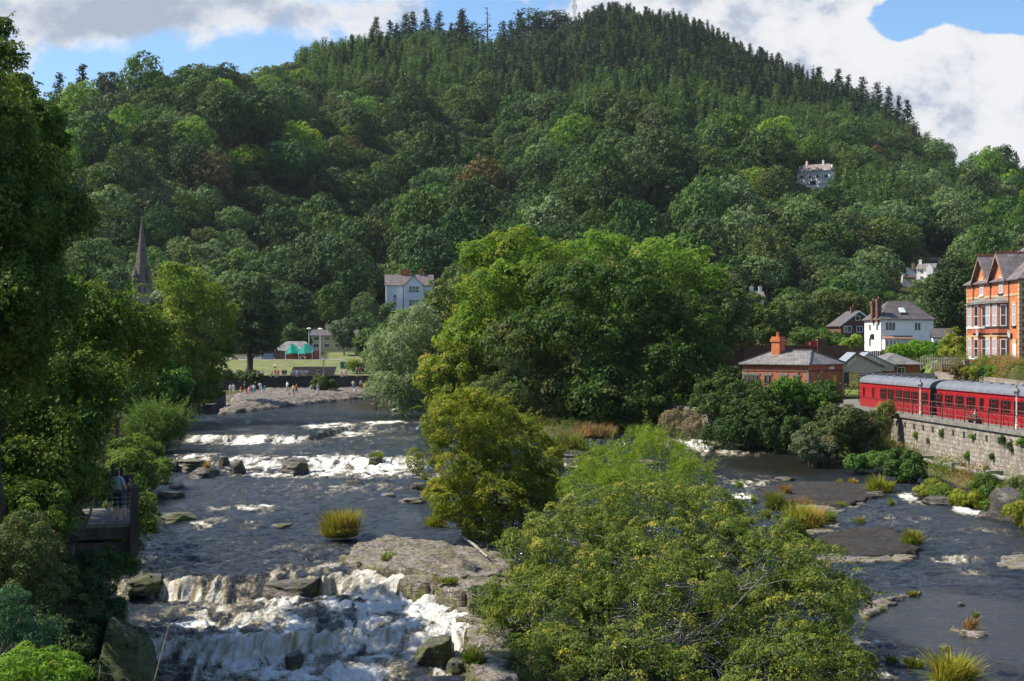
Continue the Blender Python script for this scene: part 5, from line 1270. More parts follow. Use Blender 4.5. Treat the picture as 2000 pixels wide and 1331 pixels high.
# ---------------------------------------------------------------- rocks
def rockmat(name, light, dark, moss, mossamt=.5, wet=.35):
    if name in MATS: return MATS[name]
    m, q = newmat(name); b = q.n('ShaderNodeBsdfPrincipled'); q.l(b.outputs[0], q.out.inputs[0])
    tcn = q.n('ShaderNodeTexCoord'); v = tcn.outputs['Object']; geo = q.n('ShaderNodeNewGeometry'); sp = q.n('ShaderNodeSeparateXYZ'); q.l(geo.outputs['Normal'], sp.inputs[0])
    mp = q.n('ShaderNodeMapping'); mp.inputs['Scale'].default_value = (1, 1, 4); q.l(v, mp.inputs[0])
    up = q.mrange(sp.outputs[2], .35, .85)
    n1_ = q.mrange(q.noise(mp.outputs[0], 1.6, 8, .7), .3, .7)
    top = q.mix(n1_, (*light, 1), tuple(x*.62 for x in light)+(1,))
    col = q.mix(up, (*dark, 1), top)  # sides darker than tops: shade put into the colour, beside real moss
    crack = q.mrange(q.math('ABSOLUTE', q.math('SUBTRACT', q.noise(mp.outputs[0], 1.1, 5, .7, 1.2), .5)), 0.0, .022, 1, 0)
    col = q.mix(q.math('MULTIPLY', crack, .75), col, (.035, .03, .025, 1))
    ms = q.math('MULTIPLY', q.mrange(q.noise(v, 1.3, 7, .7), .60-mossamt*.35, .72-mossamt*.3), q.mrange(sp.outputs[2], .95, .3, .55, 1))
    col = q.mix(ms, col, (*moss, 1)); q.l(col, b.inputs['Base Color'])
    q.val(b.inputs['Roughness'], q.mrange(q.noise(v, .8, 3), .35, .6, wet, .95))
    bn = q.n('ShaderNodeBump'); bn.inputs['Distance'].default_value = .12; q.l(q.math('SUBTRACT', q.noise(mp.outputs[0], 2.5, 8, .7), q.math('MULTIPLY', crack, .5)), bn.inputs['Height']); q.l(bn.outputs[0], b.inputs['Normal'])
    MATS[name] = m; return m
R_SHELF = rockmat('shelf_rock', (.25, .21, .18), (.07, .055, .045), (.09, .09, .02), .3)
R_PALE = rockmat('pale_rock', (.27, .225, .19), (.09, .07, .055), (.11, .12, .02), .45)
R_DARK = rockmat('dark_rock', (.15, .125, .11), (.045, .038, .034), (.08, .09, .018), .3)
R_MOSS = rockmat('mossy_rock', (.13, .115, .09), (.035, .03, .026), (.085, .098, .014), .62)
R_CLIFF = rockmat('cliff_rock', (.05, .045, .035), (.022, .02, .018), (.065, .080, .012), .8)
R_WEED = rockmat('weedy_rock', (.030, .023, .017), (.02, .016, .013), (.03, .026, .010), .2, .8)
rock_n = 0
def rock(px, py, z, wpx, hgt, dep, mat, label, seed=None, rz=0.0, boxy=.55, group=None, cat='rock', name='rock', tilt=0.0):
    """stratified boulder or ledge: px,py is where its water line shows"""
    global rock_n; rock_n += 1; seed = seed or rock_n
    if px > 1150 and name == 'rock': z = wlevel(px, py)
    c = Wz(px, py, z); hw = M(wpx, c.y)/2
    nu, nv = 64, 34; rs = np.random.RandomState(seed*13+5)
    th = np.linspace(0, 2*math.pi, nu, endpoint=False); ph = np.linspace(-.5, math.pi/2, nv)
    T, Ph = np.meshgrid(th, ph); d = np.stack([np.cos(T)*np.cos(Ph), np.sin(T)*np.cos(Ph), np.sin(Ph)], -1)
    # broken along flat planes: a level bedding top, steep joints round the sides, a few odd fractures
    R_ = np.full(T.shape, 1.6)
    pl = [((rs.normal(0, .10), rs.normal(0, .10), 1), .72)]
    na = 7 if boxy < .6 else 9
    for k in range(na): a = 2*math.pi*k/na+rs.uniform(-.3, .3); pl.append(((math.cos(a), math.sin(a), rs.uniform(-.05, .35)), rs.uniform(.74, 1.0)))
    for k in range(6): a = rs.uniform(0, 6.28); pl.append(((math.cos(a), math.sin(a), rs.uniform(.6, 1.3)), rs.uniform(.78, 1.0)))
    for nv_, dd in pl:
        nv_ = np.array(nv_); nv_ = nv_/np.linalg.norm(nv_); c_ = d@nv_; R_ = np.minimum(R_, np.where(c_ > .05, dd/np.maximum(c_, .05), 9))
    x, y, zz_ = d[..., 0]*R_, d[..., 1]*R_, d[..., 2]*R_
    lay = np.floor(zz_*6+.6*vnoise(x*1.3+seed, y*1.3))
    k = 1+.07*vnoise(lay*3.7+seed, T*1.0)+.05*fbm(x*3+seed, y*3, zz_*3, 3)+.03*fbm(x*9+seed, y*9, zz_*9, 2)
    hgt = hgt*(.8 if hgt < 1.5 else 1)
    X = x*k*hw; Y = y*k*dep/2; Z = zz_*hgt*1.3*(1+.06*fbm(x*4+seed, y*4+5, 0, 3))
    Z = Z+tilt*X
    V = np.stack([X, Y, Z], -1).reshape(-1, 3)
    V = np.concatenate([V, [[V[-nu:, 0].mean(), V[-nu:, 1].mean(), V[-nu:, 2].mean()]]])
    i = np.arange((nv-1)*nu); r_ = i//nu; cc = i % nu; a = r_*nu+cc; b_ = r_*nu+(cc+1) % nu
    F = np.stack([a, b_, b_+nu, a+nu], 1); j = np.arange(nu); F3 = np.stack([(nv-1)*nu+j, (nv-1)*nu+(j+1) % nu, np.full(nu, nv*nu)], 1)
    o = link(name, mesh_np(name, V, [F, F3], [mat]), None, (c.x, c.y, z), rz)
    return tag(o, label, cat, group)
def slab(pts, z, label, mat, name='rock_ledge', thick=.6, rough=.12, seed=1, cat='rock', group=None, steps=3):
    """broad flat ledge with stepped edges from its outline (px, py on its top surface)"""
    if pts[0][0] > 1450: z = wlevel(*[sum(p[i] for p in pts)/len(pts) for i in (0, 1)])+(.24 if mat is R_WEED else .16)
    W = [Wz(px, py, z) for px, py in pts]; cx_ = sum(w.x for w in W)/len(W); cy_ = sum(w.y for w in W)/len(W)
    poly = [(w.x-cx_, w.y-cy_) for w in W]
    xs = [p[0] for p in poly]; ys = [p[1] for p in poly]; st = max(.10, (max(xs)-min(xs))/110)
    X, Y = np.meshgrid(np.arange(min(xs)-1, max(xs)+1, st), np.arange(min(ys)-1, max(ys)+1, st))
    d = sdist(X, Y, poly)+.55*fbm(X*.7+seed, Y*1.0, 0, 5)+.10*np.sign(vnoise(X*2+seed, Y*2))
    edge = -thick+thick*sstep(d, -.12, .08)
    for k in range(1, steps+1):
        lev = vnoise(X*.45+seed*7+k*3, Y*1.3*.45+k)*1.4
        edge = edge+rough*.5*sstep(d+lev*1.0, .5*k-.04, .5*k+.04)-rough*.25
    edge = edge+rough*.6*fbm(X*2.2, Y*2.2+seed, 0, 4)+rough*.35*np.round(2.5*fbm(X*.8+.5*Y+seed, Y*1.6, 3, 3))
    jt = np.abs(vnoise(X*.55+.25*Y+seed, Y*1.3, 2)); edge = edge-.08*np.exp(-(jt/.022)**2)-.04*np.exp(-(np.abs(vnoise(X*1.2-.4*Y, Y*.5+seed, 5))/.03)**2)
    V = np.stack([X.ravel(), Y.ravel(), edge.ravel()], 1); F = grid_faces(*X.shape); keep = (d.ravel()[F] > -.25).any(1)
    F = F[keep]; used = np.unique(F); rm = np.full(len(V), -1); rm[used] = np.arange(len(used))
    o = link(name, mesh_np(name, V[used], rm[F], [mat]), None, (cx_, cy_, z)); return tag(o, label, cat, group)
slab([(668, 1078), (700, 1058), (760, 1040), (850, 1052), (930, 1066), (985, 1075), (1010, 1100), (960, 1112), (880, 1120), (800, 1108), (740, 1102), (690, 1090)], 1.75, 'broad pale flat rock ledge with mossy front edge, below the yellow grass tuft', R_PALE, thick=1.0, seed=3, rough=.12, steps=5)
slab([(760, 1112), (840, 1108), (930, 1105), (1010, 1112), (1020, 1150), (960, 1165), (900, 1150), (850, 1135), (790, 1128)], 1.45, 'second pale rock ledge stepping down beside the white water', R_PALE, thick=1.1, seed=5, rough=.11, steps=4)
slab([(1480, 950), (1560, 938), (1680, 942), (1730, 955), (1690, 975), (1640, 985), (1560, 978), (1500, 968)], 1.45, 'flat dark weed-covered rock with grass tufts near the far channel', R_WEED, thick=.5, seed=7, rough=.06)
slab([(1600, 975), (1670, 968), (1690, 985), (1640, 998), (1560, 1002), (1540, 990)], 1.2, 'low pale shelf with a patch of short grass', R_PALE, thick=.5, seed=9, rough=.05)
slab([(1600, 1045), (1660, 1028), (1740, 1030), (1770, 1045), (1800, 1068), (1750, 1080), (1680, 1082), (1610, 1066)], 1.0, 'large dark weed-covered flat rock between pale shelves', R_WEED, thick=.5, seed=11, rough=.06)
slab([(1600, 1078), (1700, 1086), (1780, 1082), (1790, 1092), (1700, 1098), (1600, 1095)], .92, 'pale sandy shelf in front of the dark weedy rock', R_PALE, thick=.5, seed=13, rough=.04)
slab([(1570, 1028), (1640, 1022), (1650, 1032), (1600, 1040), (1570, 1038)], 1.05, 'narrow pale shelf behind the dark weedy rock', R_PALE, thick=.45, seed=15, rough=.04)
slab([(1690, 1170), (1740, 1162), (1800, 1150), (1815, 1153), (1770, 1164), (1730, 1178), (1712, 1192), (1690, 1195)], .62, 'curved pale rock lip holding back the brown pool', R_PALE, thick=.5, seed=17, rough=.04)
slab([(1940, 1088), (1985, 1075), (2040, 1080), (2040, 1108), (1990, 1108), (1950, 1100)], .95, 'pale flat rock at the right edge of the shallow channel', R_PALE, thick=.5, seed=19, rough=.06)
slab([(905, 1180), (960, 1150), (1000, 1200), (1000, 1331), (930, 1331), (915, 1260)], .95, 'pale rock bank under the left side of the big bush', R_PALE, thick=1.2, seed=21)
slab([(1855, 1210), (1890, 1222), (1925, 1228), (1915, 1236), (1880, 1232), (1850, 1218)], .42, 'thin pale rock with a single reddish grass clump in the calm pool', R_PALE, thick=.3, seed=23, rough=.03)
# far shore shelf
slab([(432, 800), (432, 772), (520, 760), (620, 756), (740, 758), (800, 762), (740, 769), (650, 777), (560, 786), (480, 796)], 2.95, 'wide grey rock shelf where people paddle below the promenade wall', R_SHELF, thick=.6, seed=25, rough=.25, steps=5)
rk = 'boulders in the rapids'
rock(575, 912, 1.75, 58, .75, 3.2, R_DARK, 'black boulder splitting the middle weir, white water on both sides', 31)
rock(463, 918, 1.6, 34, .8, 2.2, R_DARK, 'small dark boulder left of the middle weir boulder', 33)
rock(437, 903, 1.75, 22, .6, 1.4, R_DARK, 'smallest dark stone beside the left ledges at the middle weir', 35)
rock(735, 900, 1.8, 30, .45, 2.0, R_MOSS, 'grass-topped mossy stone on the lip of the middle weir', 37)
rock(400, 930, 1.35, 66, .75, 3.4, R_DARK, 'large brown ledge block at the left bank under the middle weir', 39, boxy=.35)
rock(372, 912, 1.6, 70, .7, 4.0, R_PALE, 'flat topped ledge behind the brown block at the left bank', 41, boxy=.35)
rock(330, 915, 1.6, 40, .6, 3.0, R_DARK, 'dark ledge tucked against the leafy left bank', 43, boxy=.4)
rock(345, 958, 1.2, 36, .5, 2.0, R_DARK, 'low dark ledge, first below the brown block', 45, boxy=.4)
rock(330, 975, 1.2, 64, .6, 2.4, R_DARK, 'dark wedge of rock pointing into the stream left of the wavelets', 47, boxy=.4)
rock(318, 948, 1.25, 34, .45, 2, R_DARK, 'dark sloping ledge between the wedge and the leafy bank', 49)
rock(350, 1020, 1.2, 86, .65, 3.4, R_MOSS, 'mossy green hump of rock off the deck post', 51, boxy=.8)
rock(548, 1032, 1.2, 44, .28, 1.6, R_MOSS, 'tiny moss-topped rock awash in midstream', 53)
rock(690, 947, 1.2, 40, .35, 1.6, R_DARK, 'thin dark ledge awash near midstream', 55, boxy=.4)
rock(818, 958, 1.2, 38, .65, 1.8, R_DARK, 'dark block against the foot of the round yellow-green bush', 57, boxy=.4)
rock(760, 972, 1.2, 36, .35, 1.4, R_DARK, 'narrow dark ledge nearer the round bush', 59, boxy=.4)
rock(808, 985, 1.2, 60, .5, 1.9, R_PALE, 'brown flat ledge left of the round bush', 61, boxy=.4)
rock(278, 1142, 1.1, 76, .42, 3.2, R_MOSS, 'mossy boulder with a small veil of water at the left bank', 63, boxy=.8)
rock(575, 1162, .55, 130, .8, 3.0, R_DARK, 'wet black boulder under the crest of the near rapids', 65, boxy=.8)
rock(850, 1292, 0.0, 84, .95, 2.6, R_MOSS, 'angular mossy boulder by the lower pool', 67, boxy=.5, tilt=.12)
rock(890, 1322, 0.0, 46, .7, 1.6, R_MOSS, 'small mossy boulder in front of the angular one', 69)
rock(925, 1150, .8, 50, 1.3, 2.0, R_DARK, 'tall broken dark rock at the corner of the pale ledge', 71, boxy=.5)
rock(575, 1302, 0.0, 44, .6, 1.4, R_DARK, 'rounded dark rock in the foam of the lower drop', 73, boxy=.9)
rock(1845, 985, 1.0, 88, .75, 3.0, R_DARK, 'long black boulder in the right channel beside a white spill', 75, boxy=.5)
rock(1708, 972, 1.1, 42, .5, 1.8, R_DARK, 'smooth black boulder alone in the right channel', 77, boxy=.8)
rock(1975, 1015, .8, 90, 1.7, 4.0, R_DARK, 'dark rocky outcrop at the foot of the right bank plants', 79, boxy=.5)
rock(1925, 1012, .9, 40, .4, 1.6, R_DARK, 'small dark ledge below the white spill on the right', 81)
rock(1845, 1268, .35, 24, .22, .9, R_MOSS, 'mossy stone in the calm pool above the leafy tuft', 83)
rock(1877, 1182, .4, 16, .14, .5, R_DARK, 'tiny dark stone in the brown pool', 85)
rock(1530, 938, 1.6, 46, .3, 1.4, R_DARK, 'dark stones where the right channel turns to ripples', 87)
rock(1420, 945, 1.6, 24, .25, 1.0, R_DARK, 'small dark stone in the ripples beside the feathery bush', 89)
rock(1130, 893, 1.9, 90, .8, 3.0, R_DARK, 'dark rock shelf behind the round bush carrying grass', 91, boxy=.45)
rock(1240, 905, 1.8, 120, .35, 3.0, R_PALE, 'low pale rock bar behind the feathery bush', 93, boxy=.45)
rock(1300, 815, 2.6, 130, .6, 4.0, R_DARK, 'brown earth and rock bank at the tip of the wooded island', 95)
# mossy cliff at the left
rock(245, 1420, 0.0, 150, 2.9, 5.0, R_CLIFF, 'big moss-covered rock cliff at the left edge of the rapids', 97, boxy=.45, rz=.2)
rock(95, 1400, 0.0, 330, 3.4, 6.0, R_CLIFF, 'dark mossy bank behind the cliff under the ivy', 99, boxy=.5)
mb = MB(); mb.tube([Wz(905, 1050, 1.5), Wz(925, 1068, 1.4)+Vector((0, 0, .1)), Wz(952, 1088, 1.9)], [.05, .07, .04], 6); tag(mb.build('driftwood', bark_grey), 'grey driftwood branch washed against the pale ledge by the round bush', 'branch')

# ---------------------------------------------------------------- grass tufts and small plants
GR_Y = leafmat('grass_yellow', (0.16, 0.19, 0.018), (0.36, 0.33, 0.04), (0.40, 0.27, 0.08), trans=.35, objvar=.12)
GR_G = leafmat('grass_green', (0.08, 0.14, 0.02), (0.18, 0.24, 0.035), (0.26, 0.2, 0.06), trans=.35, objvar=.12)
GR_R = leafmat('grass_reddish', (0.20, 0.15, 0.04), (0.36, 0.20, 0.09), (0.40, 0.24, 0.12), trans=.3, objvar=.12)
def blades(n, rad, h, seed, wid=.02, lean=.5, ry=None):
    rs = np.random.RandomState(seed); ry = ry or rad*.8
    m = max(4, int(5+rad*6)); cx_ = rs.uniform(-1, 1, m)*rad*.62; cy_ = rs.uniform(-1, 1, m)*ry*.62; ch = rs.uniform(.5, 1.05, m); cl_ = rs.normal(size=(m, 2))*.30; ct_ = np.clip(rs.normal(.5, .25, m), 0, 1); tu_ = (rs.rand(m) < .25)*rs.uniform(.3, 1, m)
    ch[0] = 1.05; cx_[0] *= .3; cy_[0] *= .3
    k = rs.randint(0, m, n); a = rs.uniform(0, 2*math.pi, n); r = np.sqrt(rs.rand(n))*rad*.36
    base_ = np.stack([cx_[k]+np.cos(a)*r, cy_[k]+np.sin(a)*r, np.zeros(n)], 1)
    hh = h*ch[k]*rs.uniform(.4, 1.08, n)
    out = np.stack([np.cos(a)*(.25+r/rad)+cl_[k, 0], np.sin(a)*(.25+r/rad)+cl_[k, 1], np.zeros(n)], 1)*hh[:, None]*lean*1.25+rs.normal(size=(n, 3))*[.10, .10, 0]*h
    fall = rs.rand(n) < .35; hh = np.where(fall, hh*.55, hh); out = out*np.where(fall, 1.5, 1.0)[:, None]
    s = np.stack([-np.sin(a+rs.normal(size=n)), np.cos(a+rs.normal(size=n)), np.zeros(n)], 1)*wid*rs.uniform(.6, 1.3, n)[:, None]
    P0 = base_; P1 = base_+out*.35+np.stack([0*hh, 0*hh, hh*.65], 1); P2 = base_+out*1.0+np.stack([0*hh, 0*hh, hh*(1-.35*fall)], 1)
    V = np.stack([P0-s, P0+s, P1+s*.8, P1-s*.8, P2+s*.15, P2-s*.15], 1).reshape(-1, 3)
    i = np.arange(n)*6
    F = np.concatenate([np.stack([i, i+1, i+2, i+3], 1), np.stack([i+3, i+2, i+4, i+5], 1)])
    ct = np.clip(ct_[k]+rs.normal(0, .15, n), 0, 1); tu = np.maximum(tu_[k], (rs.rand(n) < .12)*.8)
    return V, F, np.r_[ct, ct], np.r_[tu, tu]
def tuft(px, py, z, wpx, hpx, mat, label, seed, n=900, wid=.022, lean=.55, group=None, name='grass_tuft', cat='grass tuft'):
    if px > 1390 or (px > 1150 and py > 880): z = wlevel(px, py)+.12
    c = Wz(px, py, z); rad = M(wpx, c.y)/2
    V, F, t_, tu = blades(n, rad, M(hpx, c.y)*1.02, seed, wid, lean)
    o = link(name, mesh_np(name, V, F, [mat], attrs={'tone': ('FACE', t_), 'turn': ('FACE', tu)}), None, (c.x, c.y, c.z-.06)); return tag(o, label, cat, group)
tuft(672, 1046, 1.5, 76, 52, GR_Y, 'bright yellow-green grass tuft at the tip of the pale ledge', 1, 3400, .022)
tuft(855, 1030, 1.3, 48, 30, GR_Y, 'yellow-green grass tuft at the foot of the round bush', 2, 1400)
tuft(1125, 880, 2.4, 52, 38, GR_G, 'bright green dome of grass on the dark shelf behind the round bush', 3, 1800)
tuft(1090, 895, 2.0, 20, 14, GR_G, 'small green tuft beside the grass dome', 4, 400)
tuft(1565, 1030, 1.0, 84, 48, GR_Y, 'largest golden grass tuft, in front of the dark weedy flats', 5, 3600)
tuft(1615, 1022, 1.0, 50, 28, GR_G, 'green grass leaning right of the largest golden tuft', 6, 1200)
tuft(1515, 992, 1.2, 46, 34, GR_G, 'rounded green-gold tuft upstream of the largest one', 7, 1700)
tuft(1535, 968, 1.3, 22, 24, GR_R, 'reddish upright tuft left of the weedy flat rock', 8, 700)
tuft(1498, 1008, 1.1, 26, 16, GR_G, 'low green tuft left of the rounded one', 9, 500)
tuft(1570, 985, 1.35, 60, 22, GR_R, 'sparse brown seed-headed grass behind the largest golden tuft', 10, 400, .012)
tuft(1473, 982, 1.2, 12, 18, GR_G, 'thin green tuft in the ripples, leftmost in the right channel', 11, 250)
tuft(1721, 960, 1.4, 46, 32, GR_Y, 'neat golden tuft at the far end of the weedy flat', 12, 2200)
tuft(1665, 942, 1.45, 20, 10, GR_Y, 'small yellow tuft, right of a pair on the weedy flat', 13, 420)
tuft(1640, 942, 1.45, 14, 8, GR_Y, 'small yellow tuft, left of a pair on the weedy flat', 14, 300)
tuft(1645, 990, 1.2, 42, 12, GR_G, 'strip of short green grass on the low pale shelf', 15, 700)
tuft(1680, 1020, 1.0, 28, 14, GR_G, 'short green tuft behind the large dark flat rock', 16, 500)
tuft(1784, 1064, 1.0, 42, 34, GR_G, 'tall green tuft at the right end of the large dark flat rock', 17, 1500)
tuft(1739, 985, 1.1, 14, 14, GR_G, 'little green tuft next to the lone black boulder', 18, 250)
tuft(1895, 1230, .45, 22, 30, GR_R, 'reddish grass clump on the thin rock in the calm pool', 19, 500)
tuft(1905, 1205, .45, 12, 14, GR_G, 'tiny green sprig behind the reddish clump', 20, 150)
tuft(1868, 1345, .3, 90, 74, GR_Y, 'tall yellow-green waterside plant in the lower right shallows', 21, 1500, .03, name='waterside_plant', cat='plant')
tuft(1786, 1300, .3, 40, 20, GR_G, 'green plants in the stream left of the tall waterside plant', 22, 500, name='waterside_plant', cat='plant')
tuft(1740, 1290, .3, 30, 14, GR_G, 'straggling stems by the white riffle beside the big bush', 23, 200, name='waterside_plant', cat='plant')
tuft(1780, 1159, .65, 28, 9, GR_G, 'moss-green cushion on the curved pale rock lip', 24, 300)
tuft(1395, 915, 1.8, 16, 10, GR_G, 'small tuft in the ripples below the ivy wall', 25, 160)
tuft(1443, 950, 1.55, 16, 14, GR_G, 'single green tuft on a stone in the ripples', 26, 220)
tuft(288, 1045, 1.25, 30, 60, GR_G, 'long green grass hanging down the bank behind the deck post', 27, 1200, .02, .3)
tuft(405, 915, 1.9, 14, 20, GR_R, 'dry grass on the ledges at the left bank', 28, 200)
tuft(735, 892, 2.1, 34, 12, GR_G, 'grass cap of the mossy weir stone', 29, 500)
tuft(760, 1090, 1.75, 40, 16, GR_G, 'thin grass growing from a crack across the broad pale ledge', 30, 260)
tuft(925, 1290, .8, 40, 30, GR_G, 'bright green tuft at the left foot of the big bush', 31, 900)
tuft(870, 1135, 1.5, 50, 12, GR_G, 'ragged green fringe on the second pale ledge', 32, 400)
tuft(1160, 850, 2.6, 90, 30, GR_R, 'band of reddish dry grass under the dark sycamore', 33, 1400, .03)
tuft(1260, 852, 2.5, 70, 26, GR_G, 'greenish-brown grass at the end of the reddish band', 34, 900, .03)
tuft(1335, 785, 4.6, 110, 26, GR_Y, 'sunlit grass bank above the old wall end', 35, 1500, .04)
tuft(628, 758, 3.2, 20, 12, GR_Y, 'pale reeds beside the rock shelf bush', 36, 200, .05)
tuft(690, 757, 3.2, 50, 14, GR_Y, 'yellow reeds by the bathers at the right of the shelf', 37, 500, .06)

# ---------------------------------------------------------------- trees and bushes near the river
rsd = 500
def sub(lobes, n, rs_seed, fr=.5, up=0.25):
    """break big lobes into smaller bulges for an uneven outline"""
    rs = np.random.RandomState(rs_seed); out = []
    for L in lobes:
        out.append((*L[:3], L[3]*.80, L[4]*.80, L[5]*.80))
        for k in range(n):
            d = unit(1, rs)[0]; d[2] = d[2]*.9+up; d /= np.linalg.norm(d)
            f = fr*rs.uniform(.7, 1.15)
            out.append((L[0]+d[0]*L[3]*.74, L[1]+d[1]*L[4]*.74, L[2]+d[2]*L[5]*.74, L[3]*f, L[4]*f, L[5]*f*.85))
    return out
def base_at(px, py, D): return P(px, py, D)
TR = lambda **k: dict(**k)
def tree(label, bpx, bpy, D, lobes, mat, leaf, nleaf, seed, name='tree', cat='tree', trunk=True, tr=.3, nsub=7, cl=.9, fr=.45, limbs=16, tmat=None, stems=1, spread=.3, reach=.9, gap=-.22, **kw):
    b0 = P(bpx, bpy, D); g = max(gz(b0.x, D), -5)
    base = Vector((b0.x, D, g))
    L = [LB(l[0], l[1], l[2] if l[2] else D, l[3], l[4], l[5] if len(l) > 5 else None) for l in lobes]
    Ls = sub(L, nsub, seed, fr) if nsub else L
    return plant(name, label, cat, base, Ls, leaf, nleaf, mat, seed, TR(r=tr, limbs=limbs, stems=stems, spread=spread, reach=reach) if trunk else None, tmat=tmat, cl=cl, gap=gap, **kw)
# island group
tree('huge dark green sycamore filling the middle of the island', 1230, 835, 145, [(1210, 600, 145, 150, 110, 9), (1120, 690, 141, 120, 110, 8), (1290, 690, 143, 110, 110, 8), (1200, 770, 139, 150, 70, 7), (1060, 760, 140, 70, 60, 5)], leafmat('leaf_sycamore', (0.030, 0.072, 0.014), (0.080, 0.135, 0.026), (.14, .14, .03), trans=.3, objvar=.02), .38, 62000, 601, 'sycamore_tree', tr=.6, cl=1.0, nsub=9, shoots=(500, 1.6, 14))
tree('bright lime-green tree crowning the left of the island group', 1010, 830, 158, [(1010, 520, 158, 95, 60, 7), (990, 600, 155, 110, 80, 8), (960, 690, 153, 95, 75, 7), (1060, 650, 156, 70, 90, 6)], G_LIME, .36, 46000, 602, tr=.5, cl=.95, nsub=9, shoots=(400, 1.6, 14))
tree('tall lime-green tree behind the dark sycamore', 1200, 800, 186, [(1150, 520, 184, 85, 55, 8), (1280, 530, 186, 100, 60, 9), (1370, 600, 188, 80, 80, 8), (1230, 600, 184, 150, 90, 8)], G_LIME, .38, 44000, 603, tr=.5, cl=1.0, nsub=9, shoots=(400, 1.6, 14))
tree('mid-green tree at the right shoulder of the island group', 1390, 770, 182, [(1370, 660, 180, 70, 90, 7), (1330, 740, 174, 75, 60, 6), (1420, 620, 184, 40, 60, 5)], G_MID, .36, 26000, 604, tr=.4, cl=.9)
tree('dull olive tree behind the pale willow', 890, 790, 178, [(880, 610, 178, 65, 55, 6), (850, 680, 176, 75, 60, 6), (930, 560, 180, 45, 45, 5)], G_OLIVE, .36, 24000, 605, tr=.4)
tree('silvery pale willow leaning over the upper pool', 780, 790, 168, [(815, 648, 168, 44, 46, 5), (775, 700, 166, 55, 55, 5), (770, 760, 164, 50, 40, 5), (815, 760, 164, 36, 36, 4)], G_SILVER, .34, 26000, 606, 'willow_tree', tr=.35, aspect=.3, droop=.5, shoots=(300, 1.6, 18, 1.4))
tree('small yellow-green maple at the waterline left of the sycamore', 860, 800, 150, [(860, 740, 150, 50, 45, 4), (920, 720, 150, 60, 60, 4), (900, 780, 148, 60, 40, 4), (960, 690, 151, 50, 50, 4)], leafmat('leaf_maple', (0.10, 0.16, 0.012), (0.22, 0.25, 0.02), (.34, .27, .03), trans=.35, objvar=.1), .30, 26000, 607, tr=.25, cl=.8)
tree('grey-green thin tree in front of the left of the sycamore', 1040, 830, 138, [(1010, 690, 138, 60, 70, 4), (1000, 770, 137, 60, 50, 4)], G_OLIVE, .24, 13000, 608, tr=.22, cl=.7, limbs=30)
tree('dark tree at the left behind the willow by the lawn', 730, 760, 215, [(735, 690, 215, 40, 42, 5), (758, 662, 212, 26, 24, 4)], G_MID, .42, 9000, 609, tr=.3)
tree('olive-green tree right of the island group above the hedge', 1410, 735, 198, [(1415, 640, 198, 45, 60, 5), (1430, 690, 196, 40, 50, 4)], G_OLIVE, .36, 12000, 610, tr=.3)
# round bush and the big foreground bush
tree('round yellow-green alder bush on the rocks in midstream', 975, 1050, 70, [(940, 840, 70, 100, 75, 2.8), (900, 900, 69.5, 78, 85, 2.4), (1020, 880, 70, 75, 75, 2.6), (960, 950, 69, 105, 80, 2.6), (1040, 960, 70, 55, 60, 2), (960, 1020, 69, 90, 36, 2.2), (890, 980, 69, 50, 50, 2)], leafmat('leaf_alder', (0.095, 0.145, 0.020), (0.245, 0.275, 0.036), (0.36, 0.31, 0.05), trans=.36, objvar=.08), .105, 90000, 611, 'alder_bush', 'bush', tr=.09, cl=.34, nsub=10, limbs=60, stems=6, spread=.5, tmat=bark_dark, inner=.08, down=-.9, shoots=(700, .7, 22))
big = [(1290, 1040, 55, 190, 90, 3.2), (1130, 1100, 53, 140, 105, 3.0), (1470, 1110, 52, 170, 105, 3.2), (1070, 1210, 50, 125, 110, 2.8), (1290, 1210, 49, 220, 140, 3.2), (1540, 1220, 49, 140, 120, 2.8), (1040, 1330, 46.5, 110, 100, 2.2), (1200, 1350, 45.5, 180, 120, 2.6), (1450, 1350, 45.5, 200, 120, 2.6), (1610, 1170, 51, 75, 60, 1.6), (1600, 1320, 46, 90, 90, 2)]
L = [LB(*l) for l in big]
b0 = Vector((M(290, 49.5), 49.5, 0.1))
plant('willow_bush', 'huge foreground willow bush with yellowing tips and bare grey twigs', 'bush', b0, sub(L, 12, 612, .42), .105, 250000, G_WILLOW, 612, TR(r=.075, limbs=150, stems=9, spread=.9, twigs=620, tw_r=.009, reach=1.0), tmat=bark_grey, cl=.30, inner=.10, down=-.5, aspect=.42, gap=-.12, shoots=(1500, .75, 26))
tree('feathery light green willow sprays behind the big bush', 1250, 1000, 62, [(1200, 925, 63, 62, 46, 1.8), (1290, 915, 63, 66, 54, 1.8), (1150, 950, 62, 50, 40, 1.5), (1350, 940, 62, 46, 44, 1.5), (1275, 875, 64, 30, 30, .9), (1240, 970, 60, 120, 50, 2)], leafmat('leaf_feathery', (0.105, 0.175, 0.02), (0.23, 0.30, 0.042), (.33, .32, .06), trans=.4, objvar=.05), .105, 34000, 613, 'willow_bush', 'bush', tr=.06, cl=.34, nsub=8, limbs=40, stems=5, aspect=.28, tmat=bark, inner=.05, jitter=.9, gap=-.05, shoots=(560, .9, 28, .3, .9))
tree('brown-leaved low scrub on the pale rock left of the big bush', 950, 1230, 53, [(960, 1180, 53, 45, 40, 1.0), (945, 1230, 52.5, 40, 40, 1.0)], G_OLIVE, .09, 7000, 614, 'scrub_bush', 'bush', tr=.03, cl=.25, stems=3, limbs=15)
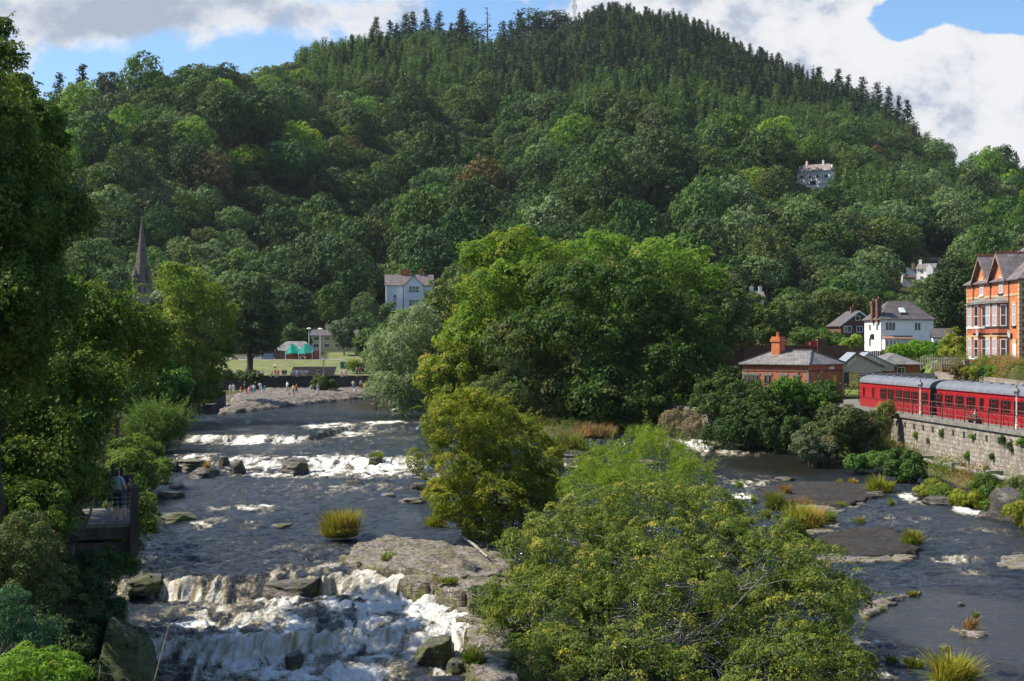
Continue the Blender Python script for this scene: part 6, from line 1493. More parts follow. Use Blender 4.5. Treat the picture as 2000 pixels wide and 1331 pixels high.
# left bank, going upstream
tree('big dark ash tree shading the left bank', -20, 1100, 40, [(15, 300, 38, 75, 90, 2.6), (-80, 260, 38, 110, 150, 3), (55, 440, 38, 80, 90, 2.6), (-60, 480, 38, 120, 150, 3), (50, 580, 37, 100, 90, 3), (-120, 650, 37, 160, 200, 3)], G_NEAR, .105, 150000, 620, 'ash_tree', tr=.16, cl=.36, nsub=10, limbs=14, down=-.9, droop=.35, shoots=(900, .9, 22), tmat=bark_dark, reach=.8)
tree('leafy top sprig of a birch in the upper left corner', -10, 700, 47, [(6, 120, 47, 26, 34, .7), (4, 60, 47, 15, 18, .5), (22, 185, 47, 30, 26, .8), (75, 235, 46, 40, 28, .9), (100, 280, 46, 30, 24, .8)], G_NEAR, .11, 9000, 621, 'birch_tree', tr=.05, cl=.30, nsub=4, limbs=10, tmat=bark_dark, shoots=(120, .8, 16))
tree('dark spreading tree over the lower deck', 60, 1100, 50, [(150, 640, 52, 130, 90, 4), (60, 730, 48, 150, 110, 4), (240, 680, 56, 80, 65, 3), (135, 775, 47, 85, 75, 3), (70, 895, 44, 95, 85, 3), (-40, 850, 44, 140, 150, 3)], G_NEAR, .13, 130000, 622, tr=.2, cl=.45, nsub=9, limbs=20, down=-.95, droop=.4, tmat=bark_dark, shoots=(900, 1.1, 22))
tree('drooping dark foliage beside the people on the deck', 100, 1100, 43, [(110, 965, 43, 62, 70, 2), (60, 1010, 41, 90, 80, 2), (178, 962, 45.5, 24, 40, .8)], G_NEAR, .10, 32000, 623, 'shrub', 'bush', tr=.08, cl=.32, nsub=7, limbs=20, stems=3, down=-.95)
tree('olive shrub with pale seed clusters in the lower left', 20, 1300, 30, [(30, 1080, 30, 90, 80, 1.2), (60, 1140, 29.5, 60, 50, 1.0)], G_OLIVE, .06, 26000, 624, 'shrub', 'bush', tr=.05, cl=.2, nsub=7, limbs=24, stems=3)
tree('dark ivy-covered shrub above the mossy cliff', 170, 1330, 42, [(150, 1150, 42, 75, 70, 1.8), (185, 1225, 42, 62, 58, 1.6), (110, 1250, 40, 80, 80, 1.8), (205, 1110, 43, 26, 40, .8), (235, 1265, 41, 40, 40, 1.0), (150, 1310, 38.5, 70, 50, 1.2)], G_DARK, .09, 46000, 625, 'ivy_shrub', 'bush', tr=.06, cl=.26, nsub=7, limbs=24, stems=3, down=-.9)
tree('blue-green fern-leaved rowan shoots in the lower left', 50, 1340, 24, [(30, 1190, 24, 40, 36, .5), (70, 1240, 24, 40, 30, .5), (-10, 1240, 24, 40, 50, .6)], leafmat('leaf_rowan', (0.035, 0.095, 0.045), (0.075, 0.15, 0.075), None, trans=.25, objvar=.05), .055, 9000, 626, 'rowan_shrub', 'bush', tr=.02, cl=.12, nsub=5, stems=3, limbs=20, aspect=.3)
tree('bright green sunlit shrub in the bottom left corner', 60, 1400, 20, [(60, 1300, 20, 70, 26, .7), (130, 1318, 20, 46, 22, .5), (-10, 1330, 20, 70, 30, .7)], leafmat('leaf_sunlit', (0.10, 0.20, 0.02), (0.20, 0.32, 0.04), (.34, .38, .08), trans=.4, objvar=.05), .045, 9000, 627, 'shrub', 'bush', tr=.015, cl=.12, nsub=5, stems=3, limbs=20)
tree('spiky round willow bush on the left bank below the upper weir', 300, 885, 116, [(300, 830, 116, 50, 42, 2.6), (285, 850, 115, 42, 34, 2.2), (325, 845, 116, 34, 34, 2)], leafmat('leaf_spiky', (0.055, 0.115, 0.02), (0.13, 0.19, 0.035), None, trans=.35, objvar=.06), .26, 13000, 628, 'willow_bush', 'bush', tr=.08, cl=.5, nsub=7, stems=4, aspect=.2, jitter=.9, shoots=(420, 1.5, 22, .15, .9))
tree('lush green waterside herbs on the left bank below the willow bush', 280, 960, 88, [(270, 890, 92, 46, 34, 2.6), (300, 925, 88, 36, 30, 2.2), (250, 930, 86, 40, 50, 2.4), (262, 985, 74, 34, 36, 1.6)], leafmat('leaf_herb', (0.065, 0.13, 0.02), (0.15, 0.21, 0.035), (.26, .24, .06), trans=.35, objvar=.06), .20, 22000, 629, 'bank_plants', 'plants', trunk=False, cl=.4, nsub=6, aspect=.4)
tree('yellow-tipped ash tree standing between the spire and the lawn', 365, 800, 152, [(365, 560, 152, 55, 45, 5), (400, 640, 152, 62, 52, 5), (340, 640, 150, 40, 50, 4), (385, 710, 150, 60, 42, 4), (330, 700, 148, 50, 60, 4)], leafmat('leaf_ash', (0.090, 0.165, 0.025), (0.20, 0.27, 0.045), (.40, .38, .07), trans=.4, objvar=.05), .30, 24000, 630, 'ash_tree', tr=.3, cl=.7, nsub=8, limbs=34, reach=1.0, gap=-.05, shoots=(300, 1.6, 14))
tree('pale silvery whitebeam behind the yellow-tipped ash', 400, 760, 186, [(390, 560, 186, 32, 34, 4), (330, 580, 186, 24, 28, 3), (410, 600, 186, 26, 26, 3)], G_SILVER, .36, 9000, 631, tr=.25, cl=.8)
tree('dark riverside tree left of the ash', 280, 820, 140, [(270, 720, 140, 60, 60, 5), (230, 760, 135, 50, 60, 5), (320, 760, 142, 60, 44, 4)], G_MID, .32, 26000, 632, tr=.3, cl=.8)
tree('small green tree leaning over the stone pier', 370, 800, 150, [(370, 770, 150, 44, 30, 3), (405, 750, 156, 30, 30, 3)], leafmat('leaf_herb', (0.065, 0.13, 0.02), (0.15, 0.21, 0.035)), .30, 10000, 633, tr=.12, cl=.6)
tree('little rounded bush at the left waterline beside the pier', 392, 800, 168, [(392, 785, 168, 15, 14, 1)], G_LIME, .26, 1800, 634, 'bush', 'bush', trunk=False, cl=.4, nsub=5)
tree('tall dark park tree with a bare trunk on the lawn edge', 478, 728, 238, [(490, 585, 238, 44, 45, 6), (465, 635, 237, 40, 38, 5), (515, 635, 238, 34, 36, 5), (500, 675, 236, 34, 18, 4)], G_DARK, .42, 20000, 635, 'park_tree', tr=.65, cl=1.0, limbs=26, tmat=bark_dark)
tree('grey-green small tree in front of the yellow house', 672, 700, 312, [(672, 655, 312, 22, 34, 3)], leafmat('leaf_greyish', (0.07, 0.10, 0.05), (0.14, 0.17, 0.09)), .5, 3600, 636, tr=.2, cl=1.0, nsub=6)
tree('dark shrub tree left of the yellow house', 577, 690, 318, [(577, 655, 318, 24, 22, 3)], G_MID, .5, 3000, 637, tr=.2, cl=1.0, nsub=6)
tree('clipped bright green hedge bush at the right end of the lawn', 697, 728, 250, [(692, 716, 250, 13, 12, 1.4), (704, 720, 250, 10, 9, 1.4)], G_LIME, .3, 1800, 638, 'bush', 'bush', trunk=False, cl=.5, nsub=4)
tree('round olive bush growing on the rock shelf', 632, 768, 219, [(625, 752, 219, 18, 16, 1.8), (642, 752, 219, 16, 14, 1.6)], leafmat('leaf_shelf', (0.055, 0.095, 0.02), (0.12, 0.16, 0.035)), .3, 5000, 639, 'bush', 'bush', tr=.08, cl=.5, nsub=5)
tree('dark shrubs at the foot of the tall park tree', 455, 745, 232, [(455, 735, 232, 22, 10, 2), (490, 742, 231, 22, 12, 2)], G_MID, .36, 3000, 640, 'bush', 'bush', trunk=False, cl=.6, nsub=4)
tree('leafy shrub below the white villa', 762, 615, 372, [(757, 608, 372, 18, 16, 2.4)], G_MID, .6, 1600, 641, 'bush', 'bush', trunk=False, cl=.9, nsub=5)
tree('row of dark trees beyond the road left of the café', 520, 690, 326, [(440, 640, 328, 40, 34, 4), (500, 650, 326, 40, 30, 4), (545, 655, 328, 26, 22, 4)], G_DARK, .55, 7000, 642, tr=.3, cl=1.2)
tree('shrubs on the bank under the timber deck', 215, 1150, 50, [(200, 1090, 50, 50, 30, 1.5), (235, 1110, 50, 26, 24, 1.2), (150, 1060, 52, 60, 40, 2), (262, 1010, 62, 26, 40, 1.6), (240, 960, 66, 30, 40, 2)], G_MID, .11, 24000, 653, 'shrub', 'bush', trunk=False, cl=.32, nsub=6, shoots=(260, .6, 16))
# right of the river
tree('bright green tree above the station chimney', 1640, 690, 285, [(1640, 605, 285, 56, 34, 6), (1600, 625, 283, 34, 32, 5), (1685, 615, 286, 34, 30, 5)], leafmat('leaf_right', (0.060, 0.115, 0.018), (0.135, 0.185, 0.03), trans=.3), .5, 14000, 643, tr=.35, cl=1.2)
tree('slender mid-green tree left of the bright one above the station', 1550, 690, 262, [(1550, 615, 262, 36, 42, 5), (1560, 655, 262, 34, 28, 4)], G_MID, .48, 9000, 644, tr=.25, cl=1.0)
tree('dark round-topped tree behind the station roof', 1500, 700, 235, [(1495, 640, 235, 46, 46, 5), (1470, 620, 238, 28, 40, 4)], G_MID, .44, 12000, 645, tr=.3, cl=1.0)
tree('low leafy trees left of the brown gabled house', 1590, 690, 240, [(1590, 665, 240, 40, 24, 4), (1625, 670, 240, 20, 20, 3)], G_MID, .4, 6000, 646, tr=.15, cl=.8)
tree('massive dark yew behind the orange brick terrace', 1865, 690, 275, [(1865, 560, 275, 40, 52, 7), (1840, 600, 274, 32, 56, 6), (1885, 640, 273, 38, 56, 6), (1900, 560, 276, 26, 50, 6)], leafmat('leaf_yew', (0.028, 0.055, 0.016), (0.075, 0.105, 0.03), trans=.1, objvar=.05), .45, 26000, 647, 'yew_tree', tr=.5, cl=1.0, droop=.5)
tree('yellowing garden tree left of the terrace wall', 1868, 700, 172, [(1868, 665, 172, 20, 18, 2), (1862, 690, 171, 22, 16, 2)], G_YEL, .26, 4000, 648, tr=.1, cl=.5)
tree('bright green garden shrubs below the white house', 1780, 705, 205, [(1770, 690, 205, 42, 16, 3), (1800, 685, 206, 24, 16, 3), (1822, 706, 200, 20, 10, 2.0)], G_LIME, .3, 8000, 649, 'shrub', 'bush', trunk=False, cl=.6, nsub=5)
tree('dark garden shrubs beside the white outbuilding', 1838, 700, 182, [(1836, 690, 182, 20, 20, 2), (1812, 712, 178, 22, 10, 2)], G_MID, .28, 4000, 650, 'shrub', 'bush', trunk=False, cl=.5, nsub=5)
tree('clipped dark topiary hedge left of the station', 1425, 742, 170, [(1410, 728, 170, 20, 15, 2.4), (1432, 730, 170, 14, 13, 2)], G_DARK, .2, 5000, 651, 'hedge', 'hedge', trunk=False, cl=.5, nsub=3)
tree('small garden trees beside the brown gabled house', 1650, 690, 232, [(1655, 672, 232, 16, 14, 2), (1672, 668, 232, 10, 16, 2)], G_LIME, .34, 2200, 652, 'shrub', 'bush', trunk=False, cl=.5, nsub=4)
gd = [('reddish', G_RUST, 1870, 14), ('golden', G_YEL, 1900, 12), ('green', G_MID, 1925, 13), ('lime', G_LIME, 1948, 15), ('yellow-flowered', G_YEL, 1972, 12), ('leafy', G_MID, 1998, 14)]
for i, (nm, mt, px_, h_) in enumerate(gd):
    D_ = 143-i*2.2
    tree('%s garden shrub under the terrace windows, %s along the bank' % (nm, ['first', 'second', 'third', 'fourth', 'fifth', 'last'][i]), px_, 740, D_, [(px_, 728, D_, 17, h_, 1.2), (px_+8, 738, D_-.6, 14, 9, 1)], mt, .16, 3200, 660+i, 'shrub', 'bush', trunk=False, cl=.3, nsub=4)
# wall vegetation
tree('dense mixed shrubs spilling over the old wall below the station', 1480, 800, 124, [(1430, 775, 126, 60, 32, 2.5), (1390, 800, 125, 36, 34, 2), (1530, 785, 124, 60, 36, 2.6), (1470, 815, 122.5, 70, 34, 2), (1590, 800, 122, 44, 40, 2.4), (1610, 770, 123, 26, 20, 1.6)], G_MID, .22, 44000, 670, 'shrub', 'bush', tr=.08, cl=.5, nsub=7, stems=4, limbs=20, shoots=(500, 1.2, 16, .4, .8))
tree('bright green saplings rising in front of the station wall', 1560, 800, 121, [(1560, 770, 121, 30, 26, 1.2), (1530, 755, 121, 14, 14, .8), (1600, 790, 120.5, 18, 20, 1)], leafmat('leaf_sapling', (0.07, 0.15, 0.025), (0.14, 0.22, 0.04), trans=.35), .2, 9000, 671, 'sapling', 'bush', tr=.05, cl=.4, nsub=5, stems=3)
tree('hanging ivy curtain on the lower old wall', 1480, 870, 119.5, [(1440, 840, 120.6, 34, 28, .9), (1500, 838, 119.8, 40, 34, .9), (1560, 842, 119.4, 40, 30, .9), (1400, 845, 121.2, 30, 22, .9)], G_MID, .17, 20000, 672, 'ivy', 'ivy', trunk=False, cl=.4, nsub=5, droop=1.2)
tree('brownish elder bush covering the bend of the wall', 1655, 885, 116, [(1650, 835, 116, 50, 44, 2.6), (1615, 860, 115.5, 36, 32, 2), (1690, 850, 116, 26, 44, 2)], leafmat('leaf_elder', (0.050, 0.075, 0.024), (0.11, 0.13, 0.04), (.14, .11, .05), trans=.2, objvar=.05), .20, 24000, 673, 'elder_bush', 'bush', tr=.12, cl=.5, nsub=7, stems=4, limbs=30, tmat=bark_dark)
tree('grey-green willow scrub at the water foot of the old wall', 1578, 905, 113.5, [(1575, 875, 113.5, 32, 30, 1.8), (1600, 885, 113, 24, 20, 1.4)], leafmat('leaf_sallow', (0.07, 0.10, 0.04), (0.14, 0.17, 0.075), trans=.2), .17, 9000, 674, 'willow_bush', 'bush', tr=.05, cl=.4, nsub=6, stems=4)
tree('dark green leafy shrub at the water below the elder', 1690, 915, 109, [(1695, 900, 109, 26, 18, 1.2), (1672, 905, 109, 18, 14, 1)], leafmat('leaf_dock', (0.035, 0.085, 0.020), (0.095, 0.16, 0.036)), .2, 5000, 675, 'shrub', 'bush', trunk=False, cl=.4, nsub=5)
tree('bright green bush against the retaining wall where the pipe begins', 1765, 940, 104, [(1762, 912, 104, 34, 28, 1.4), (1735, 905, 105, 24, 18, 1.1), (1780, 928, 103.5, 26, 20, 1.2)], leafmat('leaf_dock', (0.035, 0.085, 0.020), (0.095, 0.16, 0.036)), .2, 10000, 676, 'shrub', 'bush', tr=.04, cl=.42, nsub=6, stems=3)
tree('climbing shrub over the railing at the wall corner', 1722, 840, 119, [(1725, 815, 119.5, 14, 22, .7), (1712, 850, 118.5, 20, 22, .8), (1735, 800, 120, 10, 14, .5)], leafmat('leaf_creeper', (0.09, 0.12, 0.03), (0.17, 0.19, 0.05), (.3, .2, .08)), .17, 6000, 677, 'creeper', 'plant', trunk=False, cl=.35, nsub=5, droop=.6)
tree('dry pale creeper over the end of the old wall', 1330, 850, 127, [(1325, 825, 129, 40, 30, 1), (1360, 840, 125.5, 30, 24, 1)], leafmat('leaf_dry', (0.15, 0.13, 0.07), (0.25, 0.22, 0.13)), .13, 9000, 678, 'creeper', 'plant', trunk=False, cl=.5, nsub=5, droop=.8)
tree('grey-green small tree at the dark edge of the sycamore', 1245, 840, 136, [(1245, 790, 136, 30, 32, 2), (1225, 815, 135, 22, 20, 1.6)], G_OLIVE, .2, 6000, 679, tr=.08, cl=.45, nsub=5)
tree('leafy undergrowth on the bank left of the old wall', 1330, 790, 142, [(1330, 775, 142, 50, 18, 2), (1290, 790, 140, 30, 18, 2)], leafmat('leaf_under', (0.06, 0.11, 0.02), (0.13, 0.17, 0.03)), .22, 8000, 680, 'shrub', 'bush', trunk=False, cl=.5, nsub=5)
for i, (px_, py_, h_, mt) in enumerate([(1815, 958, 14, G_YEL), (1850, 965, 16, leafmat('leaf_herb', (0, 0, 0), (0, 0, 0))), (1885, 975, 16, G_YEL), (1920, 950, 24, G_MID), (1955, 985, 26, leafmat('leaf_herb', (0, 0, 0), (0, 0, 0))), (1990, 965, 30, G_OLIVE), (1990, 1010, 26, G_YEL), (2030, 1000, 40, G_MID)]):
    D_ = (CAM_H-.6)*FPX/(py_+h_*.7-HZ)
    tree('%s bank plants at the foot of the retaining wall, %s going towards the bridge' % (['golden', 'green', 'yellowing', 'dark green', 'lush', 'olive', 'yellow-brown', 'tall green'][i], ['first', 'second', 'third', 'fourth', 'fifth', 'sixth', 'seventh', 'eighth'][i]), px_, py_+h_, D_, [(px_, py_, D_, 24, h_, 1.3), (px_+14, py_+h_*.5, D_-.5, 20, h_*.6, 1.1)], mt, .17, 4200, 690+i, 'bank_plants', 'plants', trunk=False, cl=.35, nsub=5, aspect=.4)
for i, (px_, py_, r_) in enumerate([(1790, 850, 5), (1812, 862, 4), (1840, 845, 5), (1900, 855, 7), (1960, 860, 8), (1975, 872, 9), (1890, 890, 6), (1940, 892, 4), (1928, 915, 6), (1995, 865, 10), (1745, 880, 8)]):
    D0_ = 96+(2000-px_)*.1; 
    for _ in range(6): D0_ = (32.5+122*.0808)/((px_-1000)/FPX+.0808)
    D_ = D0_-.15
    tree('small green plant rooted in the retaining wall, %s of eleven from the corner' % ['second', 'third', 'fourth', 'sixth', 'eighth', 'tenth', 'fifth', 'seventh', 'ninth', 'eleventh', 'first'][i], px_, py_, D_, [(px_, py_, D_, r_, r_*1.1, .22)], [G_LIME, G_MID, G_OLIVE][i % 3], .12, 420, 710+i, 'wall_plant', 'plant', trunk=False, cl=.16, nsub=3, droop=.5)

# ---------------------------------------------------------------- rough growth on the banks (nobody could count it)
def weeds(name, label, poly, n, h, seed, mat, wid=.03, leaf=.14, excl=None):
    rs = np.random.RandomState(seed); xs = [p[0] for p in poly]; ys = [p[1] for p in poly]
    X = rs.uniform(min(xs), max(xs), n*3); Y = rs.uniform(min(ys), max(ys), n*3)
    dr = sdist(X, Y, RIVER); ok = (sdist(X, Y, poly) > 0) & (dr < -.05); X = X[ok][:n]; Y = Y[ok][:n]; Z = ground_z(X, Y)
    keep = vnoise(X*.7+seed, Y*.7) > rs.uniform(-.5, .3, len(X)); X, Y, Z = X[keep], Y[keep], Z[keep]
    Vs, Fs, T_, U_ = [], [], [], []; m = 0
    kk = len(X); per = 9
    hh = h*(.45+.6*rs.rand(kk))*(1+.7*vnoise(X*.5, Y*.5, seed))
    t = rs.rand(kk, per); a = rs.uniform(0, 6.28, (kk, per)); r = .18*hh[:, None]*(.3+t)
    P_ = np.stack([X[:, None]+np.cos(a)*r+rs.normal(0, .05, (kk, per)), Y[:, None]+np.sin(a)*r, Z[:, None]+hh[:, None]*t], -1).reshape(-1, 3)
    N_ = unit(kk*per, rs)+np.array([0, 0, .7]); N_ /= np.linalg.norm(N_, axis=1, keepdims=True)
    V = leaf_quads(P_, N_, leaf, rs, .45); F = np.arange(len(V)).reshape(-1, 4)
    tn = np.repeat(np.clip(.5+.6*vnoise(X*.8, Y*.8, 3)+rs.normal(0, .15, kk), 0, 1), per); tu = np.repeat(np.clip(vnoise(X*.5+9, Y*.5, 7)*2-.2, 0, 1), per)
    o = link(name, mesh_np(name, V, F, [mat], attrs={'tone': ('FACE', tn), 'turn': ('FACE', tu)})); return tag(o, label, 'undergrowth', kind='stuff')
G_WEED = leafmat('leaf_weed', (0.075, 0.125, 0.02), (0.17, 0.20, 0.035), (.30, .20, .09), trans=.35, objvar=.05)
weeds('undergrowth', 'rough weeds and grasses along the foot of the retaining wall', [(30, 70), (36.6, 70), (34.6, 96), (32.5, 121), (22, 123), (20, 117), (28, 112), (30, 95)], 6500, .95, 1, G_WEED)
weeds('undergrowth', 'rough weeds on the shore of the wooded island', [(-16, 120), (16, 118), (17, 140), (14, 165), (-16, 190)], 6000, .7, 2, G_WEED, leaf=.16)
weeds('undergrowth', 'weeds on the leafy left bank', [(-60, 30), (-9, 30), (-14, 56), (-22, 90), (-30, 122), (-42, 190), (-70, 190)], 11000, .9, 3, G_WEED, leaf=.16)
weeds('undergrowth', 'garden growth on the slope between the train and the terrace', [(44.5, 118), (50, 118), (50.2, 160), (47.0, 164), (46.6, 150)], 5000, .9, 4, G_WEED, leaf=.15)
weeds('undergrowth', 'rough grass on the slope below the houses', [(34, 186), (90, 186), (95, 262), (30, 262)], 9000, .9, 5, G_WEED, leaf=.3)
weeds('undergrowth', 'pinkish willowherb meadow and scrub under the white hillside house', [(80, 270), (125, 270), (140, 375), (85, 375)], 9000, 1.6, 6, leafmat('leaf_meadow', (.16, .14, .07), (.30, .20, .15), (.34, .18, .17), trans=.2), leaf=.5)
# ---------------------------------------------------------------- people
def skin_body(joints, edges, sub=1):
    me = bpy.data.meshes.new('b'); names = list(joints)
    me.from_pydata([joints[n][0] for n in names], [(names.index(a), names.index(b)) for a, b in edges], [])
    o = bpy.data.objects.new('b', me); COL.objects.link(o)
    o.modifiers.new('s', 'SKIN'); sv = me.skin_vertices[0].data
    for i, n in enumerate(names):
        r = joints[n][1]; sv[i].radius = r if isinstance(r, tuple) else (r, r); sv[i].use_root = (n == 'pelvis')
    md = o.modifiers.new('u', 'SUBSURF'); md.levels = sub; md.render_levels = sub
    bpy.context.view_layer.update(); dg = bpy.context.evaluated_depsgraph_get()
    out = bpy.data.meshes.new_from_object(o.evaluated_get(dg)); bpy.data.objects.remove(o); return out
def body(pose, fingers=False, sub=1):
    J = {}; E = []
    def add(n, p, r, par=None):
        J[n] = (p, r)
        if par: E.append((par, n))
    hipz, lean, head = {'stand': (.95, 0, 0), 'walk': (.95, .03, 0), 'sit': (.48, .04, 0), 'ground': (.14, .02, 0), 'bend': (.92, -.45, -.2), 'back': (.95, 0.0, 0)}[pose]
    add('pelvis', (0, 0, hipz), (.155, .115))
    tz = hipz+.50*(1-.35*abs(lean)/.45)
    add('waist', (0, lean*.35, hipz+.18), (.135, .10), 'pelvis'); add('chest', (0, lean*.8, hipz+.36*(1-.2*abs(lean))), (.165, .115), 'waist')
    add('neckb', (0, lean, tz), (.075, .07), 'chest'); add('neck', (0, lean*1.1, tz+.07), (.055, .055), 'neckb')
    add('head', (0, lean*1.2-.01, tz+.16), (.078, .092), 'neck'); add('crown', (0, lean*1.2+.0, tz+.27), (.062, .075), 'head')
    for s, S in ((-1, 'l'), (1, 'r')):
        add('sh'+S, (s*.19, lean, tz-.05), .062, 'neckb')
        if pose in ('sit', 'ground'): el, ha = (s*.25, lean-.10, tz-.30), (s*.14, lean-.32, tz-.38)
        elif pose == 'bend': el, ha = (s*.2, lean-.05, tz-.30), (s*.15, lean-.15, tz-.52)
        elif pose == 'walk': el, ha = (s*.23, lean+s*.10, tz-.32), (s*.22, lean-.08+s*.12, tz-.55)
        elif s > 0 and pose == 'stand': el, ha = (s*.27, -.05, tz-.30), (s*.16, -.24, tz-.32)
        elif pose == 'back': el, ha = (s*.25, -.02, tz-.30), (s*.15, -.22, tz-.36)
        else: el, ha = (s*.24, .02, tz-.32), (s*.25, -.03, tz-.57)
        add('el'+S, el, .043, 'sh'+S); add('wr'+S, ha, .030, 'el'+S)
        d = Vector(ha)-Vector(el); d.normalize(); hp = Vector(ha)+d*.07; add('ha'+S, tuple(hp), (.036, .024), 'wr'+S)
        if fingers:
            side = d.cross(Vector((0, 0, 1))).normalized() if abs(d.z) < .9 else Vector((0, 1, 0)); dn = d.cross(side)
            for k, ln in enumerate((.062, .074, .07, .055)):
                f0 = hp+side*(.026-.0175*k)+d*.03; f1 = f0+d*ln*.5; f2 = f1+(d*.6+dn*.5*(-1)).normalized()*ln*.5
                add('f%d%s' % (k, S), tuple(f0), .0095, 'ha'+S); add('g%d%s' % (k, S), tuple(f1), .009, 'f%d%s' % (k, S)); add('h%d%s' % (k, S), tuple(f2), .008, 'g%d%s' % (k, S))
            t0 = hp+side*.035-d*.02; add('t'+S, tuple(t0), .011, 'ha'+S); add('u'+S, tuple(t0+(side+d).normalized()*.045), .009, 't'+S)
        add('hip'+S, (s*.095, 0, hipz-.06), .085, 'pelvis')
        if pose == 'sit': kn, an, to = (s*.13, -.42, .50), (s*.12, -.40, .09), (s*.13, -.55, .04)
        elif pose == 'ground': kn, an, to = (s*.15, -.36, .42), (s*.12, -.62, .08), (s*.12, -.76, .05)
        elif pose == 'walk': kn, an, to = (s*.1, -.03-s*.14, .5), (s*.1, s*-.22+.06, .09), (s*.1, s*-.22-.08, .04)
        else: kn, an, to = (s*.11, -.02, .50), (s*.12, .02, .09), (s*.14, -.12, .04)
        add('kn'+S, kn, .058, 'hip'+S); add('an'+S, an, .038, 'kn'+S); add('to'+S, to, (.04, .03), 'an'+S)
    me = skin_body(J, E, sub)
    # clothing regions by position along the figure: skin 0, top 1, bottom 2, hair 3, shoes 4
    pts = {n: Vector(v[0]) for n, v in J.items()}
    reg = {'pelvis': 2, 'waist': 1, 'chest': 1, 'neckb': 1, 'neck': 0, 'head': 0, 'crown': 3, 'shl': 1, 'shr': 1, 'hipl': 2, 'hipr': 2, 'tol': 4, 'tor': 4, 'anl': 0, 'anr': 0, 'elr': 0, 'ell': 0, 'wrl': 0, 'wrr': 0, 'har': 0, 'hal': 0}
    for S in 'lr':
        pts['m'+S] = pts['sh'+S].lerp(pts['el'+S], .5); reg['m'+S] = 1; pts['th'+S] = pts['hip'+S].lerp(pts['kn'+S], .5); reg['th'+S] = 2
        pts['k1'+S] = pts['kn'+S].lerp(pts['an'+S], .25); reg['k1'+S] = 0; reg['kn'+S] = 2
    hc = pts['crown']
    for p in me.polygons:
        c = p.center; n = min(pts, key=lambda k: (pts[k]-c).length); m = reg.get(n, 0)
        if n in ('head', 'neck') and (c.y > pts['head'].y+.035 or c.z > pts['head'].z+.08) and c.z > pts['neck'].z: m = 3
        p.material_index = m; p.use_smooth = True
    return me
skin_m = pmat('skin', (.55, .34, .24), (.50, .30, .21), 8, .6)
def cloth(name, c): return pmat('cloth_'+name, c, tuple(x*.8 for x in c), 6, .9)
CL = {'white': cloth('white', (.75, .75, .74)), 'black': cloth('black', (.02, .02, .025)), 'navy': cloth('navy', (.03, .045, .10)), 'red': cloth('red', (.5, .05, .04)), 'blue': cloth('blue', (.12, .25, .5)), 'grey': cloth('grey', (.3, .32, .34)),
      'orange': cloth('orange', (.75, .25, .05)), 'pink': cloth('pink', (.7, .35, .38)), 'turquoise': cloth('turquoise', (.1, .5, .5)), 'yellow': cloth('yellow', (.7, .6, .15)), 'beige': cloth('beige', (.55, .45, .33)), 'green': cloth('green', (.1, .25, .12)), 'jeans': cloth('jeans', (.09, .14, .24)), 'greyblue': cloth('greyblue', (.30, .38, .46))}
hairs = [pmat('hair_brown', (.06, .035, .02)), pmat('hair_dark', (.015, .012, .01)), pmat('hair_fair', (.35, .25, .12))]
shoe = pmat('shoe_white', (.6, .6, .6)); shoe_d = pmat('shoe_dark', (.04, .03, .03))
POSE = {}
for k in ('stand', 'walk', 'sit', 'ground', 'bend'):
    POSE[k] = body(k)
    for m_ in (skin_m, CL['white'], CL['navy'], hairs[0], shoe): POSE[k].materials.append(m_)
prs = np.random.RandomState(4)
def person(pose, loc, rz, top, bot, label, sc=1.0, group=None, hair=None, me=None):
    o = link('person', me or POSE[pose], None, loc, rz); o.scale = (sc, sc, sc)
    for i, m_ in ((1, CL.get(top, skin_m)), (2, CL.get(bot, skin_m)), (3, hairs[prs.randint(3) if hair is None else hair]), (4, shoe_d if prs.rand() < .5 else shoe)):
        o.material_slots[i].link = 'OBJECT'; o.material_slots[i].material = m_
    return tag(o, label, 'person', group)
VERB = {'stand': 'standing', 'walk': 'walking', 'sit': 'sitting', 'ground': 'sitting', 'bend': 'bending down'}
def crowd(lst, z, where, group, vary=True):
    for i, (px, py, pose, top, bot, sc) in enumerate(sorted(lst)):
        c = Wz(px, py, z); g = gz(c.x, c.y)
        person(pose, (c.x, c.y, z), prs.uniform(-1, 1)+(math.pi if prs.rand() < .25 else 0) if vary else prs.uniform(-.4, .4), top, bot,
               'person in %s %s %s, %s from the left' % (top if top in CL else 'bathing things', VERB[pose], where, ORD[i]), sc, group)
sh = [(450, 773, 'stand', 'white', 'beige', 1), (456, 772, 'walk', 'white', 'white', 1), (470, 773, 'walk', 'red', 'skin', .8), (478, 766, 'stand', 'navy', 'black', 1), (482, 774, 'bend', 'skin', 'red', .8), (486, 775, 'stand', 'pink', 'skin', .85), (491, 772, 'walk', 'skin', 'navy', .9), (496, 773, 'stand', 'white', 'blue', 1),
      (499, 767, 'stand', 'black', 'navy', 1), (508, 768, 'stand', 'white', 'grey', 1), (511, 772, 'walk', 'greyblue', 'white', .8), (517, 768, 'stand', 'turquoise', 'turquoise', .7), (561, 768, 'stand', 'white', 'grey', 1.05), (564, 776, 'ground', 'pink', 'navy', .9), (569, 757, 'ground', 'grey', 'black', .9),
      (573, 773, 'walk', 'yellow', 'navy', .95), (579, 772, 'stand', 'red', 'black', .95), (574, 779, 'bend', 'pink', 'skin', .7), (606, 769, 'bend', 'white', 'white', .9), (621, 774, 'stand', 'greyblue', 'white', 1.05), (649, 768, 'ground', 'pink', 'beige', .8)]
crowd(sh, 2.98, 'on the wide rock shelf', 'people on the rock shelf')
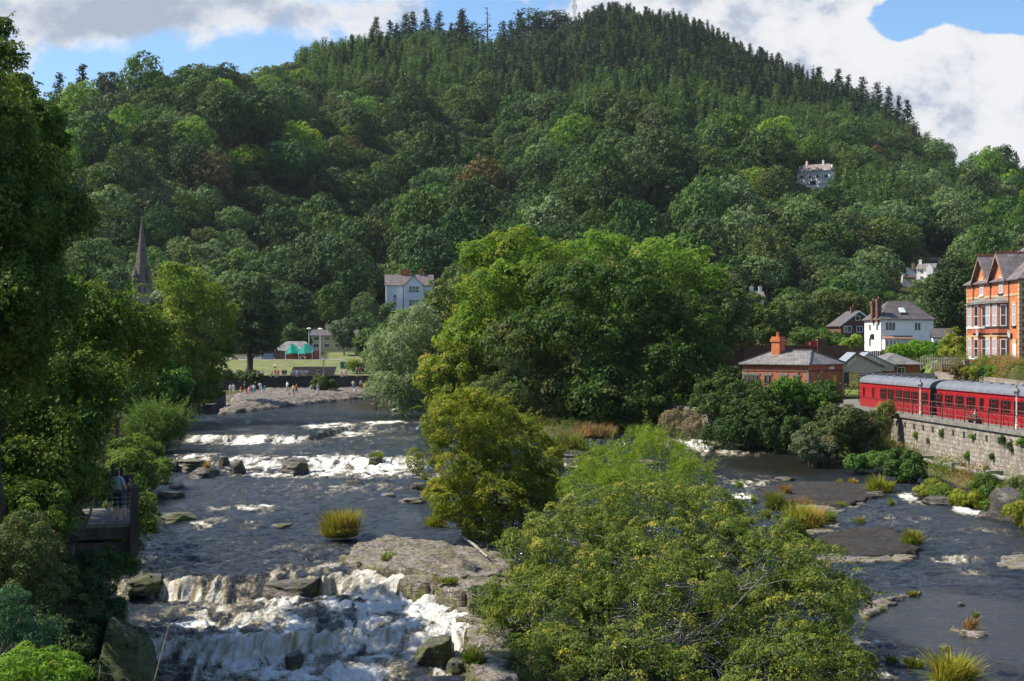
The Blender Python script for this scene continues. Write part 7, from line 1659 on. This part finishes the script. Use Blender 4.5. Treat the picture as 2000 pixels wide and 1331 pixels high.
orr = [(690, 764, 'stand', 'white', 'blue', 1), (693, 770, 'ground', 'white', 'grey', 1), (700, 760, 'stand', 'navy', 'black', 1), (705, 763, 'walk', 'grey', 'navy', 1), (708, 766, 'stand', 'red', 'black', .9), (712, 767, 'walk', 'orange', 'skin', .85), (716, 766, 'stand', 'orange', 'blue', .9), (720, 768, 'ground', 'skin', 'orange', .9), (724, 767, 'walk', 'white', 'red', .9), (728, 768, 'stand', 'pink', 'skin', .85), (731, 767, 'ground', 'yellow', 'navy', .9)]
crowd(orr, 2.98, 'at the water edge by the willow', 'bathers by the pale willow')
pr = [(444, 737, 'sit', 'pink', 'grey', 1), (505, 737, 'sit', 'navy', 'black', 1), (513, 736, 'sit', 'white', 'navy', 1), (531, 737, 'sit', 'grey', 'black', 1), (538, 738, 'stand', 'red', 'red', .8), (543, 737, 'sit', 'red', 'navy', 1), (553, 736, 'sit', 'black', 'navy', 1), (558, 736, 'sit', 'navy', 'grey', 1)]+\
     [(571+i*4.6, 736, 'sit', ['white', 'grey', 'white', 'pink', 'white', 'beige', 'white'][i], 'grey', 1) for i in range(7)]+[(622, 737, 'sit', 'black', 'black', 1), (666, 737, 'sit', 'white', 'grey', 1), (671, 737, 'sit', 'white', 'beige', 1), (676, 737, 'sit', 'pink', 'grey', 1), (697, 737, 'stand', 'grey', 'navy', 1), (703, 737, 'stand', 'red', 'jeans', 1)]
crowd(pr, 5.1, 'on the promenade wall', 'people along the promenade', False)
cf = [(508, 703, 'stand', 'white', 'black', 1), (512, 703, 'stand', 'navy', 'black', 1), (516, 703, 'walk', 'pink', 'grey', 1), (537, 718, 'ground', 'white', 'navy', 1), (589, 703, 'sit', 'black', 'navy', 1), (595, 703, 'sit', 'navy', 'grey', 1)]
for i, (px, py, pose, top, bot, sc) in enumerate(cf):
    D_ = 287 if py < 710 else 262; c = P(px, py, D_); person(pose, (c.x, D_, gz(c.x, D_)+.1), prs.uniform(-2, 2), top, bot, 'person in %s %s %s, %s from the left' % (top, VERB[pose], 'outside the café' if py < 710 else 'on the lawn below the café', ORD[i]), sc, 'people by the café')
person('sit', (35.05, 107.5, 4.56), math.radians(96), 'grey', 'jeans', 'person in a grey shirt sitting on the platform bench, back to the river', 1.05, hair=0)

# ---- timber decks over the left bank
timber = pmat('dark_timber', (.075, .058, .045), (.035, .028, .024), 2, .85, .3, stretch=(1, 1, .3))
dk = P(262, 1022, 47); dz = dk.z
DKR = math.radians(17)
DK = empty('timber_deck', (dk.x, 47, dz), DKR, 'dark timber viewing deck with wire railings built out over the left bank', 'deck')
MB().box(-5.5, 0, -.12, 0, 4.6, 0).build('deck_boards', pmat('deck_boards', (.16, .14, .12), (.10, .09, .08), 4, .8), DK)
MB().box(-5.5, .02, -.50, -.02, .2, -.123).box(-5.5, .1, -.95, -.1, .22, -.62).box(-5.5, 4.3, -.85, -.02, 4.5, -.123).box(-.2, .2, -.7, -.05, 4.3, -.123).build('beam', timber, DK)
for x_, y_, z0 in ((-.0, -.05, -1.05), (-.0, 4.6, -1.05), (-5.4, -.05, -1.0)): MB().box(x_-.13, y_-.13, z0, x_+.13, y_+.13, 1.12).box(x_-.17, y_-.17, 1.123, x_+.17, y_+.17, 1.2).build('post', timber, DK)
for x_ in (-1.7, -4.6): MB().box(x_-.14, 1.0, -5, x_+.14, 1.3, -.85).build('support', timber, DK)
mb = MB()
for k in range(6): mb.tube([(-5.4, -.05, .12+k*.15), (-.1, -.05, .12+k*.15)], .009, 4); mb.tube([(0, .05, .12+k*.15), (0, 4.5, .12+k*.15)], .009, 4)
mb.build('railing_wire', pmat('steel', (.35, .36, .38)), DK)
MB().box(-5.4, -.1, 1.02, -.13, .0, 1.08).box(-.05, .08, 1.02, .05, 4.5, 1.08).build('handrail', timber, DK)
near = body('back', True, 2)
for m_ in (skin_m, CL['white'], CL['navy'], hairs[0], shoe): near.materials.append(m_)
def near_person(x, y, rz, top, bot, hair, label, sc, longhair=False):
    o = person('back', (dk.x+x*math.cos(DKR)-y*math.sin(DKR), 47+x*math.sin(DKR)+y*math.cos(DKR), dz+.003), rz, top, bot, label, sc, None, hair, me=near)
    rs_ = np.random.RandomState(3); mb = MB(); hz = 1.62; n = 10
    prof = [(.066, 1.535 if not longhair else 1.42), (.088, 1.60), (.094, 1.67), (.082, 1.73), (.048, 1.768), (.01, 1.778)]
    vs = []; 
    for r, z_ in prof:
        for k in range(n):
            a = math.pi*2*k/n; front = math.sin(a) < -.35
            rr = r*(.80 if front else 1)+rs_.uniform(-.004, .004); vs.append((rr*math.cos(a)*.9, rr*math.sin(a)+.018, z_+(.07 if front and z_ < 1.7 else 0)))
    fs = [(i*n+k, i*n+(k+1) % n, (i+1)*n+(k+1) % n, (i+1)*n+k) for i in range(len(prof)-1) for k in range(n)]
    mb.add([(a, b_, c_-.055) for a, b_, c_ in vs], fs); h_ = mb.build('hair', hairs[hair], o)
    h_.data.polygons.foreach_set('use_smooth', [True]*len(h_.data.polygons))
    sv = MB(); sv.lathe([(.185, .93), (.175, 1.05), (.17, 1.2), (.19, 1.3)], 14); 
    return o
near_person(-.52, .55, math.radians(160), 'greyblue', 'black', 0, 'person in a grey-blue T-shirt and dark shorts leaning on the deck railing', 1.02)
near_person(-.38, 1.25, math.radians(190), 'black', 'jeans', 1, 'person in a black top and jeans further along the deck rail', 1.0)
near_person(-.62, 2.2, math.radians(200), 'navy', 'black', 0, 'person in dark clothes, head just visible behind the other two on the deck', 1.04)
# upper deck with yellow railing
ud = P(228, 864, 108)
UD = empty('upper_deck', (ud.x, 108, ud.z), 0, 'upper timber terrace with a yellow railing between the trees', 'deck')
MB().box(-7, 0, -.2, 0, 4, 0).box(-7, .1, -1.2, -.1, .3, -.203).build('deck_boards', timber, UD)
mb = MB(); yl = pmat('yellow_rail', (.55, .45, .08), (.45, .35, .06))
for z_ in (.15, .55, 1.0): mb.box(-7, -.03, z_-.03, 0, .03, z_+.03)
for k in range(12): mb.box(-7+k*.62-.025, -.025, 0, -7+k*.62+.025, .025, 1.0)
mb.build('railing', yl, UD); MB().box(-.1, -.15, -1.6, .16, .15, 1.9).build('post', timber, UD)
person('stand', (ud.x-1.4, 109.2, ud.z+.01), 2.6, 'navy', 'jeans', 'person in jeans behind the yellow railing of the upper deck', 1.0)
# ---- lamps, car, bin, sign posts on the far bank
def far_lamp(px, py, D, top, label, heads=1):
    b0 = P(px, py, D); h = M(py-top, D)
    L = empty('street_lamp', b0, 0, label, 'lamp', 'tall lamps by the café lawn')
    mb = MB(); mb.tube([(0, 0, -1), (0, 0, h)], [.14, .08], 6); mb.build('post', pmat('lamp_post_grey', (.5, .5, .5)), L)
    mb = MB(); mb.lathe([(.12, h), (.5, h+.12), (.5, h+.25), (.1, h+.4)], 8); mb.build('lamp_head', w_paint, L)
far_lamp(625.5, 710, 284, 645, 'tall grey lamp post standing on the lawn right of the green canopies'); far_lamp(603.5, 690, 300, 644, 'tall lamp post just behind the café roof'); far_lamp(509, 705, 284, 674, 'shorter lamp post left of the café'); far_lamp(632, 733, 241, 705, 'short lamp on the promenade edge')
def car(px, py, D, label, mat, rz=0.0):
    b0 = P(px, py, D); C_ = empty('parked_car', (b0.x, D, b0.z), rz, label, 'car')
    prof = [(-2.1, .35), (-2.15, .75), (-1.95, .95), (-1.1, 1.02), (-.55, 1.42), (.75, 1.45), (1.45, 1.05), (2.05, .95), (2.15, .6), (2.1, .35)]
    MB().prism([(x, -.85, z) for x, z in prof], (0, 0, 0), (0, 1.7, 0)).build('body', mat, C_)
    MB().prism([(x, -.862, z) for x, z in [(-.95, 1.04), (-.5, 1.36), (.7, 1.39), (1.25, 1.05)]], (0, 0, 0), (0, .008, 0)).build('window', glass, C_)
    for x_ in (-1.35, 1.35):
        for y_ in (-.86, .66):
            t_ = MB().tube([(x_, y_, .32), (x_, y_+.2, .32)], .32, 14).build('wheel', dk_paint, C_); MB().tube([(x_, y_-.01, .32), (x_, y_+.0, .32)], .18, 10).build('rim', w_paint, t_)
    MB().box(-2.17, -.7, .62, -2.1, -.4, .75).build('headlight', w_paint, C_); MB().box(-2.17, .4, .62, -2.1, .7, .75).build('headlight', w_paint, C_)
car(507, 702, 305, 'silver car parked on the road left of the café', pmat('silver_paint', (.55, .57, .6), rough=.3), .05)
car(536, 702, 306, 'dark car parked beside the silver one near the café', pmat('dark_car', (.03, .035, .05), rough=.3), .05)
bb = P(679, 709, 262); B_ = empty('park_bin', (bb.x, 262, gz(bb.x, 262)), 0, 'teal green utility box at the right of the lawn', 'box')
MB().box(-1.3, -.5, 0, 1.3, .5, 1.15).build('body', pmat('teal_paint', (.03, .16, .15)), B_); MB().box(-1.36, -.56, 1.153, 1.36, .56, 1.25).build('lid', pmat('teal_lid', (.02, .10, .10)), B_)
# duck on the upper pool
dp = Wz(772, 800, 2.6); wz_ = float(water_z(np.array([dp.x]), np.array([dp.y]))[0])
J = {'pelvis': ((0, 0, .10), (.17, .13)), 'ta': ((-.28, 0, .16), .05), 'br': ((.2, 0, .13), .12), 'nk': ((.27, 0, .28), .055), 'hd': ((.30, 0, .40), .065), 'bk': ((.40, 0, .39), .02)}
dm = skin_body(J, [('pelvis', 'ta'), ('pelvis', 'br'), ('br', 'nk'), ('nk', 'hd'), ('hd', 'bk')], 2); dm.materials.append(pmat('duck_white', (.7, .68, .62)))
o = link('duck', dm, None, (dp.x, dp.y, wz_+.02), .4); o.scale = (1.6,)*3; tag(o, 'white bird floating on the upper pool in front of the willow', 'bird')
# garden walls beneath the terrace
gw = [(47.5, 160), (46.8, 150), (46.0, 141), (44.8, 131), (43.5, 120)]
G_ = empty('garden_wall', (46, 145, 0), 0, 'low stone garden wall along the bank above the train', 'wall')
mb = MB()
for (x0, y0), (x1, y1) in zip(gw, gw[1:]):
    mb.prism([(x0-46, y0-145, 4.5), (x1-46, y1-145, 4.5), (x1-46+.4, y1-145, 4.5), (x0-46+.4, y0-145, 4.5)], (0, 0, 0), (0, 0, 3.0))
mb.build('stone_face', ret_mat, G_)
fb = P(1850, 716, 158)
FG = empty('garden_fence', (fb.x, 158, fb.z), math.radians(-60), 'dark picket fence beside the terrace garden', 'fence')
mb = MB()
for k in range(26): mb.box(-4+k*.35, 0, -.3, -4+k*.35+.12, .03, 1.1)
mb.box(-4, .03, .25, 5.1, .06, .35); mb.box(-4, .03, .8, 5.1, .06, .9); mb.build('pickets', pmat('fence_wood', (.12, .10, .09), (.2, .17, .15)), FG)
b0 = P(1880, 718, 160); tag(MB().box(b0.x-2.4, 159.5, b0.z-1.2, b0.x+.2, 159.8, b0.z+.5).build('brick_planter', brick_r), 'low red brick wall at the corner of the terrace garden', 'wall')
b0 = P(1887, 727, 150); tag(MB().box(b0.x-.25, 149.7, b0.z-1, b0.x+.25, 150.2, b0.z+1.1).box(b0.x-.32, 149.6, b0.z+1.1, b0.x+.32, 150.3, b0.z+1.25).build('gate_pillar', conc), 'square stone gate pillar in front of the terrace', 'pillar')
# wooden garden fence and washing screen at the white house
b0 = P(1655, 697, 225); mb = MB()
for k in range(40): mb.box(b0.x+k*.32, 225, b0.z-.6, b0.x+k*.32+.28, 225.05, b0.z+.9+.05*math.sin(k))
tag(mb.build('garden_fence', pmat('fence_brown', (.22, .15, .10), (.15, .10, .07))), 'brown board fence below the white hipped-roof house', 'fence')
# ---------------------------------------------------------------- thin valley haze
hm, q = newmat('haze'); pv = q.n('ShaderNodeVolumePrincipled'); pv.inputs['Color'].default_value = (.80, .88, 1.0, 1); pv.inputs['Density'].default_value = 0.00004; pv.inputs['Anisotropy'].default_value = .3
q.l(pv.outputs[0], q.out.inputs['Volume'])
tag(MB().box(-2200, -60, -6, 2200, 2300, 330).build('haze', hm), 'thin blue valley haze veiling the far hill', 'haze', kind='stuff')
